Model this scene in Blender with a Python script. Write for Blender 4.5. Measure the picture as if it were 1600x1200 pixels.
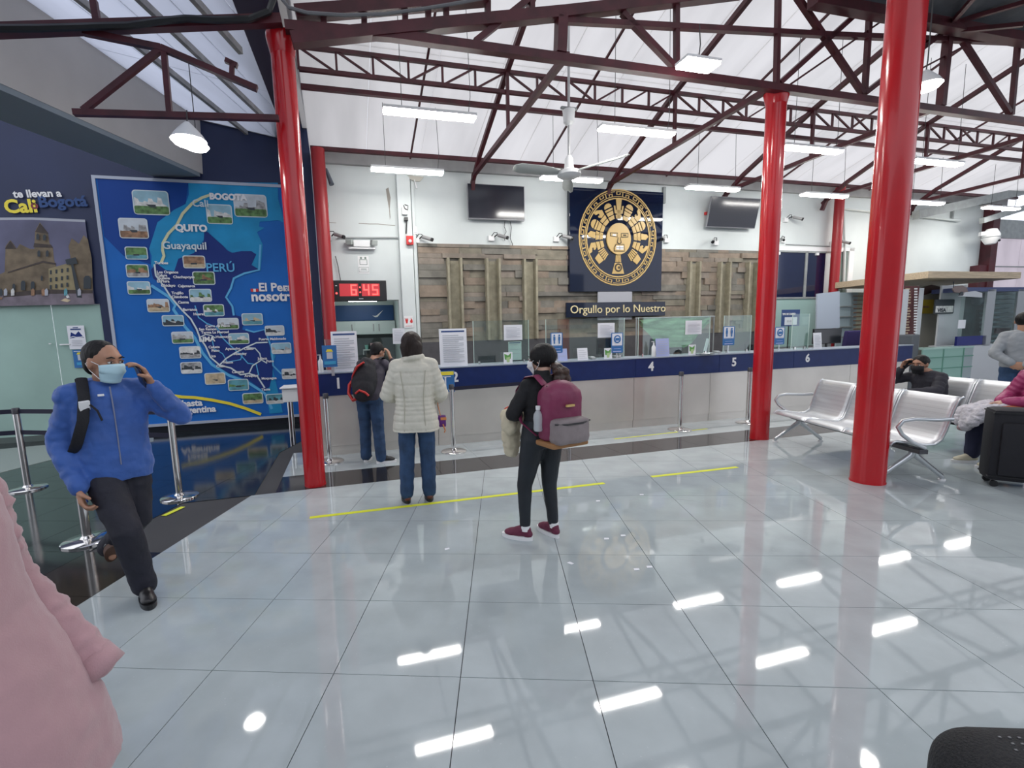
import bpy, bmesh, math, random
from mathutils import Vector, Matrix, Euler, noise
V = Vector
PI = math.pi
random.seed(7)
for o in list(bpy.data.objects): bpy.data.objects.remove(o)
SC = bpy.context.scene
COL = SC.collection

# ------------------------------------------------------------ camera, world, exposure
F, CX, CY, EYE = 707.6, 727.12, 620.31, 1.5437           # in pixels of a 1600 x 1200 frame; eye height in metres
M3 = Matrix(((0.9965986, 0.0759907, -0.0318843), (0.0218572, 0.1293059, 0.9913638), (-0.0794573, 0.9886887, -0.1272051)))
R_, U_, D_ = M3[0], M3[1], M3[2]
cam = bpy.data.objects.new('camera', bpy.data.cameras.new('camera')); COL.objects.link(cam)
cam.matrix_world = Matrix(((R_[0], U_[0], -D_[0], 0), (R_[1], U_[1], -D_[1], 0), (R_[2], U_[2], -D_[2], EYE), (0, 0, 0, 1)))
cam.data.sensor_width = 36; cam.data.sensor_fit = 'HORIZONTAL'; cam.data.lens = F/1600*36
cam.data.shift_x = (800-CX)/1600; cam.data.shift_y = (CY-600)/1600
cam.data.clip_start = 0.05; cam.data.clip_end = 200
SC.camera = cam
wd = bpy.data.worlds.new('sky'); SC.world = wd; wd.use_nodes = True
bg = wd.node_tree.nodes['Background']; bg.inputs[0].default_value = (0.86, 0.90, 1.0, 1); bg.inputs[1].default_value = 1.45
SC.view_settings.view_transform = 'Standard'; SC.view_settings.look = 'None'
SC.view_settings.exposure = 0.0; SC.view_settings.gamma = 1; SC.view_settings.use_curve_mapping = False
LAMP = 60.0        # radiance of the strip lights' diffusers
DOME = 45.0

# ------------------------------------------------------------ frames
TH = math.atan2(0.33, 0.944)
DS = V((math.cos(TH), math.sin(TH), 0)); DT = V((-math.sin(TH), math.cos(TH), 0)); C0 = V((-2.44, 5.92, 0))
def W(s, t, z=0): return C0 + DS*s + DT*t + V((0, 0, z))     # hall frame: s along the counter, t away from its front
def ray(u, v):
    a, b = (u-CX)/F, -(v-CY)/F
    return V(((R_*a)+(U_*b)+D_))
def fl(u, v, z=0):
    d = ray(u, v); k = (z-EYE)/d.z; return V((0, 0, EYE)) + d*k
def onT(u, v, t):
    d = ray(u, v); k = (W(0, t)-V((0, 0, 0))).dot(DT)/d.dot(DT)
    p = V((0, 0, EYE)) + d*k; q = p-C0
    return (q.dot(DS), p.z)
def wT(u, v, t):
    s, z = onT(u, v, t); return W(s, t, z)
def onS(u, v, s):
    d = ray(u, v); k = W(s, 0).dot(DS)/d.dot(DS)
    p = V((0, 0, EYE)) + d*k; return p

# ------------------------------------------------------------ materials
MATS = {}
def mat(name, col, rough=0.5, metal=0.0, emit=None, es=1.0, var=0.0, vs=8.0, bump=0.0, bs=40.0, spec=0.5, col2=None, coat=0.0, trans=0.0, alpha=1.0, stretch=None, sheen=0.0):
    if name in MATS: return MATS[name]
    m = bpy.data.materials.new(name); MATS[name] = m; m.use_nodes = True
    nt = m.node_tree; b = nt.nodes['Principled BSDF']
    c = (*col, 1)
    b.inputs['Base Color'].default_value = c; b.inputs['Roughness'].default_value = rough
    b.inputs['Metallic'].default_value = metal; b.inputs['Specular IOR Level'].default_value = spec
    b.inputs['Coat Weight'].default_value = coat; b.inputs['Transmission Weight'].default_value = trans
    b.inputs['Alpha'].default_value = alpha; b.inputs['Sheen Weight'].default_value = sheen
    tc = nt.nodes.new('ShaderNodeTexCoord'); src = tc.outputs['Object']
    if stretch:
        mp = nt.nodes.new('ShaderNodeMapping'); mp.inputs['Scale'].default_value = stretch
        nt.links.new(src, mp.inputs[0]); src = mp.outputs[0]
    if var or col2:
        n = nt.nodes.new('ShaderNodeTexNoise'); n.inputs['Scale'].default_value = vs; n.inputs['Detail'].default_value = 4
        nt.links.new(src, n.inputs['Vector'])
        r = nt.nodes.new('ShaderNodeValToRGB'); nt.links.new(n.outputs[0], r.inputs[0])
        c2 = col2 if col2 else tuple(min(1, x*(1+var)) for x in col)
        c1 = col if col2 else tuple(x*(1-var) for x in col)
        r.color_ramp.elements[0].position = 0.35; r.color_ramp.elements[1].position = 0.65
        r.color_ramp.elements[0].color = (*c1, 1); r.color_ramp.elements[1].color = (*c2, 1)
        nt.links.new(r.outputs[0], b.inputs['Base Color'])
    if bump:
        n2 = nt.nodes.new('ShaderNodeTexNoise'); n2.inputs['Scale'].default_value = bs; n2.inputs['Detail'].default_value = 3
        nt.links.new(src, n2.inputs['Vector'])
        bp = nt.nodes.new('ShaderNodeBump'); bp.inputs['Strength'].default_value = bump; bp.inputs['Distance'].default_value = 0.01
        nt.links.new(n2.outputs[0], bp.inputs['Height']); nt.links.new(bp.outputs[0], b.inputs['Normal'])
    if emit:
        b.inputs['Emission Color'].default_value = (*emit, 1); b.inputs['Emission Strength'].default_value = es
    return m
def translucent(name, col, amt=0.85):
    m = bpy.data.materials.new(name); MATS[name] = m; m.use_nodes = True; nt = m.node_tree
    out = nt.nodes['Material Output']; b = nt.nodes['Principled BSDF']; b.inputs['Base Color'].default_value = (*col, 1); b.inputs['Roughness'].default_value = 0.5
    tb = nt.nodes.new('ShaderNodeBsdfTranslucent'); tb.inputs[0].default_value = (*col, 1)
    n = nt.nodes.new('ShaderNodeTexNoise'); n.inputs['Scale'].default_value = 0.7; n.inputs['Detail'].default_value = 5
    tc = nt.nodes.new('ShaderNodeTexCoord'); mp = nt.nodes.new('ShaderNodeMapping'); mp.inputs['Scale'].default_value = (3, 0.5, 1)
    nt.links.new(tc.outputs['Object'], mp.inputs[0]); nt.links.new(mp.outputs[0], n.inputs['Vector'])
    r = nt.nodes.new('ShaderNodeValToRGB'); r.color_ramp.elements[0].position = 0.3; r.color_ramp.elements[1].position = 0.6
    r.color_ramp.elements[0].color = tuple(c*0.90 for c in col)+(1,); r.color_ramp.elements[1].color = (*col, 1)
    nt.links.new(n.outputs[0], r.inputs[0]); nt.links.new(r.outputs[0], tb.inputs[0]); nt.links.new(r.outputs[0], b.inputs['Base Color'])
    mx = nt.nodes.new('ShaderNodeMixShader'); mx.inputs[0].default_value = amt
    nt.links.new(b.outputs[0], mx.inputs[1]); nt.links.new(tb.outputs[0], mx.inputs[2]); nt.links.new(mx.outputs[0], out.inputs[0])
    return m
def tile_mat(name, col, rough, fleck=0.25):
    m = bpy.data.materials.new(name); MATS[name] = m; m.use_nodes = True; nt = m.node_tree; b = nt.nodes['Principled BSDF']
    g = nt.nodes.new('ShaderNodeNewGeometry')
    n = nt.nodes.new('ShaderNodeTexNoise'); n.inputs['Scale'].default_value = 3.5; n.inputs['Detail'].default_value = 8; nt.links.new(g.outputs['Position'], n.inputs['Vector'])
    r = nt.nodes.new('ShaderNodeValToRGB'); r.color_ramp.elements[0].position = 0.3; r.color_ramp.elements[1].position = 0.7
    r.color_ramp.elements[0].color = tuple(c*0.9 for c in col)+(1,); r.color_ramp.elements[1].color = tuple(c*1.08 for c in col)+(1,)
    nt.links.new(n.outputs[0], r.inputs[0])
    vo = nt.nodes.new('ShaderNodeTexVoronoi'); vo.inputs['Scale'].default_value = 38; nt.links.new(g.outputs['Position'], vo.inputs['Vector'])
    r2 = nt.nodes.new('ShaderNodeValToRGB'); r2.color_ramp.elements[0].position = 0.06; r2.color_ramp.elements[1].position = 0.13
    r2.color_ramp.elements[0].color = (1, 1, 1, 1); r2.color_ramp.elements[1].color = (0, 0, 0, 1)
    nt.links.new(vo.outputs['Distance'], r2.inputs[0])
    n3 = nt.nodes.new('ShaderNodeTexNoise'); n3.inputs['Scale'].default_value = 6; nt.links.new(g.outputs['Position'], n3.inputs['Vector'])
    r3 = nt.nodes.new('ShaderNodeValToRGB'); r3.color_ramp.elements[0].position = 0.52; r3.color_ramp.elements[1].position = 0.62
    nt.links.new(n3.outputs[0], r3.inputs[0])
    ml = nt.nodes.new('ShaderNodeMath'); ml.operation = 'MULTIPLY'; nt.links.new(r2.outputs[0], ml.inputs[0]); nt.links.new(r3.outputs[0], ml.inputs[1])
    m2 = nt.nodes.new('ShaderNodeMath'); m2.operation = 'MULTIPLY'; nt.links.new(ml.outputs[0], m2.inputs[0]); m2.inputs[1].default_value = fleck
    mx = nt.nodes.new('ShaderNodeMixRGB'); nt.links.new(m2.outputs[0], mx.inputs[0]); nt.links.new(r.outputs[0], mx.inputs[1]); mx.inputs[2].default_value = (0.85, 0.87, 0.88, 1)
    nt.links.new(mx.outputs[0], b.inputs['Base Color'])
    b.inputs['Roughness'].default_value = rough; b.inputs['IOR'].default_value = 1.6
    nb = nt.nodes.new('ShaderNodeTexNoise'); nb.inputs['Scale'].default_value = 9; nt.links.new(g.outputs['Position'], nb.inputs['Vector'])
    bp = nt.nodes.new('ShaderNodeBump'); bp.inputs['Strength'].default_value = 0.006; bp.inputs['Distance'].default_value = 0.01
    nt.links.new(nb.outputs[0], bp.inputs['Height']); nt.links.new(bp.outputs[0], b.inputs['Normal'])
    return m
def glass_mat(name, tint, rough=0.02, mixv=0.12):
    m = bpy.data.materials.new(name); MATS[name] = m; m.use_nodes = True; nt = m.node_tree
    for n in list(nt.nodes):
        if n.type == 'BSDF_PRINCIPLED': nt.nodes.remove(n)
    out = nt.nodes['Material Output']
    tr = nt.nodes.new('ShaderNodeBsdfTransparent'); tr.inputs[0].default_value = (*tint, 1)
    gl = nt.nodes.new('ShaderNodeBsdfGlossy'); gl.inputs['Roughness'].default_value = rough; gl.inputs[0].default_value = (0.9, 0.95, 0.95, 1)
    fr = nt.nodes.new('ShaderNodeMath'); fr.operation = 'POWER'; lw = nt.nodes.new('ShaderNodeLayerWeight'); lw.inputs[0].default_value = 0.5; nt.links.new(lw.outputs['Facing'], fr.inputs[0]); fr.inputs[1].default_value = 7
    ad = nt.nodes.new('ShaderNodeMath'); ad.operation = 'ADD'; nt.links.new(fr.outputs[0], ad.inputs[0]); ad.inputs[1].default_value = mixv; ad.use_clamp = True
    mx = nt.nodes.new('ShaderNodeMixShader'); nt.links.new(ad.outputs[0], mx.inputs[0]); nt.links.new(tr.outputs[0], mx.inputs[1]); nt.links.new(gl.outputs[0], mx.inputs[2])
    nt.links.new(mx.outputs[0], out.inputs[0]); return m

# ------------------------------------------------------------ mesh builder
class MB:
    def __init__(s): s.b = bmesh.new(); s.mi = 0; s.mats = []
    def m(s, material):
        if material not in s.mats: s.mats.append(material)
        s.mi = s.mats.index(material); return s
    def _f(s, vs):
        try:
            f = s.b.faces.new(vs); f.material_index = s.mi; return f
        except ValueError: return None
    def box(s, c, size, rot=None, bev=0.0):
        c = V(c); h = V(size)/2
        vs = []
        for z in (-1, 1):
            for y in (-1, 1):
                for x in (-1, 1):
                    p = V((x*h.x, y*h.y, z*h.z))
                    if rot is not None: p = rot @ p
                    vs.append(s.b.verts.new(c+p))
        fs = [s._f([vs[i] for i in q]) for q in ((0, 2, 3, 1), (4, 5, 7, 6), (0, 1, 5, 4), (2, 6, 7, 3), (0, 4, 6, 2), (1, 3, 7, 5))]
        if bev:
            es = list({e for f in fs for e in f.edges})
            r = bmesh.ops.bevel(s.b, geom=es, offset=bev, segments=2, affect='EDGES', profile=0.6)
            for f in r['faces']: f.material_index = s.mi
        return s
    def b6(s, x0, x1, y0, y1, z0, z1, bev=0.0):
        return s.box(((x0+x1)/2, (y0+y1)/2, (z0+z1)/2), (abs(x1-x0), abs(y1-y0), abs(z1-z0)), bev=bev)
    def bar(s, p, q, w, h=None, up=V((0, 0, 1))):
        p, q = V(p), V(q); h = h or w; d = (q-p); L = d.length
        if L < 1e-6: return s
        d.normalize(); x = d.cross(up)
        if x.length < 1e-3: x = d.cross(V((0, 1, 0)))
        x.normalize(); y = x.cross(d)
        rot = Matrix((x, d, y)).transposed()
        return s.box((p+q)/2, (w, L, h), rot)
    def ring(s, c, x, y, rx, ry, n): return [s.b.verts.new(c + x*(rx*math.cos(2*PI*i/n)) + y*(ry*math.sin(2*PI*i/n))) for i in range(n)]
    def skin(s, rings, cap=True):
        n = len(rings[0])
        for a, b in zip(rings, rings[1:]):
            for i in range(n): s._f([a[i], a[(i+1) % n], b[(i+1) % n], b[i]])
        if cap: s._f(list(reversed(rings[0]))); s._f(rings[-1])
        return s
    def tube(s, pts, r, n=8, cap=True, ref=None):
        pts = [V(p) for p in pts]; rs = r if isinstance(r, (list, tuple)) else [r]*len(pts)
        rings = []; px = None
        for i, p in enumerate(pts):
            t = (pts[min(i+1, len(pts)-1)]-pts[max(i-1, 0)]).normalized()
            if px is None:
                px = t.cross(ref if ref is not None else V((0, 0, 1)))
                if px.length < 1e-3: px = t.cross(V((0, 1, 0)))
            px = (px - t*px.dot(t)).normalized(); y = t.cross(px)
            rr = rs[i]
            if isinstance(rr, tuple): rings.append(s.ring(p, px, y, rr[0], rr[1], n))
            else: rings.append(s.ring(p, px, y, rr, rr, n))
        return s.skin(rings, cap)
    def cyl(s, p, q, r, n=16, r2=None): return s.tube([p, q], [r, r if r2 is None else r2], n)
    def lathe(s, prof, c=(0, 0, 0), n=24, axis='z'):
        c = V(c); rings = []
        for r, z in prof:
            r = max(r, 1e-4)
            if axis == 'z': rings.append(s.ring(c+V((0, 0, z)), V((1, 0, 0)), V((0, 1, 0)), r, r, n))
            else: rings.append(s.ring(c+V((0, -z, 0)), V((1, 0, 0)), V((0, 0, 1)), r, r, n))
        return s.skin(rings)
    def ell(s, c, r, rot=None, seg=16, rin=10):
        mt = Matrix.Translation(V(c)) @ ((rot.to_4x4()) if rot is not None else Matrix.Identity(4)) @ Matrix.Diagonal((r[0], r[1], r[2], 1))
        k = bmesh.ops.create_uvsphere(s.b, u_segments=seg, v_segments=rin, radius=1, matrix=mt)
        for v in k['verts']:
            for f in v.link_faces: f.material_index = s.mi
        return s
    def prism(s, poly, d0, d1, plane='xz'):
        # poly: 2d points; extruded between d0 and d1 along the third axis
        if plane == 'xz': f = lambda p, d: V((p[0], d, p[1]))
        elif plane == 'xy': f = lambda p, d: V((p[0], p[1], d))
        else: f = lambda p, d: V((d, p[0], p[1]))
        a = [s.b.verts.new(f(p, d0)) for p in poly]; b = [s.b.verts.new(f(p, d1)) for p in poly]
        n = len(poly); s._f(a); s._f(list(reversed(b)))
        for i in range(n): s._f([a[(i+1) % n], a[i], b[i], b[(i+1) % n]])
        return s
    def sheet(s, grid):
        vs = [[s.b.verts.new(V(p)) for p in row] for row in grid]
        for i in range(len(vs)-1):
            for j in range(len(vs[0])-1): s._f([vs[i][j], vs[i][j+1], vs[i+1][j+1], vs[i+1][j]])
        return s
    def build(s, name, material=None, parent=None, smooth=False, loc=None, rot=None, bevel=0):
        bmesh.ops.recalc_face_normals(s.b, faces=s.b.faces)
        me = bpy.data.meshes.new(name); s.b.to_mesh(me); s.b.free()
        o = bpy.data.objects.new(name, me); COL.objects.link(o)
        if material: me.materials.append(material)
        else:
            for m_ in s.mats: me.materials.append(m_)
        if smooth:
            me.shade_smooth() if hasattr(me, 'shade_smooth') else None
            if smooth != 2:
                try: me.set_sharp_from_angle(angle=math.radians(40))
                except Exception: pass
        if parent: o.parent = parent
        if loc is not None: o.location = loc
        if rot is not None: o.rotation_euler = rot
        if bevel:
            bv = o.modifiers.new('bevel', 'BEVEL'); bv.width = bevel; bv.segments = 2; bv.limit_method = 'ANGLE'
        return o
def tag(o, label=None, cat=None, group=None, kind=None):
    if label: o['label'] = label
    if cat: o['category'] = cat
    if group: o['group'] = group
    if kind: o['kind'] = kind
    return o
def thing(name, label, cat, loc=(0, 0, 0), rz=0.0, group=None):
    o = bpy.data.objects.new(name, None); COL.objects.link(o); o.empty_display_size = 0.1
    o.location = loc; o.rotation_euler = (0, 0, rz); return tag(o, label, cat, group)
def struct(o): o['kind'] = 'structure'; return o
def sroot(name, loc=(0, 0, 0), rz=0.0):
    o = bpy.data.objects.new(name, None); COL.objects.link(o); o.location = loc; o.rotation_euler = (0, 0, rz); o['kind'] = 'structure'; return o
def kids(o): return [c for c in COL.objects if c.parent == o]
def dup(root, loc=None, rz=None, label=None, group=None):
    r = root.copy(); COL.objects.link(r)
    if loc is not None: r.location = loc
    if rz is not None: r.rotation_euler = (0, 0, rz)
    if label: r['label'] = label
    if group: r['group'] = group
    for c in kids(root):
        k = c.copy(); COL.objects.link(k); k.parent = r
        for g in kids(c):
            h = g.copy(); COL.objects.link(h); h.parent = k
    return r
def text(body, size, material, parent, loc, name='lettering', depth=0.004, rz=0.0, shear=0.0, ax='LEFT', tilt=PI/2, ry=0.0, bold=0.0, sx=1.0):
    cu = bpy.data.curves.new(name, 'FONT'); cu.body = body; cu.size = size; cu.extrude = depth; cu.shear = shear; cu.align_x = ax; cu.offset = bold; cu.resolution_u = 3
    tmp = bpy.data.objects.new('tmp', cu); me = bpy.data.meshes.new_from_object(tmp); bpy.data.objects.remove(tmp); bpy.data.curves.remove(cu)
    me.materials.clear(); me.materials.append(material)
    o = bpy.data.objects.new(name, me); COL.objects.link(o); o.parent = parent; o.location = loc; o.rotation_euler = (tilt, ry, rz); o.scale = (sx, 1, 1); return o
def flat(polys, parent, name='print', y0=0.0, th=0.003):
    # list of (material, [(x,z)...]) thin prints stacked towards -y
    mb = MB()
    for i, (m_, p) in enumerate(polys):
        mb.m(m_); mb.prism(p, y0 - th*i*0.5, y0 - th*i*0.5 - th)
    return mb.build(name, None, parent)
def rect(x0, z0, x1, z1): return [(x0, z0), (x1, z0), (x1, z1), (x0, z1)]
def rrect(x0, z0, x1, z1, r, n=4):
    p = []
    for cx, cz, a in ((x1-r, z0+r, -PI/2), (x1-r, z1-r, 0), (x0+r, z1-r, PI/2), (x0+r, z0+r, PI)):
        for i in range(n+1): p.append((cx+r*math.cos(a+i*PI/2/n), cz+r*math.sin(a+i*PI/2/n)))
    return p
def disc(cx, cz, r, n=20, ry=None): return [(cx+r*math.cos(2*PI*i/n), cz+(ry or r)*math.sin(2*PI*i/n)) for i in range(n)]
def band(pts, w):
    # polygon following a 2d polyline with width w
    L, Rr = [], []
    for i, p in enumerate(pts):
        a = pts[max(i-1, 0)]; b = pts[min(i+1, len(pts)-1)]
        dx, dz = b[0]-a[0], b[1]-a[1]; l = math.hypot(dx, dz) or 1; nx, nz = -dz/l*w/2, dx/l*w/2
        L.append((p[0]+nx, p[1]+nz)); Rr.append((p[0]-nx, p[1]-nz))
    return L+Rr[::-1]

# palette
red = mat('red_gloss_paint', (0.50, 0.008, 0.014), 0.2, var=0.08, vs=1.5, coat=0.2)
dkred = mat('dark_red_steel', (0.070, 0.010, 0.016), 0.45, var=0.25, vs=5)
white_wall = mat('white_painted_plaster', (0.64, 0.685, 0.68), 0.7, var=0.04, vs=1.3, bump=0.15, bs=12)
white = mat('white_plastic', (0.82, 0.82, 0.82), 0.4); white_m = mat('white_enamel', (0.85, 0.86, 0.86), 0.3)
navy = mat('navy_laminate', (0.010, 0.024, 0.115), 0.35, var=0.08, spec=.3)
navy_wall = mat('navy_wall_paint', (0.012, 0.022, 0.075), 0.5, var=0.1, vs=1)
steel = mat('brushed_steel', (0.66, 0.62, 0.57), 0.38, 0.7, var=0.07, vs=1.2)
chrome = mat('polished_chrome', (0.78, 0.76, 0.74), 0.12, 1.0)
alu = mat('cast_aluminium', (0.62, 0.64, 0.66), 0.3, 0.9)
black = mat('black_plastic', (0.012, 0.012, 0.014), 0.4); blackm = mat('matt_black', (0.02, 0.02, 0.022), 0.8)
paper = mat('white_paper', (0.82, 0.83, 0.87), 0.7); grey = mat('grey_paint', (0.28, 0.30, 0.30), 0.6, var=0.1); lgrey = mat('light_grey_print', (0.55, 0.57, 0.60), 0.7)
blue_pr = mat('blue_print', (0.03, 0.16, 0.42), 0.5); yellow = mat('yellow_print', (0.85, 0.70, 0.05), 0.5)
tilew = tile_mat('polished_grey_porcelain', (0.42, 0.47, 0.48), 0.04)
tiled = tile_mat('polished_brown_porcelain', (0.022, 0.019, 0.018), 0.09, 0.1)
grout = mat('dark_grout', (0.05, 0.05, 0.055), 0.8)
clear = glass_mat('clear_screen_glass', (0.90, 0.95, 0.93), 0.01, 0.07)
gold = mat('gold_paint', (0.62, 0.42, 0.15), 0.4); navyg = mat('navy_gloss_acrylic', (0.005, 0.010, 0.03), 0.04)
# ------------------------------------------------------------ floor
def clip(poly, nx, ny, c):           # keep nx*x+ny*y <= c
    out = []
    for i in range(len(poly)):
        a, b = poly[i], poly[(i+1) % len(poly)]; da = nx*a[0]+ny*a[1]-c; db = nx*b[0]+ny*b[1]-c
        if da <= 0: out.append(a)
        if (da < 0 < db) or (db < 0 < da):
            k = da/(da-db); out.append((a[0]+(b[0]-a[0])*k, a[1]+(b[1]-a[1])*k))
    return out
def st(p): q = V((p[0], p[1], 0))-C0; return q.dot(DS), q.dot(DT)
def seen(x, y, m=60):
    p = V((x, y, 0))-V((0, 0, EYE)); w_ = p.dot(D_)
    if w_ < 0.3: return False
    u = CX+F*p.dot(R_)/w_; v = CY-F*p.dot(U_)/w_
    return -m < u < 1600+m and v < 1200+m
floor = sroot('floor')
mb = MB(); mb.b6(-14, 24, -8, 22, -0.12, -0.006); mb.build('floor_bed', grout, floor)
GX, GY, TS = -0.8163-3*0.6, 1.8934-3*0.6, 0.6
tA = 'tile'; full = None; far_l = MB(); n_ind = 0
cn, cc = (DT.x, DT.y), C0.dot(DT)-1.42
def put_tile(poly, m_, near):
    global n_ind
    if len(poly) < 3: return
    g = 0.0022
    cx = sum(p[0] for p in poly)/len(poly); cy = sum(p[1] for p in poly)/len(poly)
    mn = min(math.hypot(p[0]-cx, p[1]-cy) for p in poly)
    if mn < 0.02: return
    pp = [(p[0]+(cx-p[0])*g/mn, p[1]+(cy-p[1])*g/mn) for p in poly]
    if near and n_ind < 296:
        k = MB(); k.prism([(p[0]-cx, p[1]-cy) for p in pp], -0.006, 0, 'xy'); k.build('tile', m_, floor, loc=(cx, cy, 0)); n_ind += 1
    else: far_l.m(m_).prism(pp, -0.006, 0, 'xy')
fm = MB(); h = TS/2-0.002; fm.prism([(-h, -h), (h, -h), (h, h), (-h, h)], -0.006, 0, 'xy')
fullo = fm.build('tile', tilew, floor, loc=(GX+TS/2, GY+TS/2, 0)); fullo_used = False
cells = []
for i in range(0, 36):
    for j in range(-14, 30):
        x, y = GX+i*TS, GY+j*TS; cells.append((math.hypot(x+.3, y+.3), x, y))
for dd, x, y in sorted(cells):
    sq = [(x, y), (x+TS, y), (x+TS, y+TS), (x, y+TS)]
    ins = [p[0]*cn[0]+p[1]*cn[1] <= cc for p in sq]
    if not any(ins): continue
    if x > 20 or y > 16: continue
    near = seen(x+.3, y+.3) and y > 0.9
    if all(ins):
        if near and n_ind < 230:
            if not fullo_used: fullo.location = (x+.3, y+.3, 0); fullo_used = True
            else:
                o = fullo.copy(); COL.objects.link(o); o.location = (x+.3, y+.3, 0)
            n_ind += 1
        else: far_l.m(tilew).prism([(x+.002, y+.002), (x+TS-.002, y+.002), (x+TS-.002, y+TS-.002), (x+.002, y+TS-.002)], -0.006, 0, 'xy')
    else: put_tile(clip(sq, cn[0], cn[1], cc), tilew, near)
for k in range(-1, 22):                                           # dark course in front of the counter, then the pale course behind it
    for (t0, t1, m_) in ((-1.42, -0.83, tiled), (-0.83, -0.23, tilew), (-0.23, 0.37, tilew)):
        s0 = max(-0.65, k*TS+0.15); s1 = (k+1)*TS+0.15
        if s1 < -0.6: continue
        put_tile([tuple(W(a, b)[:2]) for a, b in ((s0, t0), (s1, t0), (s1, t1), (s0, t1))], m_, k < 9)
yend = 4.42
for j in range(-12, 5):                                            # brown border running towards the viewer
    y = GY+j*TS
    sq = [(-3.216, y), (-2.616, y), (-2.616, y+TS), (-3.216, y+TS)]
    sq = clip(sq, cn[0], cn[1], cc+0.0); put_tile(sq, tiled, seen(-2.9, y+.3))
dk = tile_mat('polished_black_granite', (0.012, 0.016, 0.018), 0.1, 0.08)
for i in range(0, 18):
    for j in range(-12, 26):
        x1 = -3.216-i*TS; x0 = x1-TS; y = GY+j*TS
        sq = clip([(x0, y), (x1, y), (x1, y+TS), (x0, y+TS)], cn[0], cn[1], C0.dot(DT)+3.1)
        put_tile(sq, dk, seen((x0+x1)/2, y+.3) and y < 6 and i < 6)
for j in range(0, 12):                                             # granite wedge between the border and the pale course
    y = GY+j*TS
    sq = clip([(-3.216, y), (-1.0, y), (-1.0, y+TS), (-3.216, y+TS)], -cn[0], -cn[1], -cc)
    sq = clip(sq, DS.x, DS.y, C0.dot(DS)-0.65); sq = clip(sq, cn[0], cn[1], C0.dot(DT)+3.1) if len(sq) > 2 else sq
    if len(sq) > 2: put_tile(sq, dk, True)
ps = [fl(0, 739), fl(86, 717), fl(240, 690), fl(240, 684), fl(86, 694), fl(0, 702)]
far_l.m(mat('pale_terrazzo', (0.30, 0.33, 0.31), 0.25)).prism([(p.x, p.y) for p in ps], -0.004, 0.003, 'xy')
tag(far_l.build('distant_tiling', None, floor), kind='stuff')

# ------------------------------------------------------------ back wall (hall frame, face at t = 2.5)
TB = 2.5
wb = sroot('wall_back', W(0, TB), TH)
mb = MB(); mb.b6(0.0, 0.16, 0, .2, 0, 4.72); mb.b6(1.42, 17.7, 0, .2, 0, 4.72); mb.b6(0.16, 1.42, 0, .2, 2.33, 4.72)
mb.build('plaster', white_wall, wb)
mb = MB(); mb.b6(0.0, 18.4, -0.08, .2, 4.72, 4.90); mb.build('wall_plate', mat('grey_concrete', (0.33, 0.33, 0.33), 0.8, var=0.15, vs=2), wb)
mb = MB(); mb.b6(1.47, 1.72, -0.12, 0, 0, 4.6); mb.b6(1.74, 1.80, -0.06, 0, 0, 4.6); mb.build('pilaster', white_wall, wb, bevel=0.008)
dmat = mat('dark_grey_panel', (0.075, 0.072, 0.078), 0.6, var=0.1)
mb = MB(); mb.b6(1.82, 10.2, -0.10, 0, 0.0, 1.50); mb.build('lower_panel', dmat, wb)
for k in range(3):                                                 # damp stains with a shape of their own
    pass
stain = mat('damp_stain', (0.30, 0.28, 0.25), 0.9)
flat([(stain, [(1.28, 4.35), (1.33, 4.38), (1.36, 4.2), (1.335, 4.0), (1.34, 3.85), (1.325, 3.80), (1.32, 4.0), (1.30, 4.15)]), (stain, band([(0.75, 3.72), (0.95, 3.715), (1.1, 3.72), (1.42, 3.70)], 0.012)),
      (stain, band([(0.18, 3.72), (0.35, 3.715)], 0.01))], wb, 'damp_mark', -0.001, 0.001)
st_m = [mat('stone_%s' % n_, c_, 0.85, var=0.18, vs=5, bump=0.5, bs=18) for n_, c_ in (('olive', (0.215, 0.195, 0.15)), ('taupe', (0.24, 0.205, 0.17)), ('grey', (0.19, 0.18, 0.155)), ('rust', (0.25, 0.20, 0.155)))]
mb = MB(); mb.b6(1.82, 10.2, -0.03, 0, 1.5, 3.38); mb.build('stone_backing', st_m[2], wb)
chan = [onT(u, 450, TB)[0] for u in (709, 768, 825, 1078, 1125, 1168)]
zz = 1.5; nst = 0; rr = random.Random(3)
while zz < 3.36:
    hh = rr.choice((0.09, 0.115, 0.14)); hh = min(hh, 3.38-zz); s0 = 1.82
    while s0 < 10.19:
        L = rr.uniform(0.3, 0.95); s1 = min(s0+L, 10.2)
        if 10.2-s1 < 0.12: s1 = 10.2
        segs = [(s0, s1)]
        if zz < 3.1:
            for c in chan:
                ns = []
                for a, b in segs:
                    if b <= c-.15 or a >= c+.15: ns.append((a, b))
                    else:
                        if a < c-.15: ns.append((a, c-.15))
                        if b > c+.15: ns.append((c+.15, b))
                segs = ns
        for a, b in segs:
            if b-a < 0.05 or (5.2 < a and b < 7.2 and zz > 2.55): continue
            nst += 1
            d_ = rr.choice((0.035, 0.042, 0.05, 0.062, 0.08))
            k = MB(); k.b6(a+.002, b-.002, -d_, -0.02, zz+.002, zz+hh-.002); k.build('stone', rr.choice(st_m), wb)
        s0 = s1
    zz += hh
fin = mat('stone_fin', (0.30, 0.275, 0.20), 0.8, var=0.15, bump=0.3, bs=20)
for c in chan:
    mb = MB(); mb.b6(c-.15, c-.105, -.17, 0, 1.5, 3.1); mb.b6(c+.105, c+.15, -.17, 0, 1.5, 3.1); mb.b6(c-.105, c+.105, -.05, 0, 1.5, 3.06); mb.build('stone_channel', fin, wb, bevel=0.004)
print('stones', nst)
mb = MB(); mb.b6(10.2, 10.42, -.05, 0, 0, 3.5); mb.b6(10.42, 12.6, -.05, 0, 3.40, 3.5); mb.build('white_lining', white_m, wb)
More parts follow.
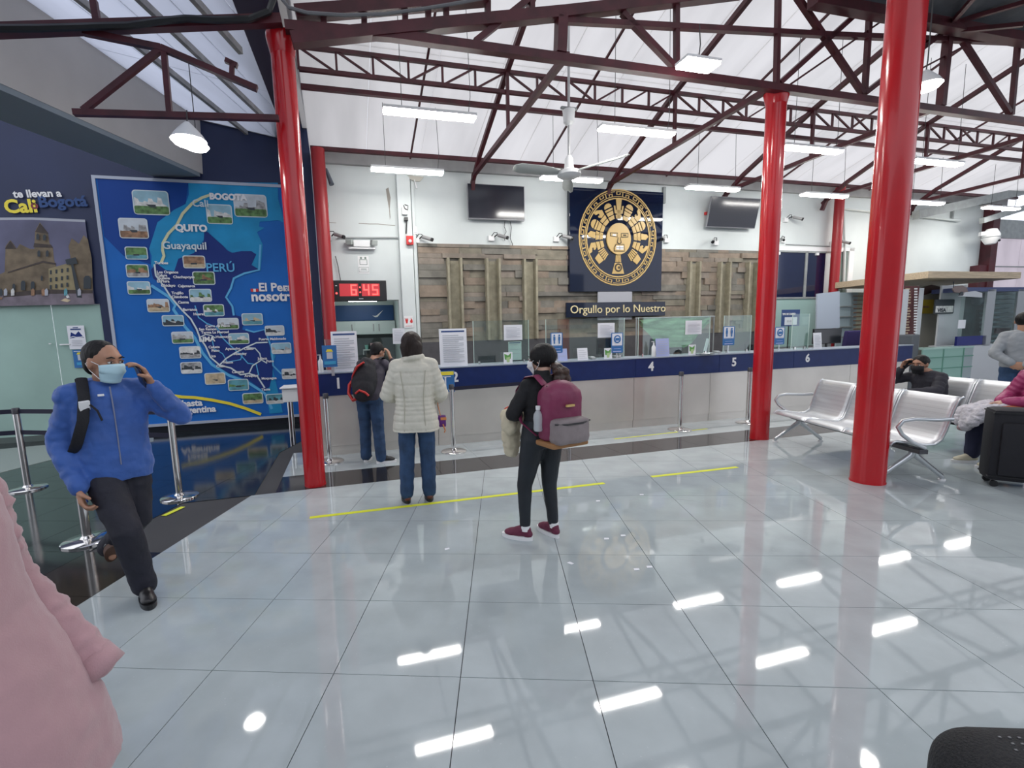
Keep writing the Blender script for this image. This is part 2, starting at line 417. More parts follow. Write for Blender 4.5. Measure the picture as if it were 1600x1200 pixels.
w1 = sroot('window_1', W(0, TB), TH)
dgl = mat('dark_blue_glass', (0.008, 0.014, 0.05), 0.08, coat=0.4)
mb = MB(); mb.b6(10.42, 12.0, -.03, -.01, 2.28, 3.40); mb.build('pane', dgl, w1)
mb = MB(); mb.b6(11.35, 11.42, -.05, -.01, 2.28, 3.4); mb.b6(10.42, 12.0, -.05, -.01, 3.36, 3.40); mb.b6(10.42, 12.0, -.05, -.01, 2.26, 2.30); mb.build('window_frame', grey, w1)
for s_ in (10.5, 11.7):
    mb = MB(); mb.b6(s_-.04, s_+.04, -.07, -.03, 3.30, 3.36); mb.build('clip', white, w1)
mb = MB(); mb.b6(10.42, 12.0, -.03, -.01, 1.1, 2.26); mb.build('frosted_pane', mat('green_frosted_glass', (0.34, 0.50, 0.47), 0.3), w1)
w2 = sroot('window_2', W(0, TB), TH)
mb = MB(); mb.b6(12.35, 12.75, -.03, -.01, 2.3, 3.45); mb.build('pane', mat('grey_green_glass', (0.20, 0.25, 0.23), 0.1), w2)
mb = MB(); mb.b6(12.28, 12.36, -.06, 0, 2.2, 3.5); mb.b6(12.74, 12.9, -.06, 0, 2.2, 3.5); mb.b6(12.28, 12.9, -.06, 0, 3.42, 3.5); mb.build('window_frame', white_m, w2)

# recessed kitchenette behind station one
rk = sroot('wall_recess', W(0, TB), TH)
pale = mat('pale_green_laminate', (0.62, 0.72, 0.70), 0.4)
mb = MB(); mb.b6(0.06, 0.10, .2, 1.7, 0, 2.5); mb.b6(1.5, 1.54, .2, 1.7, 0, 2.5); mb.b6(0.06, 1.54, 1.7, 1.75, 0, 2.5); mb.b6(0.06, 1.54, .2, 1.7, 2.46, 2.5); mb.build('recess_shell', pale, rk)

# left wall: same direction, 0.6 m further back
TL = 3.1
wl = sroot('wall_left', W(0, TL), TH)
mb = MB(); mb.b6(-3.76, -0.02, 0, .2, 0, 6.4); mb.b6(-12, -3.76, 0, .2, 2.36, 6.4); mb.b6(-12, -8.4, 0, .2, 0, 2.36); mb.build('plaster', navy_wall, wl)
mb = MB(); mb.b6(-0.16, -0.02, -.6, 0, 0, 5.4); mb.build('return', navy_wall, wl)
d1 = sroot('door_1', W(0, TL), TH)
frost = mat('green_frosted_door_glass', (0.36, 0.52, 0.46), 0.22, var=0.08, vs=1.0)
for a, b in ((-5.9, -4.50), (-4.49, -3.77)):
    mb = MB(); mb.b6(a, b, .02, .035, 0.10, 2.35); mb.build('pane', frost, d1)
mb = MB(); mb.b6(-7.5, -5.91, .02, .035, 0.1, 2.35); mb.build('pane', frost, d1)
mb = MB(); mb.b6(-7.5, -3.77, 0, .05, 0, .10); mb.build('sill', mat('dark_green_sill', (0.10, 0.13, 0.12), 0.4), d1)
flat([(white, rect(-4.43, 1.66, -4.28, 1.68)), (white, rect(-4.58, 1.68, -4.55, 1.70))], d1, 'door_pull', 0.0, 0.02)
mb = MB(); mb.b6(-3.72, -0.02, -.025, 0, 0.0, 0.11); struct(mb.build('baseboard_left', mat('black_skirting', (0.01, 0.012, 0.02), 0.3), wl))

# far right end: milky sheet wall beyond the last red post, and plain unseen walls added to cut the sky light
wr = sroot('wall_right', W(0, TB), TH)
milky = translucent('milky_sheet', (0.86, 0.80, 0.82), 0.8)
for k in range(4):
    mb = MB(); mb.b6(17.95+k*1.6, 19.54+k*1.6, .1, .12, 0.0, 3.9); mb.build('milky_panel', milky, wr)
mb = MB(); mb.b6(17.9, 24.4, .04, .1, 3.9, 4.4); mb.build('lintel', grey, wr)
for z_ in (2.2, 3.1): MB().b6(17.9, 24.4, .06, .09, z_, z_+.03).build('rail', grey, wr)
rw = struct(MB().b6(24.4, 24.6, -12, 0.1, 0, 7).build('wall_side_blocker', mat('blocker_wall_paint', (0.42, 0.44, 0.45), 0.8))); rw.location = W(0, TB); rw.rotation_euler = (0, 0, TH)  # unseen end wall, added to darken the floor at right
bw = struct(MB().b6(-12.5, 21, -7.2, -7.0, 0, 6.0).build('wall_front_blocker', mat('blocker_wall_paint', (0.42, 0.44, 0.45), 0.8)))  # unseen, added behind the viewer to keep sky light off the people

# ------------------------------------------------------------ roof
def zr(t): return 4.93 + 0.32*(2.4-t)
roof = sroot('ceiling', W(0, 0), TH)
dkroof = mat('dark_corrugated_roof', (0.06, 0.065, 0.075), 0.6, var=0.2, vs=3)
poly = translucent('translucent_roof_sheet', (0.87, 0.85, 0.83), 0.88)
for k in range(0, 19):
    a = -0.02+k*0.975; b = a+0.97
    for (t0, t1) in ((2.62, 0.45), (0.44, -1.45), (-1.46, -3.6), (-3.61, -7.0)):
        mb = MB(); e = 0.0
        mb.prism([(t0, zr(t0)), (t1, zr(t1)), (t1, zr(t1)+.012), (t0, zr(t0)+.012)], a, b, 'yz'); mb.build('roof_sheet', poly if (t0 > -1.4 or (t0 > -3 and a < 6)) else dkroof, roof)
dkroof = mat('dark_corrugated_roof', (0.06, 0.065, 0.075), 0.6, var=0.2, vs=3)
# lower roof over the left bay, rising gently away from the viewer
lr = sroot('ceiling_left')
A0 = wT(313, 188, TL); B0 = wT(430, 215, TL); DL = ray(712, 464).normalized()
lpoly = translucent('left_roof_sheet', (0.80, 0.82, 0.88), 0.9)
ex = (B0-A0)
nrm = ex.cross(DL).normalized()
def onL(u, v):
    d = ray(u, v); o_ = V((0, 0, EYE)); return o_+d*((A0-o_).dot(nrm)/d.dot(nrm))
def lz(x, y): return A0.z-(nrm.x*(x-A0.x)+nrm.y*(y-A0.y))/nrm.z
for k in range(12):
    p0 = A0+ex*(k*.5); p1 = A0+ex*((k+1)*.5-0.01)
    for a, b in ((0.6, -2.4), (-2.41, -5.0), (-5.01, -8.5)):
        q = [tuple((p_+DL*c_)[:2]) for p_, c_ in ((p0, a), (p1, a), (p1, b), (p0, b))]
        q = clip(q, DS.x, DS.y, C0.dot(DS)-0.45)
        if len(q) > 2: q = clip(q, DT.x, DT.y, C0.dot(DT)+3.08)
        if len(q) < 3: continue
        mb = MB(); lo_ = [mb.b.verts.new(V((x, y, lz(x, y)))) for x, y in q]; hi_ = [mb.b.verts.new(V((x, y, lz(x, y)+.012))) for x, y in q]
        mb._f(lo_); mb._f(hi_[::-1])
        for m_ in range(len(q)): mb._f([lo_[m_], lo_[(m_+1) % len(q)], hi_[(m_+1) % len(q)], hi_[m_]])
        mb.build('roof_sheet', lpoly, lr)
graf = mat('grey_rafter', (0.30, 0.29, 0.28), 0.6, var=0.15)
for a_, b_ in (((135, 0), (385, 203)), ((228, 0), (415, 181)), ((312, 0), (375, 72))):
    p, q = onL(*a_), onL(*b_); dd_ = (p-q).normalized(); MB().bar(q-V((0, 0, .05)), p+dd_*3-V((0, 0, .05)), .05, .07).build('rafter', graf, lr)
p = A0+ex*0.33
MB().bar(A0+V((0, 0, .03)), B0+V((0, 0, .03)), .10, .06).build('eave_board', mat('pale_board', (0.55, 0.54, 0.52), 0.7), lr)
# boxed concrete beam crossing the left bay
bm_ = MB(); Pq = [wT(317, 272, TL), wT(313, 186, TL), wT(238, 268, TL)]
D2 = ray(990, 528).normalized(); D2 = V((DL.x, DL.y, DL.z)).normalized()
b0 = Pq[0]; b1 = Pq[1]+V((0, 0, .12)); w_ = Pq[2]-Pq[0]; w_.z = 0
lo = V((DL.x, DL.y, DL.z+0.02)); 
vs = []
for k in (0, -8.6):
    for p in (b0, b1, b1+w_, b0+w_): vs.append(bm_.b.verts.new(p+(lo if p.z < b0.z+.1 else DL)*k))
for f in ((0, 1, 2, 3), (7, 6, 5, 4), (0, 4, 5, 1), (1, 5, 6, 2), (2, 6, 7, 3), (3, 7, 4, 0)): bm_._f([vs[i] for i in f])
beam = bm_.build('trim_1', mat('beige_plaster', (0.50, 0.475, 0.45), 0.85, var=0.05, vs=1.5)); struct(beam)
MB().bar(b0+w_*.5-V((0, 0, .04)), b0+w_*.5-V((0, 0, .04))+lo*-8.6, w_.length*.96, .07).build('beam_lining', mat('blue_grey_lining', (0.22, 0.26, 0.29), 0.7), beam)
# dark valley gutter between the two roofs
g = struct(MB().b6(-.64, -.10, -5.5, 3.1, 5.36, 6.3).build('trim_2', mat('aubergine_gutter', (0.022, 0.012, 0.03), 0.5))); g.location = W(0, 0); g.rotation_euler = (0, 0, TH)
struct(MB().b6(-.12, -.04, -7, 2.5, 5.3, 8.2).build('gable_filler', poly, roof))

# ------------------------------------------------------------ steelwork
def truss(name, label, loc_, rz, parts, cat='roof truss', group=None):
    r = thing(name, label, cat, loc_, rz, group)
    for nm, segs, w_ in parts:
        for (p, q) in segs: MB().bar(p, q, w_).build(nm, dkred, r)
    return r
labs = {2.93: 'dark red roof truss reaching the wall between clock and left television', 5.86: 'dark red roof truss meeting the second red column head', 8.8: 'dark red roof truss reaching the wall above the right television', 11.72: 'dark red roof truss further right above the dark window', 14.65: 'farthest right dark red roof truss'}
for s_, lb in labs.items():
    top = lambda t: 4.60+0.90*(1-math.exp(-(2.35-t)/2.2))*1.0 if False else min(4.62+0.45*(2.3-t), zr(t)-.09)
    truss('roof_truss', lb, W(s_, 0), TH, [
        ('bottom_chord', [((0, 2.3, 4.62), (0, -1.45, 4.62))], .07),
        ('top_chord', [((0, 2.42, 4.50), (0, 1.9, 4.82)), ((0, 1.9, 4.82), (0, .42, 5.45)), ((0, .42, 5.45), (0, -1.45, zr(-1.45)-.07)), ((0, -1.45, zr(-1.45)-.07), (0, -5, zr(-5)-.07))], .07),
        ('web', [((0, .42, 4.62), (0, .42, 5.45))], .045), ('bracket', [((0, 2.42, 4.35), (0, 2.3, 4.64))], .07)], group=None)
def lattice(name, label, t, s0, s1, z0, z1, n, w_, cat='lattice girder'):
    r = thing(name, label, cat, W(0, t), TH)
    MB().bar((s0, 0, z0), (s1, 0, z0), w_).build('bottom_chord', dkred, r); MB().bar((s0, 0, z1), (s1, 0, z1), w_).build('top_chord', dkred, r)
    for k in range(n+1):
        x = s0+(s1-s0)*k/n; MB().bar((x, 0, z0), (x, 0, z1), w_*.6).build('upright', dkred, r)
        if k < n:
            x2 = s0+(s1-s0)*(k+1)/n; up = (k % 6) < 3
            MB().bar((x, 0, z1 if up else z0), (x2, 0, z0 if up else z1), w_*.5, None).build('diagonal', dkred, r)
    return r
lattice('lattice_girder', 'long dark red lattice girder running parallel to the back wall under the pale roof', 0.45, 0.0, 17.6, 5.17, 5.45, 36, .05)
def pipe(name, label, cat, pts, r, m_, n=8):
    o = MB().tube(pts, r, n).build(name, m_, smooth=True); return tag(o, label, cat)
o = MB().bar(W(0, .6, 5.03), W(17.6, .6, 5.03), .06).build('purlin', dkred); tag(o, 'dark red purlin just below the long lattice girder', 'purlin')
o = MB().bar(W(0, 2.3, 4.90), W(18.5, 2.3, 4.90), .065).build('purlin', dkred); tag(o, 'dark red purlin along the bottom edge of the roof above the white wall', 'purlin')
for k, s_ in enumerate((1.75, 4.4, 7.3, 10.25, 13.2)):
    o = MB().bar(W(s_, 2.45, zr(2.45)-.03), W(s_, -4.9, zr(-4.9)-.03), .03).build('roof_batten', dkred)
    tag(o, 'thin dark batten up the pale roof, %s' % ('above the pilaster', 'between fan and left television', 'above the right edge of the sun emblem', 'right of the second red column', 'farthest to the right')[k], 'batten')
# gable truss standing on the column line
TC = -1.45
def Pp(u, v, t=TC): return wT(u, v, t)
gt = thing('gable_truss', 'big dark red gable truss spanning between the heads of the red columns', 'roof truss', (0, 0, 0))
for nm, w_, L in (('bottom_chord', .085, [((0.0, 4.52), (1.0, 4.57)), ((1.0, 4.57), (17, 4.57))]),):
    for a, b in L: MB().bar(W(a[0], TC, a[1]), W(b[0], TC, b[1]), w_).build(nm, dkred, gt)
for nm, w_, L in (('top_chord', .11, [((456, 63), (880, 21)), ((880, 21), (1160, -12)), ((462, 22), (587, 12)), ((587, 12), (760, -3))]),
                  ('tie', .06, [((875, 32), (1300, 55)), ((1300, 55), (1600, 67)), ((1600, 67), (1700, 71))]),
                  ('upright', .055, [((506, 58), (506, 22)), ((569, 52), (569, 17)), ((633, 45), (633, 8)), ((669, 41), (669, 5)), ((697, 39), (697, 2)), ((762, 34), (762, 0)), ((831, 26), (831, -8)), ((1057, 3), (1057, 107)), ((1216, -12), (1213, 132)), ((1359, 15), (1351, 146)), ((1590, 70), (1580, 180))]),
                  ('upright', .11, [((877, 28), (875, 84))]),
                  ('diagonal', .06, [((972, 20), (1053, 104)), ((1218, 130), (1345, 15)), ((1245, -5), (1348, 146)), ((1490, 42), (1577, 176)), ((1351, 146), (1480, 45)), ((830, -4), (742, 66))]),
                  ('brace_rod', .022, [((1236, 131), (1392, 23)), ((1430, 112), (1545, 52))]),
                  ('upright', .085, [((1483, 40), (1470, 166))])):
    for a, b in L: MB().bar(Pp(*a), Pp(*b), w_).build(nm, dkred, gt)
eb = MB().bar(Pp(1270, -6, -1.6), Pp(1640, 64, -1.6), .14, .22).build('edge_beam', dkred); tag(eb, 'dark beam edging the grey roof in the upper right corner', 'beam')
# grey roof beyond the edge beam (towards the viewer, right of the third column)
p0, p1 = Pp(1270, -6, -1.6), Pp(1700, 75, -1.6)
q0, q1 = p0-DT*5+V((0, 0, .4)), p1-DT*5+V((0, 0, .4))
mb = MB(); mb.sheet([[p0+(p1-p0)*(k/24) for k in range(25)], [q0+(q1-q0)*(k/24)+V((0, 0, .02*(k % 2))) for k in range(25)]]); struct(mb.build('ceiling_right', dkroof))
rf = thing('raking_strut', 'pair of dark struts fanning under the grey roof in the top right corner', 'strut', (0, 0, 0))
for a, b in (((1485, 38), (1522, -4)), ((1488, 36), (1600, 4)), ((1500, 48), (1600, 38))): MB().bar(Pp(a[0], a[1], -1.6), Pp(b[0], b[1], -2.1), .05).build('strut', dkred, rf)
# small truss left of the first column and the cable-laden pipe over it
lt = thing('side_truss', 'small dark red truss carrying the dome lamp left of the first column', 'roof truss', (0, 0, 0))
for nm, w_, L in (('bottom_chord', .05, [((115, 176), (436, 185))]), ('top_chord', .05, [((130, 50), (252, 75)), ((252, 75), (402, 139))]), ('web', .045, [((130, 173), (251, 77)), ((256, 78), (265, 178))]), ('stub', .04, [((362, 122), (363, 97)), ((352, 94), (371, 103))]), ('upright', .05, [((146, 0), (152, 36))])):
    for a, b in L: MB().bar(Pp(*a), Pp(*b), w_).build(nm, dkred, lt)
MB().bar(Pp(-60, 50), Pp(440, 32), .085).build('pipe', dkred, lt)
cb = mat('black_cable', (0.01, 0.01, 0.012), 0.5)
tag(MB().tube([Pp(u, v, -1.53) for u, v in ((-40, 44), (60, 44), (130, 42), (200, 40), (250, 33), (290, 29), (340, 31), (390, 30), (420, 18), (428, -4))], .028, 6).build('power_cable', cb), 'black cable lying along the red pipe at upper left', 'cable')
tag(MB().tube([Pp(u, v, -1.53) for u, v in ((440, -2), (452, 12), (480, 20), (540, 24), (600, 22), (660, 14), (720, 4), (780, -8))], .016, 6).build('power_cable', mat('grey_cable', (0.16, 0.16, 0.17), 0.5)), 'grey cable sagging along the gable truss right of the first column', 'cable')

# red columns
def column(x, y, r, ztop, label, head=True):
    c = thing('steel_column', label, 'column', (x, y, 0), TH)
    MB().tube([(0, 0, 0), (0, 0, ztop)], r, 40).build('shaft', red, c, smooth=True)
    if head:
        MB().lathe([(r*1.01, -.05), (r*1.28, .10), (r*1.28, .14), (r*1.0, .14)], (0, 0, ztop-.12), 32).build('head', red, c, smooth=True)
    MB().lathe([(r*1.03, 0), (r*1.03, .012)], (0, 0, 0), 32).build('foot_ring', red, c)
    return c
P1 = fl(493, 757); P2 = fl(1186, 685); P3 = fl(1355, 752)
column(P1.x, P1.y+.0, .112, 4.52, 'glossy red round column at left, in front of the wall map')
column(P2.x, P2.y, .118, 4.60, 'glossy red round column in the middle, in front of the right television')
column(P3.x, P3.y, .140, 6.3, 'nearest and thickest glossy red column, standing before the steel bench', False)
rp = mat('red_satin_paint', (0.36, 0.015, 0.02), 0.35)
def post(s_, t_, r, z0, z1, label):
    c = thing('wall_post', label, 'post', W(s_, t_, 0), TH)
    MB().tube([(0, 0, z0), (0, 0, z1)], r, 20).build('shaft', rp, c, smooth=True); MB().b6(-r*1.4, r*1.4, -r*1.4, r*1.4, z0, z0+.02).build('foot_plate', rp, c)
post(0.12, 2.22, .115, 0, 4.86, 'slim red post half hidden behind the first red column')
post(12.1, 2.3, .10, 0, 4.86, 'red post rising beside the dark window at the back wall')
c = thing('wall_post', 'dark red post at the far right end of the white wall', 'post', W(17.75, 2.4, 0), TH); MB().b6(-.13, .13, -.13, .13, 0, 4.7).build('shaft', dkred, c); MB().b6(-.45, -.13, -.10, .10, 0, 3.1).build('side_plate', dkred, c)
for k, (a, b, w_, t_) in enumerate((((1431, 336), (1610, 296), .16, 2.2), ((1534, 345), (1610, 322), .10, 1.9))):
    tag(MB().bar(wT(*a, t_), wT(*b, t_), w_, w_*1.3).build('grey_beam', grey), ('long grey roof beam crossing above the white wall at far right', 'short grey beam above the dome camera at far right')[k], 'beam')
# wall brackets under the wall plate
for k, (u, v) in enumerate(((1036, 302), (1486, 330))):
    s_, z_ = onT(u, v, TB); o = MB().b6(-.03, .03, -.06, 0, -.22, .12).build('bracket', grey, bevel=.005); o.location = W(s_, TB, z_); o.rotation_euler = (0, 0, TH)
    tag(o, ('small dark bracket under the wall plate right of the sun emblem', 'small dark bracket under the wall plate near the far right end')[k], 'bracket')
# ------------------------------------------------------------ strip lights
lampm = mat('lit_diffuser', (0.9, 0.9, 0.9), 0.5, emit=(1.0, 0.98, 0.94), es=LAMP)
cabw = mat('thin_wire', (0.05, 0.05, 0.05), 0.5)
def strip(s_, t_, z_, L, label, hang=True):
    r = thing('strip_light', label, 'ceiling light', W(s_, t_, z_), TH, 'strip lights')
    MB().b6(-L/2, L/2, -.075, .075, 0, .035, bev=.006).build('housing', white_m, r)
    mb = MB(); mb.prism([(-.07, 0), (-.055, -.03), (.055, -.03), (.07, 0)], -L/2+.01, L/2-.01, 'yz'); mb.build('diffuser', lampm, r)
    if hang:
        for k, x in enumerate((-L*.3, L*.42)):
            MB().tube([(x, 0, .03), (x+.03*k, 0, .25), (x, 0, zr(t_)-z_)], .004, 5).build('wire', cabw, r)
    return r
ZL = 4.28
rowA = [(596, 172, 745, 184, 'leftmost strip light of the front row, above the woman in the white coat'), (933, 199, 1055, 210, 'strip light of the front row right of the fan rod'), (1225, 230, 1310, 236, 'strip light of the front row just right of the second column'), (1425, 250, 1500, 257, 'strip light of the front row right of the thickest column')]
for a, b, c_, d_, lb in rowA:
    p, q = fl(a, b, ZL), fl(c_, d_, ZL); m_ = (p+q)/2-C0; strip(m_.dot(DS), m_.dot(DT), ZL, 1.15, lb)
rowB = [(580, 263, 692, 270, 'leftmost strip light of the wall row, over the pilaster'), (845, 277, 940, 282, 'strip light of the wall row behind the ceiling fan hub'), (1073, 290, 1153, 298, 'strip light of the wall row above the right television'), (1250, 302, 1325, 308, 'strip light of the wall row right of the second column'), (1415, 314, 1470, 319, 'strip light of the wall row right of the thickest column'), (1535, 323, 1592, 327, 'rightmost strip light at the edge of view')]
for a, b, c_, d_, lb in rowB:
    p, q = fl(a, b, ZL), fl(c_, d_, ZL); m_ = (p+q)/2-C0; strip(m_.dot(DS), m_.dot(DT), ZL, 1.18, lb)
for k, s_ in enumerate(()): strip(s_, -3.4, 4.6, 1.2, ('strip light overhead near the viewer at left, seen only in the floor', 'strip light overhead near the viewer in the middle, seen only in the floor', 'strip light overhead near the viewer at right, seen only in the floor')[k])
o = thing('strip_light', 'bright oblong lamp high under the gable truss left of the second column', 'ceiling light', wT(1091, 100, -1.9), TH, 'strip lights')
MB().b6(-.22, .22, -.10, .10, .0, .03, bev=.005).build('housing', white_m, o); MB().b6(-.21, .21, -.09, .09, -.03, 0).build('diffuser', lampm, o)
MB().tube([(0, 0, .02), (.02, 0, .2), (0, 0, .40)], .006, 5).build('wire', cabw, o)
domem = mat('lit_dome_glass', (0.9, 0.9, 0.9), 0.4, emit=(1.0, 0.99, 0.95), es=DOME)
def dome(p, label):
    r = thing('dome_lamp', label, 'ceiling light', p, 0, 'dome lamps')
    MB().lathe([(.02, .16), (.05, .13), (.12, .05), (.15, 0), (.145, 0)], n=24).build('shade', white_m, r, smooth=True)
    MB().lathe([(.14, .0), (.12, -.03), (.06, -.05), (.01, -.055)], n=24).build('bulb_cover', domem, r, smooth=True)
    MB().tube([(0, 0, .14), (.01, 0, .26), (0, 0, (3.62-p[2]) if p[2] < 4 and p[0] < -2 else 6.9-p[2])], .006, 5).build('wire', cabw, r)
dome(wT(295, 220, -1.5), 'white dome lamp hanging from the small truss at upper left')
for (u, v), lb in (((398, 1128), 'dome lamp overhead at left, seen only as a round reflection in the floor'), ((1350, 1186), 'pale lamp hanging beside the dark upright right of the thickest column')):
    p = fl(u, v, -4.1); p.z = 4.1; dome(p, lb)

# ------------------------------------------------------------ ceiling fan
fz = 3.86; fs = onT(889, 272, -.2)[0]
fan = thing('ceiling_fan', 'white three-bladed ceiling fan on a long rod in front of the sun emblem', 'fan', W(fs, -.2, fz), TH)
MB().cyl((0, 0, .05), (0, 0, 2.5), .018, 10).build('rod', mat('grey_white_metal', (0.55, 0.55, 0.55), 0.4), fan, smooth=True)
MB().lathe([(.03, .62), (.075, .66), (.085, .80), (.09, .82), (.03, .82)], n=20).build('canopy_cup', white_m, fan, smooth=True)
MB().b6(-.12, .12, -.02, .02, .83, .86).build('hook_plate', grey, fan)
MB().lathe([(.03, .22), (.055, .18), (.07, .04), (.16, .0), (.17, -.05), (.12, -.08), (.02, -.09)], n=24).build('motor', white_m, fan, smooth=True)
blm = mat('off_white_blade', (0.60, 0.63, 0.60), 0.4)
pb = fl(985, 240, fz)-C0; a0 = math.atan2(pb.dot(DT)+.2, pb.dot(DS)-fs)
for k in range(3):
    a = a0+k*2*PI/3; mb = MB(); rr_ = .86
    rot = Matrix.Rotation(a, 3, 'Z') @ Matrix.Rotation(.42, 3, 'X')
    n_ = 8
    for i in range(n_):
        pass
    g = []
    for i in range(n_+1):
        x = .16+(rr_-.16)*i/n_; w2 = .05+.035*min(1, i/3); w2 *= (1 if i < n_ else .6)
        g.append([rot @ V((x, -w2, -.012)), rot @ V((x, 0, .006)), rot @ V((x, w2, -.012))])
    mb.sheet(g); o = mb.build('blade', blm, fan, smooth=True); sm = o.modifiers.new('thickness', 'SOLIDIFY'); sm.thickness = .006

# ------------------------------------------------------------ ticket counter
ct = thing('ticket_counter', 'long ticket counter with brushed steel front and navy fascia, desks one to six', 'counter', W(0, 0), TH)
CE = 11.1
edges = [-.05]+[onT(u, 640, 0)[0] for u in (684, 990, 1108, 1199)]+[9.55, CE]
edges = sorted(edges); ed2 = [edges[0]]
for e in edges[1:]:
    if e-ed2[-1] > 2.2: ed2.append((e+ed2[-1])/2)
    ed2.append(e)
for a, b in zip(ed2, ed2[1:]):
    MB().b6(a+.003, b-.003, .0, .02, .13, .84).build('steel_panel', steel, ct)
    MB().b6(a+.003, b-.003, .02, .03, .0, .125).build('kick_plate', steel, ct)
fe = [-.05]+[onT(u, 590, 0)[0] for u in (991, 1121, 1236)]+[CE]
fe = sorted(fe); fe.insert(1, 1.6); fe.insert(2, 3.4)
for a, b in zip(fe, fe[1:]): MB().b6(a+.002, b-.002, -.03, .0, .835, 1.135, bev=.004).build('fascia', navy, ct)
MB().b6(-.05, CE, -.04, .55, 1.135, 1.155, bev=.004).build('top_ledge', mat('grey_blue_edge', (0.35, 0.40, 0.47), 0.35), ct)
MB().b6(-.05, CE, .03, .5, .02, 1.135).build('carcass', mat('dark_carcass', (0.05, 0.05, 0.06), 0.7), ct)
MB().b6(.3, CE, .55, 1.1, .70, .74).build('desk', mat('desk_grey', (0.20, 0.20, 0.22), 0.5), ct)
for d_, u in (('1', 522), ('2', 705), ('3', None), ('4', 1011), ('5', 1140), ('6', 1254)):
    s_ = onT(u, 590, 0)[0] if u else 3.47
    text(d_, .20, white, ct, (s_, -.031, .935), 'desk_number', .004, bold=.006)
# perforated notice beside desk 2
nt_ = thing('notice_board', 'blue notice with yellow header and pictogram beside desk number 2', 'sign', wT(697, 594, -.25), TH)
flat([(blue_pr, rect(-.14, -.17, .12, .13)), (yellow, rect(-.13, .07, .11, .12)), (white, rect(-.02, -.08, .0, .02)), (white, disc(-.01, .035, .014)), (white, rect(-.10, .045, .07, .052)), (white, disc(.05, -.13, .022)), (blue_pr, disc(.05, -.13, .014))], nt_, 'print')

# glass screens on the ledge, each pane a thing with its clips
def screen(s0, s1, t_, z1, label, fin_=None):
    r = thing('glass_screen', label, 'glass screen', W((s0+s1)/2, t_, 1.155), TH, 'clear screens along the counter'); h_ = (s1-s0)/2
    MB().b6(-h_, h_, -.003, .003, .01, z1-1.155).build('pane', clear, r)
    for x in (-h_+.08, h_-.08): MB().b6(x-.012, x+.012, -.015, .015, 0, .05).build('clip', chrome, r)
    if fin_:
        MB().b6(h_+.01, h_+.016, 0, .42, .01, z1-1.155).build('side_pane', clear, r)
    for x in (-h_, h_): MB().b6(x-.004, x+.004, -.004, .004, .01, z1-1.155).build('pane_edge', mat('pale_green_glass_edge', (0.55, 0.68, 0.62), 0.25), r)
scr = [(740, 826, 'glass screen left of the woman with the burgundy backpack'), (853, 975, 'glass screen behind the woman with the burgundy backpack'), (997, 1108, 'glass screen with the green reflection cloth behind it'), (1130, 1172, 'narrow glass screen just left of the second red column'), (1236, 1262, 'small glass screen beside the exchange rate sign')]
for a, b, lb in scr: screen(onT(a, 540, .1)[0], onT(b, 540, .1)[0], .1, 1.80, lb, True)
screen(.1, 1.35, .1, 1.60, 'low glass screen at desk 1 behind the man with the red and black backpack')
# papers and small things: (px box, t, kind, label)
hd = mat('navy_heading', (0.03, 0.07, 0.22), 0.6); gline = mat('grey_text', (0.50, 0.52, 0.56), 0.8)
def sheet_(u0, v0, u1, v1, t_, label, name='notice_sheet', cat='sign', head=False, col=None, lean=0.0, lines=6, grp=None):
    s0, z1 = onT(u0, v0, t_); s1, z0 = onT(u1, v1, t_); w_, h_ = s1-s0, z1-z0
    r = thing(name, label, cat, W(s0, t_, z0), TH, grp); r.rotation_euler = (lean, 0, TH)
    P = [(col or paper, rect(0, 0, w_, h_))]
    if head: P.append((hd, rect(.08*w_, .91*h_, .92*w_, .95*h_)))
    for k in range(lines):
        z = h_*(.82-.72*k/max(lines, 1)); P.append((gline, rect(.12*w_, z, w_*(.88 if k % 3 else .7), z+h_*.02)))
    flat(P, r, 'sheet'); return r
sheet_(516, 518, 561, 584, .03, 'tall white price sheet standing at desk 1 beside the wall map column', head=True, lines=14, lean=-.05)
sheet_(613, 513, 633, 537, .05, 'small white notice behind the woman in the white coat', lines=7)
sheet_(686, 514, 731, 573, .03, 'tall white price sheet with navy heading at desk 2', head=True, lines=14, lean=-.05)
for a, b, c_, d_, lb in ((787, 508, 816, 531, 'white notice taped to the glass left of the woman with the burgundy backpack'), (934, 505, 960, 527, 'white notice taped to the glass below the word lo'), (1071, 501, 1096, 522, 'white notice taped to the glass at desk 4')): sheet_(a, b, c_, d_, .09, lb, lines=8)
sheet_(794, 534, 815, 562, .2, 'pale green form in a stand beside the small flower card', head=True, col=mat('pale_green_paper', (0.62, 0.75, 0.72), 0.7), lines=3)
sheet_(903, 544, 919, 565, .0, 'white price leaflet on the ledge between the two monitors', lines=5, lean=-.15)
lav = mat('lavender_print', (0.42, 0.48, 0.75), 0.6)
sheet_(872, 545, 887, 566, .0, 'lavender leaflet right of the ponytail', col=lav, lines=2, lean=-.15)
sheet_(1026, 529, 1046, 558, .0, 'lavender price leaflet beside the sanitizer bottle at desk 4', col=lav, lines=7, lean=-.1)
sheet_(1273, 520, 1284, 546, .0, 'narrow white price leaflet at desk 6', lines=8, lean=-.1)
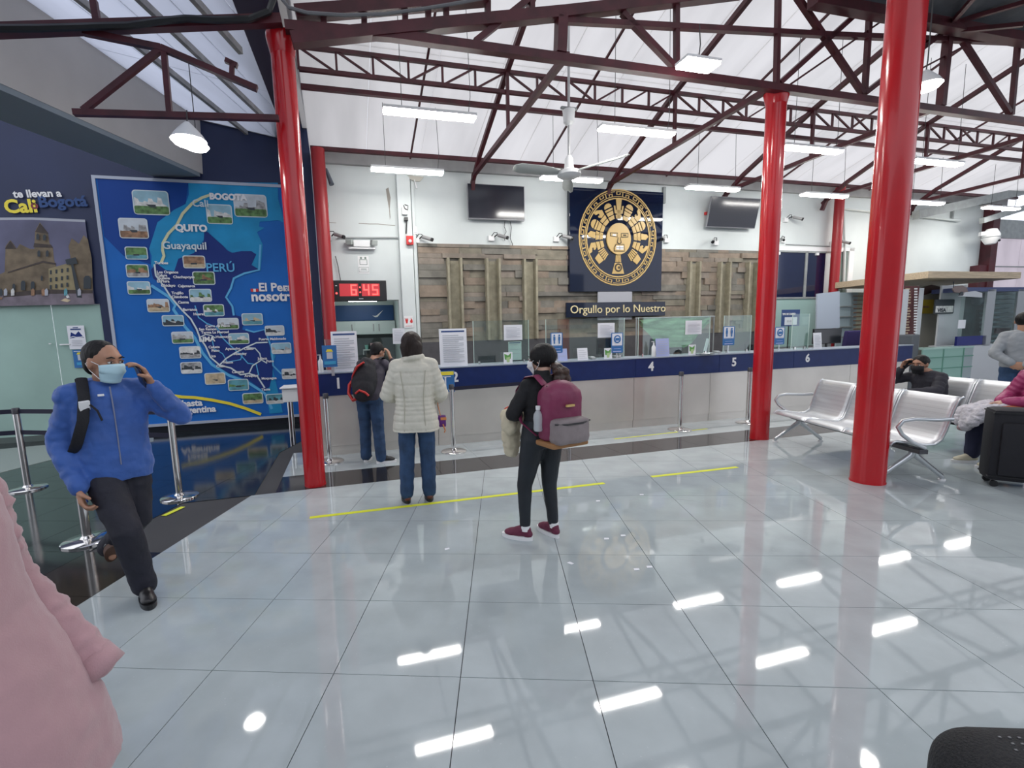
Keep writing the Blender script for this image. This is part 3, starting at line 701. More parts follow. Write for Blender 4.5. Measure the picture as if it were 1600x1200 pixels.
def placard(u0, v0, u1, v1, t_, kind, label, foot=True):
    s0, z1 = onT(u0, v0, t_); s1, z0 = onT(u1, v1, t_); w_, h_ = s1-s0, z1-z0
    r = thing('placard', label, 'sign', W(s0, t_, z0), TH)
    P = [(blue_pr, rrect(0, 0, w_, h_, w_*.08)), (paper, rect(w_*.08, h_*.38, w_*.92, h_*.96)), (paper, rect(w_*.08, h_*.345, w_*.92, h_*.355)), (lav, rect(w_*.15, h_*.05, w_*.85, h_*.10)), (lav, rect(w_*.2, h_*.2, w_*.8, h_*.22))]
    if kind == 'two':
        for x in (.3, .7): P += [(blue_pr, disc(w_*x, h_*.86, w_*.07)), (blue_pr, rect(w_*(x-.08), h_*.62, w_*(x+.08), h_*.8)), (blue_pr, rect(w_*(x-.05), h_*.45, w_*(x+.05), h_*.64))]
    else: P += [(blue_pr, disc(w_*.5, h_*.68, w_*.3)), (paper, disc(w_*.5, h_*.68, w_*.2)), (blue_pr, rect(w_*.32, h_*.6, w_*.68, h_*.74))]
    flat(P, r, 'board')
    if foot: MB().b6(w_*.46, w_*.54, .0, .012, min(-.01, 1.156-z0), 0.02).build('stalk', alu, r); MB().b6(w_*.2, w_*.8, -.03, .04, 1.156-z0, 1.162-z0).build('foot', alu, r)
placard(860, 520, 879, 551, .02, 'two', 'distancing placard with two figures behind the ponytail')
placard(955, 520, 973, 551, .02, 'mask', 'face mask placard under the slogan sign')
placard(1130, 510, 1147, 539, .02, 'two', 'distancing placard with two figures at desk 5')
placard(1211, 511, 1225, 538, .02, 'mask', 'face mask placard right of the second red column')
tc_ = thing('exchange_sign', 'navy framed exchange rate sign on a pole at desk 6', 'sign', wT(1220, 510, .3), TH)
s0, z1 = onT(1220, 486, .3); s1, z0 = onT(1247, 511, .3); w_, h_ = s1-s0, z1-z0
flat([(hd, rect(0, 0, w_, h_)), (paper, rect(w_*.18, 0.02, w_*.86, h_*.55))], tc_, 'board'); text('TIPO DE CAMBIO', h_*.17, white, tc_, (w_*.03, -.006, h_*.68), 'lettering', .001, bold=.002, sx=.78)
text('$3.45', h_*.16, gline, tc_, (w_*.3, -.006, h_*.25), 'lettering', .001)
MB().b6(w_*.42, w_*.46, .0, .01, 1.156-z0, 0).build('pole', black, tc_)
# posters at desk 1
pr = thing('notice_board', 'blue poster with yellow box drawing at desk 1', 'sign', wT(505, 574, -.1), TH); MB().b6(.1, .14, .02, .04, -.12, .05).build('clamp', alu, pr); s0, z1 = onT(505, 541, -.1); s1, z0 = onT(530, 574, -.1); w_, h_ = s1-s0, z1-z0
flat([(blue_pr, rect(0, 0, w_, h_)), (yellow, [(w_*.25, h_*.7), (w_*.35, h_*.82), (w_*.65, h_*.82), (w_*.75, h_*.7)]), (lgrey, rect(w_*.3, h_*.38, w_*.7, h_*.68)), (mat('cyan_print', (0.05, 0.35, 0.6), 0.5), rect(w_*.1, h_*.12, w_*.9, h_*.27))], pr, 'print')
# sanitizer bottles
def bottle(p, h_, label):
    r = thing('sanitizer_bottle', label, 'bottle', p, 0)
    MB().lathe([(.028, 0), (.033, .01), (.033, h_*.62), (.012, h_*.78), (.012, h_*.84)], n=16).build('body', white, r, smooth=True)
    MB().lathe([(.014, h_*.84), (.014, h_*.9), (.005, h_*.9), (.005, h_)], n=10).build('pump', white, r, smooth=True); MB().b6(-.035, .006, -.006, .006, h_*.96, h_).build('nozzle', white, r)
    return r
bottle(W(onT(502, 583, .05)[0], .05, 1.156), .24, 'white pump bottle of sanitizer beside the first column'); bottle(W(onT(1021, 560, .0)[0], .0, 1.156), .25, 'white pump bottle of sanitizer at desk 4')
# flower cards
for u, v, lb in ((794, 570, 'small potted card with green leaves near the pale green form'), (950, 563, 'small potted card with green leaves under the face mask placard'), (1081, 557, 'small potted card with green leaves at desk 4')):
    r = thing('flower_card', lb, 'ornament', W(onT(u, v, .02)[0], .02, 1.156), TH)
    flat([(paper, rect(-.07, 0, .07, .17)), (mat('leaf_green', (0.12, 0.35, 0.08), 0.6), [(-.05, .06), (-.06, .15), (0, .12), (.05, .16), (.04, .07)]), (mat('leaf_pale', (0.45, 0.6, 0.3), 0.6), [(-.02, .02), (-.03, .09), (.03, .10), (.02, .02)])], r, 'card')
# monitors and desk clutter
def monitor(u0, v0, u1, v1, t_, label, stand=True):
    s0, z1 = onT(u0, v0, t_); s1, z0 = onT(u1, v1, t_); r = thing('monitor', label, 'monitor', W((s0+s1)/2, t_, z0), TH); w_, h_ = (s1-s0)/2, z1-z0
    MB().b6(-w_, w_, 0, .03, 0, h_, bev=.004).build('housing', black, r); MB().b6(-w_+.015, w_-.015, -.003, 0, .015, h_-.015).build('screen', mat('dark_screen', (0.01, 0.012, 0.016), 0.12), r)
    base = .74-z0
    if stand: MB().b6(-.02, .02, .01, .03, base, 0).build('neck', black, r); MB().b6(-.1, .1, -.05, .08, base, base+.012).build('foot', black, r)
monitor(933, 529, 955, 553, .7, 'black monitor behind the face mask placard'); monitor(747, 556, 775, 573, .7, 'low black monitor at desk 2'); monitor(800, 555, 815, 567, .7, 'small black monitor under the pale green form')
monitor(1165, 538, 1182, 554, .7, 'black monitor beside the second red column'); monitor(1272, 514, 1314, 536, .8, 'large black monitor at desk 6'); monitor(1046, 543, 1066, 556, .7, 'dark monitor at desk 4 behind the lavender leaflet')
for u, v, lb in ((925, 566, 'grey card reader beside the white price leaflet'), (962, 563, 'grey card reader under the face mask placard'), (1120, 556, 'small grey card reader between desks 4 and 5')):
    r = thing('card_reader', lb, 'card reader', W(onT(u, v, .1)[0], .1, 1.156), TH); MB().box((0, 0, .02), (.08, .14, .03), Matrix.Rotation(.2, 3, 'X'), .005).build('body', grey, r); MB().box((0, -.02, .038), (.06, .05, .006), Matrix.Rotation(.2, 3, 'X')).build('screen', lgrey, r)
gc = MB(); G = []  # swag of cloth added in place of a green reflection in the glass
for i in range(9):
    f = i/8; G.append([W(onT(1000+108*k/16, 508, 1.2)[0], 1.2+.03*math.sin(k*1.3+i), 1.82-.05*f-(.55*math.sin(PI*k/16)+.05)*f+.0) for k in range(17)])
gc.sheet(G); o = gc.build('green_reflection_drape', mat('green_reflection_tint', (0.16, 0.32, 0.19), 0.8, var=0.3, vs=3, bump=.6, bs=10, stretch=(1, 1, 6)), smooth=2); tag(o, 'added green cloth standing in for a reflection in the glass at desk 4', 'cloth')
bd = tag(MB().tube([W(s_, 1.2, 1.83) for s_ in (onT(1000, 508, 1.2)[0]-.1, onT(1110, 508, 1.2)[0]+.1)], .012, 8).build('reflection_drape_rod', grey), 'added thin rod holding the green reflection cloth behind desk 4', 'rod')
for k, s_ in enumerate((onT(1000, 508, 1.2)[0]-.08, onT(1110, 508, 1.2)[0]+.08)):
    q = MB().bar((0, 0, 0), (0, 0, 1.12), .02).build('upright', grey, bd); q.matrix_parent_inverse = Matrix.Identity(4); q.location = W(s_, 1.2, .72)
th_ = thing('tilted_stand', 'thin white card holder at the right edge of the desk 4 glass', 'stand', W(onT(1103, 553, .3)[0], .3, 1.156), TH); MB().box((0, 0, .13), (.05, .02, .26), Matrix.Rotation(.25, 3, 'Y')).build('card', paper, th_)
ov = thing('tray', 'oval grey tray overhanging the ledge left of desk 5', 'tray', W(onT(1101, 559, -.02)[0], -.02, 1.156), TH); MB().lathe([(.02, 0), (.14, .002), (.15, .02), (.14, .02), (.13, .006), (.01, .006)], n=24).build('dish', alu, ov, smooth=True)
office = mat('office_fabric', (0.03, 0.02, 0.10), 0.8)
ch = thing('desk_chair', 'dark blue office chair back at desk 6 left of the thickest column', 'chair', W(onT(1330, 540, 1.0)[0], 1.0, 0), TH)
MB().box((0, 0, 1.18), (.44, .09, .55), Matrix.Rotation(.12, 3, 'X'), .03).build('backrest', office, ch); MB().b6(-.22, .22, -.45, -.02, .45, .53, bev=.03).build('seat', office, ch); MB().cyl((0, -.2, .06), (0, -.2, .45), .03, 10).build('post', black, ch)
mb = MB()
for k in range(5): a = k*2*PI/5; mb.bar((0, -.2, .05), (.28*math.cos(a), -.2+.28*math.sin(a), .04), .04)
mb.build('star_base', black, ch)

# kitchenette contents
kt = thing('wall_cabinet', 'pale green wall cupboards with dark oval handles inside the recess', 'cabinet', W(0, TB), TH)
z0c = onT(560, 523, 3.9)[1]; z1c = onT(560, 502, 3.9)[1]
MB().b6(.12, 1.48, 1.4, 1.69, z0c, z1c).build('body', pale, kt)
xs = [.12, .60, 1.06, 1.48]
for a, b in zip(xs, xs[1:]):
    d_ = MB().b6(a+.005, b-.005, 1.38, 1.40, z0c+.005, z1c-.005).build('door', pale, kt)
    MB().b6(b-.07 if a < 1 else a+.05, b-.05 if a < 1 else a+.07, 1.365, 1.38, (z0c+z1c)/2-.08, (z0c+z1c)/2+.08, bev=.004).build('handle', grey, d_)
MB().b6(1.05, 1.07, 1.37, 1.38, z0c, z1c).build('divider', pale, kt)
bl = thing('blue_banner', 'dark blue banner with a white swoosh above the recess cupboards', 'sign', W(0, TB), TH)
MB().b6(.12, 1.48, 1.62, 1.66, z1c+.02, z1c+.36).build('panel', mat('banner_blue', (0.02, 0.07, 0.20), 0.5), bl)
fl_ = flat([(white, [(1.0, .13), (1.07, .09), (1.12, .10), (1.25, .25), (1.11, .14), (1.07, .12)])], bl, 'swoosh', 1.615); fl_.location = (0, 0, z1c)
lk = thing('strip_light', 'short strip light glowing inside the recess above the cupboards', 'ceiling light', W(.78, TB+.9, 2.42), TH, 'strip lights')
MB().b6(-.3, .3, -.05, .05, 0, .03).build('housing', white_m, lk); MB().b6(-.29, .29, -.045, .045, -.04, 0, bev=.01).build('diffuser', mat('lit_small_diffuser', (.9, .9, .9), .5, emit=(1, 1, .98), es=14), lk)
kb = thing('base_cabinet', 'dark grey worktop unit under the recess cupboards', 'cabinet', W(0, TB), TH)
MB().b6(.12, 1.48, 1.2, 1.69, 0, 1.05).build('body', mat('dark_green_grey', (0.07, 0.09, 0.09), 0.5), kb); MB().b6(.12, 1.48, 1.66, 1.69, 1.05, z0c).build('splashback', mat('slate_splashback', (0.09, 0.11, 0.11), 0.4), kb); MB().b6(.60, .62, 1.6, 1.66, 1.05, z0c).build('divider', pale, kb)
sh = thing('wall_shelf', 'small white shelf holding cups in the recess', 'shelf', W(.95, TB+1.5, 1.36), TH); MB().b6(-.2, .2, -.1, .1, 0, .02).build('board', white, sh); MB().b6(-.2, -.18, 0, .1, -.1, 0).build('bracket', white, sh); MB().b6(.18, .2, 0, .1, -.1, 0).build('bracket', white, sh)
for dx, m_, h_, lb in ((-.12, mat('mint_plastic', (0.25, 0.6, 0.5), 0.5), .10, 'mint green cup on the recess shelf'), (.0, mat('pink_plastic', (0.75, 0.5, 0.55), 0.5), .14, 'pink cup on the recess shelf'), (.13, white, .12, 'white paper cup on the recess shelf')):
    r = tag(MB().lathe([(.03, 0), (.042, h_), (.038, h_), (.027, .006)], n=16).build('cup', m_, smooth=True), lb, 'cup'); r.location = W(.95+dx, TB+1.48, 1.381)

# ------------------------------------------------------------ things on the back wall
def tv(u0, v0, u1, v1, label, tiltx=0.0, t_=2.38):
    s0, z1 = onT(u0, v0, t_); s1, z0 = onT(u1, v1, t_); w_, h_ = s1-s0, z1-z0
    r = thing('television', label, 'television', W((s0+s1)/2, t_, (z0+z1)/2), TH); r.rotation_euler = (tiltx, 0, TH)
    MB().b6(-w_/2, w_/2, 0, .05, -h_/2, h_/2, bev=.005).build('housing', mat('silver_edge', (0.25, 0.25, 0.27), 0.3), r)
    MB().b6(-w_/2+.012, w_/2-.012, -.006, 0, -h_/2+.02, h_/2-.012).build('screen', mat('dead_screen', (0.012, 0.013, 0.022), 0.15), r)
    MB().b6(-.12, .12, .05, .12, -.1, .1).build('wall_mount', black, r)
    return r
tv(730, 286, 820, 345, 'flat black television left of the sun emblem')
tv(1109, 307, 1183, 357, 'black television tilted forward right of the sun emblem', .2, 2.3)
for k, (pts, lb) in enumerate((([(789, 346), (788, 354), (791, 362), (787, 370), (789, 376)], 'thin black cable under the left television'), ([(797, 346), (799, 356), (797, 372), (801, 382), (796, 392)], 'second thin cable hanging under the left television'), ([(524, 400), (528, 415), (532, 438)], 'thin cable running down to the red clock'))):
    tag(MB().tube([wT(u, v, 2.46) for u, v in pts], .007, 5).build('hanging_cable', cb), lb, 'cable')
ck = thing('led_clock', 'black wall clock with glowing red digits over the recess', 'clock', W(0, 2.42), TH)
s0, z1 = onT(517, 438, 2.42); s1, z0 = onT(605, 470, 2.42)
MB().b6(s0, s1, 0, .08, z0, z1, bev=.01).build('housing', black, ck)
ledp = mat('red_lit_panel', (0.30, 0.03, 0.04), 0.4, emit=(1, 0.06, 0.07), es=0.35); led = mat('red_digits', (0.6, 0.02, 0.02), 0.5, emit=(1, 0.09, 0.08), es=2.4)
ww, hh = s1-s0, z1-z0
flat([(ledp, rect(s0+ww*.14, z0+hh*.24, s0+ww*.48, z0+hh*.84)), (ledp, rect(s0+ww*.54, z0+hh*.24, s0+ww*.87, z0+hh*.84))], ck, 'window', -.001)
def seg7(d, x, z, w, h, t):
    S = {'6': 'afgecd', '4': 'fgbc', '5': 'afgcd', '1': 'bc'}[d]; P = []
    q = {'a': (x, z+h-t, x+w, z+h), 'g': (x, z+h/2-t/2, x+w, z+h/2+t/2), 'd': (x, z, x+w, z+t), 'f': (x, z+h/2, x+t, z+h), 'e': (x, z, x+t, z+h/2), 'b': (x+w-t, z+h/2, x+w, z+h), 'c': (x+w-t, z, x+w, z+h/2)}
    return [(led, rect(*q[c])) for c in S]
P = seg7('6', s0+ww*.34, z0+hh*.28, ww*.11, hh*.52, hh*.07)+seg7('4', s0+ww*.57, z0+hh*.28, ww*.11, hh*.52, hh*.07)+seg7('5', s0+ww*.73, z0+hh*.28, ww*.11, hh*.52, hh*.07)
P += [(led, disc(s0+ww*.51, z0+hh*.66, hh*.04, 10)), (led, disc(s0+ww*.51, z0+hh*.42, hh*.04, 10)), (led, disc(s0+ww*.085, z0+hh*.38, hh*.05, 10)), (white, rect(s0+ww*.07, z0+hh*.72, s0+ww*.1, z0+hh*.76)), (lgrey, rect(s0+ww*.48, z0+hh*.09, s0+ww*.56, z0+hh*.13))]
flat(P, ck, 'digits', -.006, .001)
def wallitem(name, label, cat, u, v, t_=2.5, rz=TH): return thing(name, label, cat, wT(u, v, t_), rz)
em = wallitem('emergency_light', 'white twin-head emergency light above the red clock', 'lamp', 565, 382, 2.48)
MB().box((0, -.04, 0), (.30, .09, .12), None, .01).build('battery_box', white, em)
for sx in (-1, 1): MB().box((sx*.22, -.08, .02), (.11, .10, .09), Matrix.Rotation(sx*.35, 3, 'Z') @ Matrix.Rotation(.2, 3, 'X'), .01).build('lamp_head', mat('grey_lens', (0.35, 0.38, 0.36), 0.2), em)
MB().b6(-.24, .24, -.07, -.01, -.09, -.06).build('tray', white, em)
es = wallitem('safety_sign', 'white sign with green-grey emergency light pictogram above the clock', 'sign', 568, 414, 2.495)
gp = mat('grey_green_pictogram', (0.20, 0.26, 0.22), 0.7)
flat([(white, rect(-.10, -.16, .10, .16)), (gp, rect(-.07, -.0, .07, .10)), (white, rect(-.06, .01, .06, .09)), (gp, disc(-.04, .125, .02)), (gp, disc(.04, .125, .02)), (gp, rect(-.09, -.13, .09, -.04)), (white, rect(-.085, -.125, .085, -.045)), (gp, rect(-.05, -.08, .05, -.07)), (gp, rect(-.06, -.10, .06, -.095))], es, 'print', 0, .002)
fs_ = wallitem('fire_sign', 'white and red fire bucket and flame sign on the pilaster', 'sign', 638, 502, 2.37)
rp2 = mat('red_print', (0.6, 0.03, 0.03), 0.6)
flat([(white, rect(-.08, -.12, .09, .10)), (rp2, [(-.06, .04), (-.045, -.04), (-.015, -.04), (0, .04)]), (rp2, [(.05, -.04), (.03, 0), (.05, .03), (.05, .07), (.08, .02), (.085, -.02)]), (rp2, rect(-.07, .05, 0, .055)), (rp2, rect(-.06, -.09, .07, -.085))], fs_, 'print', 0, .002)
al = wallitem('fire_alarm', 'red square fire alarm with white centre beside the pilaster', 'alarm', 640, 376, 2.36)
MB().b6(-.065, .065, -.05, 0, -.08, .08, bev=.008).build('box', rp2, al); MB().lathe([(.03, 0), (.03, .02), (.01, .03)], (0, -.05, -.02), 16, 'y').build('sounder', white, al)
rb = wallitem('alarm_button', 'small red box at the left edge of the tilted television', 'alarm', 1103, 334, 2.47); MB().b6(-.05, .05, -.05, 0, -.03, .03, bev=.005).build('box', rp2, rb); MB().lathe([(.015, 0), (.012, .01)], (0, -.05, 0), 10, 'y').build('button', black, rb)
def camera_(u, v, label, side=1, t_=2.5, sc=1.0):
    c = wallitem('security_camera', label, 'camera', u, v, t_)
    MB().b6(-.06*sc, .06*sc, -.05, 0, -.05*sc, .05*sc, bev=.005).build('junction_box', white, c)
    MB().tube([(side*.05, -.03, .02), (side*.10, -.08, .06*sc), (side*.16, -.12, .04)], .012, 8).build('arm', black, c, smooth=True)
    MB().tube([(side*.12, -.10, .05), (side*.26*sc, -.22, -.02)], [.035*sc, .032*sc], 12).build('body', mat('camera_shell', (0.30, 0.30, 0.30), 0.4), c, smooth=True)
    MB().tube([(side*.255*sc, -.216, -.017), (side*.28*sc, -.235, -.03)], .034*sc, 12).build('lens_hood', black, c)
    MB().tube([(0, -.05, .04), (side*.04, -.09, .10*sc), (side*.10, -.09, .10), (side*.13, -.06, .03)], .008, 6).build('cable_loop', cb, c)
camera_(513, 372, 'camera cluster box at the left end of the white wall'); camera_(767, 373, 'small camera on white box below the left television', 1)
camera_(868, 374, 'small camera on white box just left of the sun emblem', 1); camera_(1040, 376, 'small camera just right of the sun emblem', -1)
camera_(1117, 380, 'small triangular-mounted camera under the tilted television', -1); camera_(650, 376, 'small camera right of the red fire alarm', 1)
camera_(1226, 344, 'camera on a bracket right of the second column', 1); camera_(1222, 377, 'lower camera right of the second column over the dark window', -1, sc=.8); camera_(1300, 381, 'small camera on the conduit left of the far red post', 1)
jb = wallitem('junction_box', 'white junction box with looped black cable on the pilaster', 'box', 632, 330, 2.37)
MB().b6(-.05, .05, -.05, 0, -.07, .06, bev=.005).build('case', white, jb); MB().tube([(.0, -.06, .10), (.06, -.07, .08), (.05, -.07, .01), (0, -.06, .03), (-.02, -.05, .09)], .008, 6).build('cable_loop', cb, jb)
sp = wallitem('black_sensor', 'black sensor with a rod below it on the pilaster', 'sensor', 634, 343, 2.36); MB().b6(-.035, .035, -.06, 0, -.03, .03, bev=.006).build('head', black, sp); MB().cyl((.01, -.03, -.03), (-.01, -.03, -.26), .013, 8).build('rod', black, sp)
pb_ = wallitem('white_box', 'small white box right of the pilaster above the fire alarm', 'box', 648, 361, 2.49); MB().b6(-.04, .04, -.06, 0, -.07, .07, bev=.005).build('case', white, pb_); MB().b6(-.03, .03, -.064, -.06, -.05, -.03).build('slot', lgrey, pb_)
tag(MB().tube([wT(527, 371, 2.47), wT(566, 371, 2.47), wT(622, 371, 2.47)], .014, 6).build('conduit', mat('grey_conduit', (0.45, 0.47, 0.47), 0.5)), 'grey conduit running level from the left camera box to the pilaster', 'pipe')
tag(MB().tube([wT(1228, 382, 2.44), wT(1296, 385, 2.44)], .014, 6).build('conduit', grey), 'dark conduit over the dark window between camera and red post', 'pipe')
tag(MB().tube([wT(1318, 322, 2.44), wT(1320, 380, 2.44), wT(1318, 452, 2.44)], .03, 8).build('conduit', white_wall), 'white vertical pipe on the wall left of the thickest column', 'pipe')
tag(MB().tube([wT(1318, 326, 2.42), wT(1360, 330, 2.42), wT(1500, 345, 2.42)], .03, 8).build('conduit', white_wall), 'white level pipe high on the right part of the wall', 'pipe')
hb = wallitem('hanging_lamp', 'grey twin lamp heads and round bulb at the top left of the white wall', 'lamp', 500, 275, 2.40)
for dx in (0.0, .13): MB().tube([(dx-.02, -.02, .12), (dx+.06, -.08, -.16)], [.025, .045], 10).build('lamp_head', mat('slate_metal', (0.10, 0.12, 0.15), 0.5), hb, smooth=True)
MB().tube([(.05, -.03, -.12), (.05, -.03, -.42)], .006, 5).build('wire', cb, hb); MB().ell((.06, -.04, -.50), (.06, .06, .09)).build('bulb', mat('green_grey_glass', (0.30, 0.36, 0.32), 0.2), hb, smooth=True)
sc_ = wallitem('torn_cover', 'torn pale cover hanging under the leftmost wall-row light', 'cover', 652, 279, 2.4)
MB().prism([(-.2, .05), (.12, .03), (.05, -.05), (-.05, -.06), (-.14, -.02)], -.02, 0).build('flap', mat('pale_beige', (0.50, 0.48, 0.42), 0.7), sc_); MB().bar((-.06, -.01, -.03), (-.02, -.01, -.18), .02).build('strip', white, sc_)
dc = thing('dome_camera', 'white dome security camera on a bracket at the far right post', 'camera', wT(1548, 374, 2.0), TH)
MB().lathe([(.02, .28), (.10, .26), (.17, .12), (.17, .06), (.18, .05), (.17, .0), (.10, -.12), (.02, -.14)], n=24).build('housing', white, dc, smooth=True); MB().lathe([(.171, .06), (.185, .055), (.185, .04), (.171, .035)], n=24).build('seam', grey, dc); MB().ell((.05, -.14, -.05), (.04, .03, .03)).build('lens', black, dc); MB().bar((-.25, .1, .15), (-.1, .0, .15), .10).build('bracket', white, dc)

# ------------------------------------------------------------ sun emblem and slogan
sg = thing('sun_emblem_sign', 'square dark blue sign with a golden pre-Columbian sun face', 'sign', W(0, 2.36), TH)
s0, z1 = onT(890, 292, 2.36); s1, z0 = onT(1033, 455, 2.36); sc0 = (s0+s1)/2; zc = (z0+z1)/2; RW, RH = (s1-s0)/2, (z1-z0)/2
MB().b6(s0, s1, 0, .10, z0, z1, bev=.004).build('board', navyg, sg)
cs, cz = onT(966, 372, 2.36); kx = 1.0; R0 = (onT(1026, 372, 2.36)[0]-onT(905, 372, 2.36)[0])/2
def arc(r0, r1, a0, a1, n=3): return [(cs+r1*math.cos(a0+(a1-a0)*i/n), cz+r1*math.sin(a0+(a1-a0)*i/n)*1.06) for i in range(n+1)]+[(cs+r0*math.cos(a1-(a1-a0)*i/n), cz+r0*math.sin(a1-(a1-a0)*i/n)*1.06) for i in range(n+1)]
def golds(polys, nm, y=-.012, m_=gold):
    mb = MB()
    for p in polys: mb.prism(p, y, 0)
    return mb.build(nm, m_, sg)
golds([arc(R0*.975, R0, 2*PI*k/40, 2*PI*(k+1)/40, 1) for k in range(40)], 'outer_ring'); golds([arc(R0*.80, R0*.825, 2*PI*k/40, 2*PI*(k+1)/40, 1) for k in range(40)], 'inner_ring')
N = 26; mp = []
for k in range(N):                                                # stepped meander between the rings
    a = 2*PI*k/N; da = 2*PI/N; e = R0*.022
    r1_, r2_, r3_, r4_ = R0*.845, R0*.885, R0*.915, R0*.955
    e = R0*.013; w9 = da*.10
    mp += [arc(r4_-e, r4_, a, a+da*.80, 2), arc(r1_, r4_, a, a+w9, 1), arc(r2_, r4_, a+da*.80-w9, a+da*.80, 1), arc(r2_, r2_+e, a+da*.30, a+da*.80, 1), arc(r2_, r3_+e, a+da*.30, a+da*.30+w9, 1), arc(r1_, r1_+e, a, a+da*1.0+w9, 2)] if k % 2 == 0 else [arc(r1_, r1_+e, a, a+da*1.0, 2), arc(r1_, r3_, a+da*.25, a+da*.25+w9, 1), arc(r3_-e, r3_, a+da*.25, a+da*.70, 1), arc(r4_-e, r4_, a-da*.05, a+da*1.0, 2), arc(r2_-e, r3_, a+da*.70-w9, a+da*.70, 1)]
golds(mp, 'meander_border')
fr = R0*.31; golds([disc(cs, cz-.02, fr, 28, fr*1.12)], 'face', -.03, mat('gold_face', (0.66, 0.45, 0.17), 0.4))
def rot2(p, a, r): x, z = p; return (cs+(math.cos(a)*(r+z)-math.sin(a)*x), cz+(math.sin(a)*(r+z)+math.cos(a)*x)*1.06)
for k, (ang, kind) in enumerate(((90, 'a'), (66, 'b'), (44, 'c'), (24, 'b'), (4, 'd'), (-18, 'c'), (-42, 'e'), (-90, 'f'), (-138, 'e'), (-162, 'c'), (176, 'd'), (156, 'b'), (136, 'c'), (114, 'b'))):
    a = math.radians(ang); q = R0/1.15; P = []
    r0 = R0*.40
    base = [[(-.10, 0), (.10, 0), (.12, .09), (-.12, .09)], [(-.11, .11), (.11, .11), (.13, .20), (-.13, .20)]]
    if kind == 'a': base += [[(-.045, .0), (.045, .0), (.09, .46), (-.09, .46)], [(-.15, .12), (-.10, .12), (-.12, .30), (-.17, .30)], [(.10, .12), (.15, .12), (.17, .30), (.12, .30)]]
    elif kind == 'b': base += [[(x*.13, .30+z*.11) for x, z in disc(0, 0, 1, 12) if z > -.3], [(-.13, .22), (.13, .22), (.14, .27), (-.14, .27)]]
    elif kind == 'c': base += [[(-.12, .22), (.04, .22), (.0, .34), (.10, .38), (.12, .46), (0, .44), (-.14, .34)], [(.05+.035*math.cos(i), .28+.035*math.sin(i)) for i in range(6)]]
    elif kind == 'd': base += [[(-.09, .22), (.09, .22), (.05, .40), (-.02, .44), (-.1, .36)], [(-.05, .0), (-.02, .0), (-.02, .2), (-.05, .2)]]
    elif kind == 'e': base = [[(-.15+i*.06, .02), (-.11+i*.06, .02), (-.14+i*.075, .2), (-.19+i*.075, .2)] for i in range(5)]+[[(-.14, .22), (.14, .22), (.10, .38), (-.10, .38)]]
    else: base = [[(-.10+i*.055, -.06), (-.065+i*.055, -.06), (-.07+i*.06, .12), (-.11+i*.06, .12)] for i in range(4)]+[[(-.13, .14), (.13, .14), (.20, .40), (-.20, .40)]]
    golds([[rot2((x*q*(.70+.5*z), z*q), a, r0) for x, z in p] for p in base], 'ray')
ink = mat('dark_engraving', (0.05, 0.035, 0.02), 0.6)
def fp(P): return [(cs+x*fr, cz-.02+z*fr) for x, z in P]
flat([(ink, fp([(-.75, .42), (-.12, .42), (-.12, .10), (-.75, .16)])), (gold, fp([(-.70, .37), (-.16, .37), (-.16, .15), (-.70, .20)])), (white, fp([(-.55, .32), (-.25, .32), (-.25, .18), (-.55, .2)])), (ink, fp([(.15, .40), (.75, .42), (.75, .12), (.15, .08)])), (gold, fp([(.19, .35), (.70, .37), (.70, .17), (.19, .13)])), (ink, fp([(.32, .30), (.58, .30), (.58, .2), (.32, .2)])),
      (ink, fp([(-.10, .1), (-.06, .1), (-.12, -.25), (0, -.34), (.14, -.25), (.06, .1), (.1, .1), (.2, -.28), (0, -.42), (-.2, -.28)])), (ink, fp([(-.28, -.38), (.42, -.38), (.48, -.9), (-.42, -.9), (-.42, -.6)])), (gold, fp([(-.24, -.43), (.38, -.43), (.43, -.85), (-.37, -.85), (-.37, -.62)])), (white, fp([(-.25, -.5), (.36, -.5), (.36, -.78), (-.25, -.78)])), (ink, fp([(.02, -.5), (.05, -.5), (.05, -.78), (.02, -.78)])), (ink, fp([(-.25, -.63), (.36, -.63), (.36, -.66), (-.25, -.66)]))], sg, 'face_features', -.031, .002)
fc_ = (cs, cz-R0*.40-.28*R0/1.15*1.05)
flat([(ink, disc(fc_[0], fc_[1], .09, 16)), (gold, disc(fc_[0], fc_[1], .055, 14)), (ink, disc(fc_[0]+.015, fc_[1], .03, 10))], sg, 'roundel', -.014, .002)
ln = thing('grey_backing_post', 'light grey vertical backing panel behind the sun emblem and slogan', 'panel', W(0, 2.36), TH)
a_, _ = onT(933, 460, 2.40); b_, _ = onT(986, 460, 2.40); MB().b6(a_, b_, 0, .03, 1.85, z0-.005).build('panel', mat('light_grey_panel', (0.40, 0.41, 0.45), 0.5), ln)
slg = thing('slogan_sign', 'long navy sign with cream lettering below the sun emblem', 'sign', W(0, 2.30), TH)
s0b, z1b = onT(885, 473, 2.3); s1b, z0b = onT(1039, 493, 2.3); MB().b6(s0b, s1b, 0, .05, z0b, z1b, bev=.005).build('board', navyg, slg)
text('Orgullo por lo Nuestro', .235, mat('cream_letters', (0.80, 0.68, 0.40), 0.4), slg, (s0b+.08, -.005, z0b+.085), 'lettering', .01, bold=.0, sx=1.03)
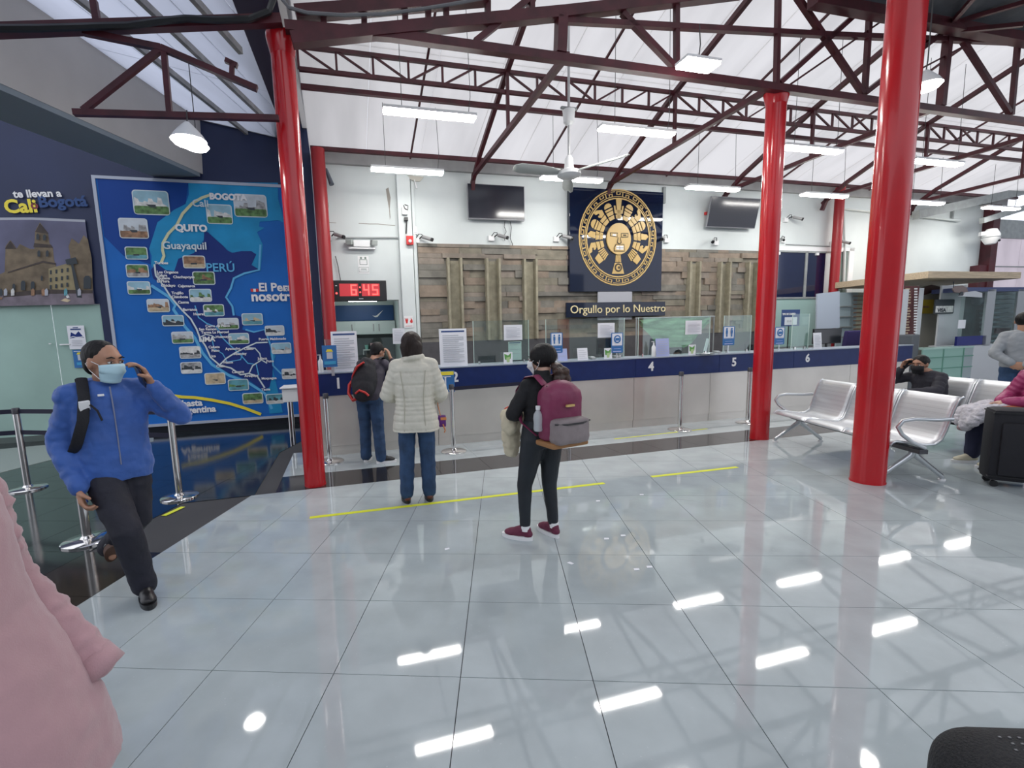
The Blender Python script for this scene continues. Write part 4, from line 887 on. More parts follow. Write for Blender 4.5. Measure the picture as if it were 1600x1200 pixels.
# ------------------------------------------------------------ route map board on the left wall
TM = TL-.06
bdm = thing('route_map_board', 'large framed blue route map with city photographs on the navy wall', 'map', W(0, TM), TH)
def MP(*pts): return [onT(u, v, TM) for u, v in pts]
bx0, bz1 = onT(149, 279, TM); bx1, bz0 = onT(456, 651, TM); bx1 = -.46; bz0 = .17
sea = mat('map_sea_blue', (0.014, 0.14, 0.49), 0.6, var=0.1, vs=.8, spec=.25); deep = mat('map_deep_blue', (0.008, 0.055, 0.28), 0.6, spec=.25)
cyan = mat('map_cyan', (0.02, 0.27, 0.53), 0.6, var=0.12, vs=2, spec=.25); indigo = mat('map_indigo', (0.014, 0.035, 0.19), 0.6, spec=.25); glow = mat('map_glow_line', (0.10, 0.42, 0.72), 0.5); routey = mat('route_line_cream', (0.65, 0.66, 0.40), 0.5); routew = mat('route_line_white', (0.62, 0.70, 0.72), 0.5)
MB().b6(bx0, bx1, 0, .05, bz0, bz1).build('backing', sea, bdm)
fm_ = mat('silver_frame', (0.42, 0.46, 0.55), 0.4)
for a, b, c_, d_ in ((bx0-.05, bx1+.05, bz1, bz1+.05), (bx0-.05, bx1+.05, bz0-.05, bz0), (bx0-.05, bx0, bz0, bz1), (bx1, bx1+.05, bz0, bz1)): MB().b6(a, b, -.02, .05, c_, d_).build('frame', fm_, bdm)
def mp1(cx, cy): return (150+cx/4.571, 260+cy/4.571)
def mp2(cx, cy): return (200+cx/5.333, 440+cy/5.333)
cam_ = [mp1(*p) for p in ((660, 112), (1300, 118), (1300, 230), (1330, 330), (1338, 400), (1300, 385), (1170, 395), (1165, 430), (1205, 440), (1150, 470), (1192, 560), (1175, 745), (1110, 700), (1145, 625), (1090, 605), (1040, 615), (960, 615), (900, 560), (800, 470), (775, 520), (700, 620), (600, 690), (560, 760), (500, 740), (420, 760), (395, 700), (400, 640), (380, 590), (415, 480), (440, 400), (560, 310), (640, 270), (665, 200))]
peru = [mp1(*p) for p in ((775, 460), (800, 470), (830, 500), (900, 560), (935, 600), (975, 618), (1040, 605), (1110, 605), (1145, 630), (1110, 705), (1160, 735), (1060, 760), (985, 800), (960, 880), (925, 930), (970, 1000), (985, 1060), (1060, 1080))]+[mp2(*p) for p in ((950, 400), (1050, 420), (1130, 400), (1180, 520), (1190, 620), (1210, 700), (1200, 790), (1180, 880), (1130, 905), (1010, 820), (840, 760), (740, 700), (680, 610), (600, 480), (480, 280), (400, 170), (330, 80))]+[mp1(*p) for p in ((480, 850), (410, 800), (395, 740), (430, 690), (500, 740), (560, 750), (590, 660), (700, 620), (770, 540))]
south = [mp2(*p) for p in ((1180, 560), (1230, 620), (1200, 700), (1280, 1040), (1290, 1090), (1180, 1100), (1150, 900), (1210, 790))]
P = [(deep, MP(*[mp1(*p) for p in ((10, 90), (660, 110), (640, 270), (560, 310), (440, 400), (415, 480), (380, 590), (390, 700), (200, 640), (60, 500))])), (cyan, MP(*cam_)), (cyan, MP(*south)), (indigo, MP(*peru))]
flat(P, bdm, 'map_print', -.001, .004)
flat([(glow, band(MP(*[mp1(*p) for p in ((395, 850), (520, 930), (570, 990))], *[mp2(*p) for p in ((380, 230), (480, 380), (560, 470), (620, 590), (700, 690), (840, 780), (1000, 840), (1140, 930), (1200, 1060))]), .05)),
      (glow, band(MP(*[mp1(*p) for p in ((1175, 560), (1165, 740), (1060, 765), (985, 800), (965, 870), (930, 935), (975, 1000), (985, 1065))]), .035)), (glow, band(MP(*[mp2(*p) for p in ((980, 400), (1050, 420), (1140, 400), (1200, 560), (1210, 700), (1280, 770))]), .03)),
      (glow, band(MP(*[mp2(*p) for p in ((560, 200), (590, 300), (660, 350), (740, 380), (790, 470), (840, 520), (930, 600), (1000, 680), (1070, 690), (1090, 780))]), .02)), (glow, band(MP(*[mp2(*p) for p in ((700, 470), (720, 560), (790, 600), (830, 670), (940, 650), (960, 590))]), .018)),
      (routey, band(MP(*[mp1(*p) for p in ((820, 205), (760, 225), (690, 265), (620, 340), (580, 420), (520, 480), (480, 550), (478, 600), (488, 640), (468, 690))]), .045)), (routew, band(MP(*[mp1(*p) for p in ((420, 700), (430, 780), (490, 860), (535, 930), (560, 960), (620, 1030), (680, 1090), (720, 1160))], *[mp2(*p) for p in ((600, 465), (650, 540), (690, 630), (765, 695), (860, 720), (940, 775), (1010, 765), (1080, 790), (1140, 885))]), .028)),
      (routew, band(MP(*[mp2(*p) for p in ((765, 695), (820, 640), (900, 590), (980, 550), (1070, 510), (1165, 505))]), .024)), (routew, band(MP(*[mp2(*p) for p in ((980, 550), (1060, 555), (1100, 600), (1110, 650), (1160, 680))]), .022)), (routew, band(MP(*[mp2(*p) for p in ((1010, 765), (1040, 700), (1110, 655))]), .022)), (routew, band(MP(*[mp2(*p) for p in ((600, 465), (650, 440), (700, 450), (730, 470))]), .02)),
      (yellow, band(MP(*[mp2(*p) for p in ((380, 950), (450, 960), (560, 965), (700, 985), (850, 1015), (980, 1055), (1110, 1105))]), .055))], bdm, 'route_lines', -.012, .0015)
skyp = mat('photo_sky', (0.28, 0.48, 0.58), 0.6, var=.15, vs=4); skyw = mat('photo_pale_sky', (0.55, 0.60, 0.64), 0.6, var=.1, vs=5); grn = mat('photo_green', (0.10, 0.20, 0.07), 0.7, var=.5, vs=14); sand = mat('photo_sand', (0.52, 0.42, 0.28), 0.7, var=.25, vs=10); stn = mat('photo_stone', (0.34, 0.34, 0.34), 0.7, var=.4, vs=14); pwh = mat('photo_white', (0.66, 0.66, 0.64), 0.7, var=.2, vs=12); wat = mat('photo_water', (0.10, 0.30, 0.36), 0.5, var=.3, vs=8); brk = mat('photo_brown', (0.30, 0.17, 0.10), 0.7, var=.4, vs=12); drk = mat('photo_dark', (0.04, 0.05, 0.06), 0.7)
ph = [(265, 170, 525, 352, skyp, grn, pwh, 1), (165, 368, 375, 520, skyw, brk, stn, 1), (790, 270, 975, 417, skyp, grn, pwh, 1), (985, 198, 1222, 368, skyw, grn, stn, 1), (210, 572, 372, 670, grn, wat, grn, 1), (217, 697, 380, 797, grn, stn, brk, 1), (225, 818, 393, 920, skyp, grn, pwh, 1), (622, 635, 783, 733, brk, sand, brk, 1), (692, 748, 852, 850, grn, grn, brk, 1), (668, 872, 828, 972, skyp, pwh, grn, 1), (366, 944, 528, 1046, skyw, sand, brk, 1), (768, 982, 918, 1075, grn, wat, pwh, 1), (870, 1080, 1022, 1168, skyw, grn, stn, 1), (1042, 1046, 1193, 1138, skyp, wat, sand, 1),
      (285, 275, 470, 375, skyp, drk, drk, 2), (365, 412, 548, 520, skyw, grn, stn, 2), (430, 535, 610, 645, pwh, stn, drk, 2), (440, 665, 620, 770, stn, pwh, drk, 2), (640, 755, 815, 860, sand, sand, sand, 2), (835, 808, 1008, 912, wat, wat, grn, 2), (955, 922, 1128, 1022, grn, sand, grn, 2), (1150, 930, 1300, 1022, wat, pwh, drk, 2), (838, 425, 1012, 525, skyp, grn, pwh, 2), (1142, 362, 1305, 455, skyw, pwh, drk, 2), (1195, 505, 1362, 605, skyp, pwh, stn, 2), (1282, 720, 1420, 815, pwh, pwh, drk, 2)]
for i, (a, b, c_, d_, m1, m2, m3, w_) in enumerate(ph):
    f = mp1 if w_ == 1 else mp2
    A, B_, C_, D3 = MP(f(a, b), f(c_, b+(6 if w_ == 1 else 8)), f(c_, d_), f(a, d_-8))
    x0 = (A[0]+D3[0])/2; x1 = (B_[0]+C_[0])/2; z1_ = (A[1]+B_[1])/2; z0_ = (C_[1]+D3[1])/2; w2, h2 = x1-x0, z1_-z0_; rr_ = random.Random(i)
    pts = [(0.03, .30)]; n_ = 7
    for k in range(n_): h3 = .35+rr_.random()*.42; pts += [(.05+.9*k/n_, h3), (.05+.9*(k+.8)/n_, h3-rr_.random()*.1)]
    pts.append((.97, .30))
    fo = flat([(routew, rrect(x0, z0_, x1, z1_, .1*w2)), (m1, rrect(x0+.015, z0_+.015, x1-.015, z1_-.015, .09*w2)), (m3, [(x0+w2*x, z0_+h2*z) for x, z in pts]), (m2, rrect(x0+.015, z0_+.015, x1-.015, z0_+h2*.36, .05*w2)), (drk if m2 != drk else pwh, [(x0+w2*(.3+.3*rr_.random()), z0_+h2*.3), (x0+w2*.62, z0_+h2*.3), (x0+w2*.62, z0_+h2*.42), (x0+w2*.35, z0_+h2*.42)])], bdm, 'city_photo', -.014, .0015)
def mtx(s, f, cx, cy, size, m_=white, bold=.003, **k):
    p = MP(f(cx, cy))[0]; return text(s, size, m_, bdm, (p[0], -.03, p[1]), 'lettering', .002, bold=bold, **k)
mtx('BOGOTA', mp1, 815, 236, .145, bold=.008); mtx('Cali', mp1, 692, 288, .17, routew); mtx('QUITO', mp1, 572, 462, .16, bold=.008); mtx('Guayaquil', mp1, 480, 590, .18, routew); mtx('PERÚ', mp1, 790, 752, .21, glow); mtx('El Perú', mp1, 1164, 892, .215, bold=.006); mtx('con', mp1, 1350, 892, .11); mtx('nosotros', mp1, 1112, 962, .25, bold=.008)
mtx('LIMA', mp2, 598, 500, .12, bold=.005); mtx('hasta', mp2, 455, 1040, .165, bold=.006); mtx('Argentina', mp2, 415, 1100, .165, bold=.006)
A = MP(mp1(1107, 896), mp1(1160, 874)); w_ = (A[1][0]-A[0][0])/3
flat([(rp2, rect(A[0][0]+i*w_, A[0][1], A[0][0]+(i+1)*w_, A[1][1])) if i != 1 else (white, rect(A[0][0]+w_, A[0][1], A[0][0]+2*w_, A[1][1])) for i in range(3)], bdm, 'flag_print', -.012)
for s_, f, x, y in (('Tumbes', mp1, 425, 699), ('Los Organos', mp1, 440, 765), ('Talara', mp1, 440, 788), ('Sullana', mp1, 452, 808), ('El Piura', mp1, 440, 830), ('Chachapoyas', mp1, 556, 800), ('Chiclayo', mp1, 470, 860), ('Cajamarca', mp1, 590, 864), ('Trujillo', mp1, 545, 914), ('Chimbote', mp1, 545, 942), ('Casma', mp1, 590, 980), ('Barranca', mp1, 625, 1032), ('Huaraz', mp1, 700, 1064), ('Cerro de Pasco', mp1, 785, 1150), ('San Ramon', mp1, 740, 1172), ('Tarma La Merced', mp1, 755, 1195), ('Huancayo', mp2, 735, 470), ('Cañete', mp2, 675, 556), ('Pisco', mp2, 700, 585), ('Ica', mp2, 700, 630), ('Ayacucho', mp2, 815, 570), ('Cusco', mp2, 970, 570), ('Abancay', mp2, 885, 612), ('Nazca', mp2, 800, 682), ('Chala', mp2, 740, 714), ('Camana', mp2, 870, 762), ('Arequipa', mp2, 975, 794), ('Juliaca', mp2, 1085, 650), ('Puno', mp2, 1155, 672), ('Moquegua', mp2, 1115, 816), ('Tacna', mp2, 1115, 908), ('Puerto Maldonado', mp2, 1092, 490)): mtx(s_, f, x, y, .065, bold=.002)

# mural over the glass doors
mu = thing('plaza_mural', 'dusk photograph mural of a cathedral square over the glass doors', 'mural', W(0, TL-.03), TH)
def QP(*pts): return [onT(u, v, TL-.03) for u, v in pts]
def q1(cx, cy): return (cx/8, 250+cy/8)
def q2(cx, cy): return (cx/8, 400+cy/8)
msky = mat('mural_dusk_sky', (0.12, 0.12, 0.20), 0.6, var=.25, vs=1.2); mst = mat('mural_stone', (0.17, 0.13, 0.085), 0.7, var=.3, vs=5); mst2 = mat('mural_pale_stone', (0.30, 0.25, 0.14), 0.7, var=.15, vs=6); mdk = mat('mural_dark_stone', (0.06, 0.045, 0.04), 0.7, var=.3, vs=6); msq = mat('mural_square', (0.19, 0.16, 0.19), 0.7, var=.2, vs=6); mln = mat('mural_border', (0.40, 0.42, 0.48), 0.6)
L = [(msky, QP((-90, 340), q1(0, 740), q1(400, 735), q1(1065, 760), q2(1190, 600), (0, 478), (-90, 480))), (mln, band(QP((-90, 343), (0, 342), q1(400, 733), q1(1065, 762)), .04)),
     (mst, QP(q2(0, 230), q2(60, 200), q1(70, 1120), q1(70, 1080), q1(130, 1000), q1(190, 1080), q1(210, 1110), q1(250, 1050), q1(370, 1110), q1(430, 1110), q1(440, 890), q1(500, 780), q1(560, 860), q1(600, 910), q1(620, 1040), q1(660, 1090), q2(680, 60), q2(700, 110), q2(700, 440), q2(0, 490))),
     (mdk, QP(q1(440, 900), q1(500, 790), q1(545, 840), q1(605, 915), q1(600, 925))), (mdk, QP(q1(420, 1090), q1(430, 1040), q1(640, 1060), q1(665, 1100))), (mdk, QP(q1(65, 1110), q1(130, 1010), q1(205, 1110))), (mdk, QP(q2(100, 200), q2(540, 60), q2(700, 90), q2(700, 110), q2(540, 85), q2(100, 215))),
     (mst2, QP(q2(620, 440), q2(610, 160), q2(840, 95), q2(950, 140), q2(960, 440))), (mst, QP(q2(950, 440), q2(900, 100), q1(860, 1080), q1(900, 980), q1(990, 1050), q1(1050, 940), q1(1100, 990), q2(1150, 30), q2(1165, 430)))]
for r_ in range(3):
    for k in range(4): x = 640+70*k; y = (205, 300, 390)[r_]-10*k; L.append((drk, QP(q2(x-12, y-25), q2(x+12, y-25), q2(x+12, y+25), q2(x-12, y+25))))
for x, y, h_, w_ in ((300, 370, 60, 28), (420, 370, 50, 24), (185, 390, 40, 18), (535, 280, 30, 12), (1100, 330, 80, 45)): L.append((drk, QP(q2(x-w_, y+h_), q2(x-w_, y-h_*.6), q2(x-w_*.5, y-h_), q2(x+w_*.5, y-h_), q2(x+w_, y-h_*.6), q2(x+w_, y+h_))))
for x, y in ((485, 960), (570, 970), (500, 1170), (605, 1170)): L.append((drk, QP(q1(x-18, y+40), q1(x-18, y-20), q1(x, y-40), q1(x+18, y-20), q1(x+18, y+40))))
L += [(msq, QP((-90, 470), q2(0, 490), q2(600, 470), q2(1175, 470), q2(1190, 600), q2(0, 630), (-90, 482))), (mdk, QP(q2(60, 490), q2(240, 450), q2(600, 420), q2(1170, 430), q2(1170, 470), q2(600, 475), q2(60, 520)))]
L += [(drk, QP(q2(975, 520), q2(900, 110), q2(930, 110), q2(1005, 400), q2(1040, 525))), (drk, QP(q2(830, 50), q2(960, 20), q2(985, 100), q2(850, 115))), (sand, QP(q2(770, 560), q2(830, 530), q2(900, 555), q2(860, 580))), (white, QP(q2(830, 480), q2(860, 475), q2(885, 520), q2(850, 530))), (brk, QP(q2(0, 515), q2(50, 520), q2(45, 545), q2(0, 545)))]
for x, m_ in ((30, drk), (90, mln), (180, pwh), (430, brk), (560, brk), (600, mln), (840, wat), (1010, mln)): L.append((m_, QP(q2(x-20, 500), q2(x-22, 430), q2(x+5, 405), q2(x+22, 440), q2(x+20, 495))))
flat(L, mu, 'photo_print', 0, .002)
bl2 = mat('mural_blue_haze', (0.012, 0.06, 0.20), 0.6)
def hand(s, cx, cy, size, m_, b=.008):
    p = QP(q1(cx, cy))[0]; return text(s, size, m_, mu, (p[0], -.006, p[1]), 'lettering', .001, bold=b, ry=-.07)
hand('te llevan a', 175, 470, .165, white, .005); hand('Cali', 70, 660, .29, yellow, .010); hand('o', 395, 610, .18, mat('dim_red_letters', (.22, .02, .05), .5)); hand('Bogotá', 490, 590, .245, mat('dim_blue_letters', (.01, .055, .20), .5))
# posters on the door glass
for u0, v0, u1, v1, kd, lb in ((104, 509, 136, 545, 'book', 'white poster with an open book on the glass door'), (113, 547, 139, 574, 'blue', 'blue poster with yellow box on the glass door, below the book poster')):
    t_ = TL-.005; s0, z1 = onT(u0, v0, t_); s1, z0 = onT(u1, v1, t_); w_, h_ = s1-s0, z1-z0
    r = thing('door_poster', lb, 'poster', W(s0, t_, z0), TH)
    if kd == 'book': flat([(paper, rect(0, 0, w_, h_)), (indigo, [(w_*.1, h_*.46), (w_*.2, h_*.72), (w_*.45, h_*.62), (w_*.65, h_*.76), (w_*.92, h_*.48), (w_*.5, h_*.5)]), (paper, band([(w_*.12, h_*.5), (w_*.3, h_*.54), (w_*.5, h_*.5), (w_*.88, h_*.52)], .012)), (hd, rect(w_*.35, h_*.9, w_*.65, h_*.93)), (hd, rect(w_*.2, h_*.82, w_*.8, h_*.87))]+[(gline, rect(w_*.2, h_*(.36-.07*k), w_*.8, h_*(.38-.07*k))) for k in range(4)], r, 'print')
    else: flat([(blue_pr, rect(0, 0, w_, h_)), (yellow, [(w_*.25, h_*.75), (w_*.35, h_*.86), (w_*.65, h_*.86), (w_*.75, h_*.75)]), (lgrey, rect(w_*.32, h_*.42, w_*.7, h_*.73)), (mat('cyan_print', (0.05, 0.35, 0.6), 0.5), rect(w_*.2, h_*.15, w_*.8, h_*.3)), (white, rect(w_*.1, h_*.9, w_*.9, h_*.93))], r, 'print')

# ------------------------------------------------------------ floor tape
tape = mat('yellow_tape', (0.72, 0.76, 0.03), 0.45)
def tp(a, b, lb, w_=.05):
    p, q = fl(*a), fl(*b); o = MB().bar((p.x, p.y, .0015), (q.x, q.y, .0015), w_, .002).build('floor_tape', tape); tag(o, lb, 'tape')
tp((484, 809), (944, 755), 'long yellow tape line behind the woman in the white coat'); tp((1018, 745), (1152, 730), 'short yellow tape line on the right, before the middle of the counter'); tp((960, 686), (1105, 670), 'faint thin yellow line close to the counter foot', .03); tp((256, 806), (286, 792), 'short yellow tape stub on the black granite at left'); 
for k, (u, v, a) in enumerate(((698, 858, .5), (891, 880, -.6), (934, 783, .2), (947, 842, .2), (973, 837, .2), (1014, 886, .2), (994, 890, .2), (1002, 773, .1))):
    p = fl(u, v); o = MB().prism([(-.02, -.012), (.018, -.014), (.024, .008), (-.01, .014)], 0, .002, 'xy').build('paper_scrap', paper); o.location = (p.x, p.y, .001); o.rotation_euler = (0, 0, a)
    tag(o, ('small white scrap on the floor left of the burgundy shoes', 'white scrap on the floor nearest the viewer, below the burgundy shoes', 'white scrap beside the end of the long yellow tape', 'left of two scraps right of the burgundy shoes', 'right of two scraps right of the burgundy shoes', 'right one of the scraps by the third tile joint', 'faint left one of the scraps by the third tile joint', 'tiny scrap between the two yellow tapes')[k], 'scrap')
TM2 = tag(MB().tube([(fl(1035, 790).x+.4*math.cos(a), fl(1035, 790).y+.18*math.sin(a), .0005) for a in [k*.15 for k in range(16)]], .0015, 4).build('scuff_arc', lgrey), 'pale curved scuff on the polished floor before desk 4', 'scuff')

# ------------------------------------------------------------ stanchions
def stanchion(p, h_, label, slot=True):
    r = thing('stanchion', label, 'stanchion', (p.x, p.y, 0), TH)
    MB().lathe([(.175, 0), (.175, .012), (.165, .02), (.05, .03), (.035, .05)], n=36).build('base', chrome, r, smooth=True)
    MB().tube([(0, 0, .03), (0, 0, h_)], .032, 20).build('pole', chrome, r, smooth=True)
    MB().lathe([(.036, h_-.06), (.036, h_), (.03, h_+.008), (.005, h_+.01)], n=20).build('head', grey if not slot else mat('dark_cassette', (.05, .05, .06), .4), r, smooth=True)
    return r
sl = [((44, 764), .93, 'stanchion at far left holding two dark belts'), ((137, 845), .90, 'stanchion standing behind the hand of the man in the blue jacket'), ((281, 777), .90, 'stanchion right of the man in the blue jacket'), ((709, 706), .93, 'stanchion beside desk number 2'), ((516, 722), .90, 'stanchion mostly hidden behind the first red column'), ((1062, 672), .92, 'stanchion between desks 4 and 5'), ((1168, 661), .92, 'stanchion just left of the second red column'), ((889, 684), .92, 'stanchion hidden behind the burgundy backpack')]
SP = []
for (u, v), h_, lb in sl: p = fl(u, v); SP.append(p); stanchion(p, h_, lb)
belt = mat('dark_navy_webbing', (0.008, 0.008, 0.03), 0.7)
def bl_(p, q, z, lb, w_=.05):
    o = MB().bar((p[0], p[1], z), (q[0], q[1], z), .003, w_).build('barrier_belt', belt); tag(o, lb, 'belt')
pl = fl(-200, 745); 
for z, n_ in ((.90, 'upper'), (.66, 'lower')):
    bl_((SP[0].x-1.8, SP[0].y-.55), (SP[0].x-.035, SP[0].y-.01), z, n_+' dark belt running out of view at the left edge'); bl_((SP[0].x+.035, SP[0].y), (SP[2].x-.035, SP[2].y), z, n_+' dark belt between the far left stanchion and the man in the blue jacket')
bl_((SP[3].x+.035, SP[3].y), (SP[7].x-.035, SP[7].y), .88, 'dark belt from the desk 2 stanchion towards the burgundy backpack')
# white side table beside the first column
tb = thing('side_table', 'small white table with chrome legs half hidden by the first column', 'table', (wT(470, 640, 1.6).x, wT(470, 640, 1.6).y, 0), TH)
sA, zA = onT(443, 603, 1.6); 
tb.location = W(sA+.3, 1.6)
MB().b6(-.30, .30, -.25, .25, .62, .84, bev=.01).build('box_top', white, tb); MB().b6(-.33, .33, -.28, .28, .84, .86, bev=.004).build('lid', white, tb)
for x in (-.22, .22):
    for y in (-.2, .2): MB().cyl((x, y, 0), (x, y, .62), .022, 10).build('leg', chrome, tb)

# ------------------------------------------------------------ benches
perf = bpy.data.materials.new('perforated_steel'); perf.use_nodes = True
def mk_perf():
    nt = perf.node_tree; b = nt.nodes['Principled BSDF']; b.inputs['Base Color'].default_value = (.66, .68, .70, 1); b.inputs['Metallic'].default_value = .55; b.inputs['Roughness'].default_value = .38
    tc = nt.nodes.new('ShaderNodeTexCoord'); mp = nt.nodes.new('ShaderNodeMapping'); mp.inputs['Scale'].default_value = (70, 70, 70); nt.links.new(tc.outputs['Object'], mp.inputs[0])
    vo = nt.nodes.new('ShaderNodeTexVoronoi'); vo.inputs['Scale'].default_value = 1; vo.inputs['Randomness'].default_value = 0; nt.links.new(mp.outputs[0], vo.inputs['Vector'])
    r = nt.nodes.new('ShaderNodeValToRGB'); r.color_ramp.elements[0].position = .28; r.color_ramp.elements[1].position = .34; r.color_ramp.elements[0].color = (.50, .51, .53, 1); r.color_ramp.elements[1].color = (.66, .68, .70, 1)
    nt.links.new(vo.outputs['Distance'], r.inputs[0]); nt.links.new(r.outputs[0], b.inputs['Base Color'])
mk_perf()
def seat_shell(parent, y0, y1):
    # profile in (x,z), sitter faces -x
    prof = [(-.27, .385), (-.255, .41), (-.22, .425), (-.10, .41), (.05, .385), (.13, .39), (.185, .43), (.22, .52), (.255, .66), (.29, .78), (.315, .83), (.345, .845)]
    g = []; n_ = 8
    for (x, z) in prof: g.append([V((x, y0+(y1-y0)*k/n_, z)) for k in range(n_+1)])
    mb = MB(); mb.sheet(g); o = mb.build('seat_shell', perf, parent, smooth=2); sm = o.modifiers.new('thickness', 'SOLIDIFY'); sm.thickness = .008
    mb = MB(); mb.tube([(x, y0, z) for x, z in prof], .011, 8); mb.build('rim', alu, parent, smooth=True); MB().tube([(x, y1, z) for x, z in prof], .011, 8).build('rim', alu, parent, smooth=True)
def bench(x, y0, y1, n_, label, rz=0.0, x_base=None):
    cy = (y0+y1)/2; r = thing('steel_bench', label, 'bench', (x, cy, 0), rz); L = y1-y0
    MB().b6(-.03, .05, -L/2-.02, L/2+.02, .30, .345, bev=.006).build('beam', mat('dark_beam_metal', (.10, .10, .11), .4, .6), r)
    for k in range(n_): a = -L/2+L*k/n_+.015; seat_shell(r, a, -L/2+L*(k+1)/n_-.015)
    for sy in (-1, 1):
        y = sy*(L/2-.10); mb = MB()
        mb.tube([(-.28, y, .045), (-.12, y, .17), (.0, y, .26), (.02, y, .34)], [.022, .024, .03, .035], 10); mb.tube([(.30, y, .045), (.16, y, .16), (.04, y, .26), (.02, y, .34)], [.022, .024, .03, .035], 10)
        mb.build('leg', alu, r, smooth=True)
        for xx in (-.285, .305):
            MB().cyl((xx, y, .0), (xx, y, .016), .03, 12).build('foot', white, r); MB().cyl((xx, y, .012), (xx, y, .06), .018, 10).build('foot_pin', alu, r)
        y = sy*(L/2+.015)
        MB().tube([(.02, y, .36), (-.10, y, .42), (-.20, y, .50), (-.24, y, .57), (-.20, y, .63), (-.10, y, .645), (.10, y, .635), (.24, y, .64)], .019, 10).build('armrest', alu, r, smooth=True)
    return r
fA, fB, fC, fD = fl(1210, 691), fl(1271, 690), fl(1388, 752), fl(1469, 748)
bench((fA.x+fB.x+fC.x+fD.x)/4-.01, (fC.y+fD.y)/2-.12, (fA.y+fB.y)/2+.12, 3, 'three-seat perforated steel bench behind the thickest column')
sb = fl(1490, 655, .42)
BX = sb.x+.26
bench(BX, 4.72, 6.72, 3, 'perforated steel bench carrying the two seated people')
# suitcase
s1_, s2_, s3_ = fl(1517, 752), fl(1553, 745), fl(1600, 768)
ax_ = (V((4.62, 4.70, 0))-V((5.12, 4.42, 0))); 
sq_ = thing('suitcase', 'large black soft suitcase standing at the right edge before the seated woman', 'suitcase', (4.93, 4.44, 0), -.55)
bks = mat('black_nylon', (0.010, 0.010, 0.014), 0.75, bump=.3, bs=120)
mb = MB(); mb.b6(-.36, .36, -.14, .14, .06, .74, bev=.05); mb.build('body', bks, sq_, smooth=True)
MB().b6(-.30, .30, -.165, -.13, .12, .62, bev=.02).build('front_pocket', bks, sq_, smooth=True)
for x in (-.30, .30):
    for y in (-.1, .1): w = MB().lathe([(.01, -.012), (.03, -.012), (.03, .012), (.01, .012)], (x, y, .03), 14, 'y').build('wheel', black, sq_)
MB().tube([(-.12, 0, .74), (-.12, 0, .78), (.12, 0, .78), (.12, 0, .74)], .012, 8).build('handle', black, sq_, smooth=True)
for z in (.10, .70): MB().b6(-.355, .355, -.145, .145, z, z+.012).build('piping', black, sq_)

# ------------------------------------------------------------ kiosk on the right
ki = thing('snack_kiosk', 'white snack kiosk with a pale wooden canopy at the right', 'kiosk', W(0, 0), TH)
wood = mat('pale_pine', (0.56, 0.44, 0.30), 0.6, var=.15, vs=4, stretch=(1, 12, 12)); kw = mat('kiosk_white', (0.58, 0.60, 0.62), 0.5)
c1, c2, c3 = fl(1308, 452, 2.5)-C0, fl(1450, 433, 2.5)-C0, fl(1550, 438, 2.5)-C0
sL, tF, sR = c2.dot(DS), c2.dot(DT), c3.dot(DS)
MB().b6(sL, sR, tF, 2.3, 2.48, 2.62, bev=.006).build('canopy', wood, ki)
def kp(u0, v0, u1, v1, t_, m_, nm, th=.03, z0=None):
    s0, z1 = onT(u0, v0, t_); s1, zz_ = onT(u1, v1, t_); z0 = zz_ if z0 is None else z0
    return MB().b6(s0, s1, t_, t_+th, z0, z1).build(nm, m_, ki)
tk = tF+.25
kp(1434, 446, 1468, 547, tk+.35, mat('cream_panel', (0.46, 0.44, 0.38), 0.6), 'side_wall', z0=.0); kp(1404, 452, 1412, 548, tk-.1, kw, 'post', z0=0); kp(1429, 450, 1435, 548, tk, kw, 'post', z0=0)
kp(1472, 446, 1500, 545, tk, kw, 'front_wall', z0=0); kp(1498, 540, 1512, 545, tk, kw, 'post', z0=0)
mb_ = kp(1412, 447, 1429, 532, tk-.02, mat('dark_red_menu', (0.10, 0.02, 0.02), 0.5), 'menu_board')
s0, z1 = onT(1413, 449, tk-.03); s1, z0 = onT(1428, 530, tk-.03); P = []; rr_ = random.Random(5)
for k in range(18):
    z = z1-(z1-z0)*(k+.8)/19; P.append((sand, rect(s0+.03, z, s0+.03+(s1-s0)*(.2+.2*rr_.random()), z+.025))); P.append((white, rect(s0+(s1-s0)*.68, z, s0+(s1-s0)*.9, z+.03)))
o = flat(P, ki, 'menu_print', tk-.03, .004)
bs_ = thing('roof_sign', 'dark brown roof-shaped sign on the kiosk cream wall', 'sign', W(0, tk+.30), TH)
A = [onT(u, v, tk+.30) for u, v in ((1435, 452), (1454, 445), (1475, 450), (1473, 459), (1460, 456), (1436, 463))]; flat([(mat('dark_brown_print', (.06, .02, .015), .6), A)], bs_, 'board', 0, .02)
yp = thing('price_poster', 'yellow poster on the kiosk cream wall', 'poster', W(0, tk+.31), TH)
A = [onT(u, v, tk+.31) for u, v in ((1436, 468), (1459, 468), (1457, 490), (1436, 490))]; flat([(mat('ochre_print', (.50, .36, .03), .6), A), (brk, [onT(u, v, tk+.31) for u, v in ((1442, 478), (1451, 478), (1451, 481), (1442, 481))])], yp, 'print', 0, .006)
vs_ = thing('card_sign', 'black and white VISA card sign at the kiosk corner', 'sign', W(0, tk-.02), TH)
s0, z1 = onT(1461, 468, tk-.02); s1, z0 = onT(1489, 490, tk-.02); w_, h_ = s1-s0, z1-z0
flat([(drk, rrect(s0, z0, s1, z1, .03)), (pwh, rect(s0+.03, z0+.03, s1-.03, z0+h_*.55))], vs_, 'board', 0, .008); text('VISA', h_*.34, drk, vs_, (s0+w_*.14, -.014, z0+h_*.14), 'lettering', .002, bold=.004, sx=1.25)
tr_ = thing('tree_sign', 'hanging brown tree-shaped sign under the kiosk canopy', 'sign', W(0, tF-.05), TH)
f = lambda *pts: [onT(u, v, tF-.05) for u, v in pts]
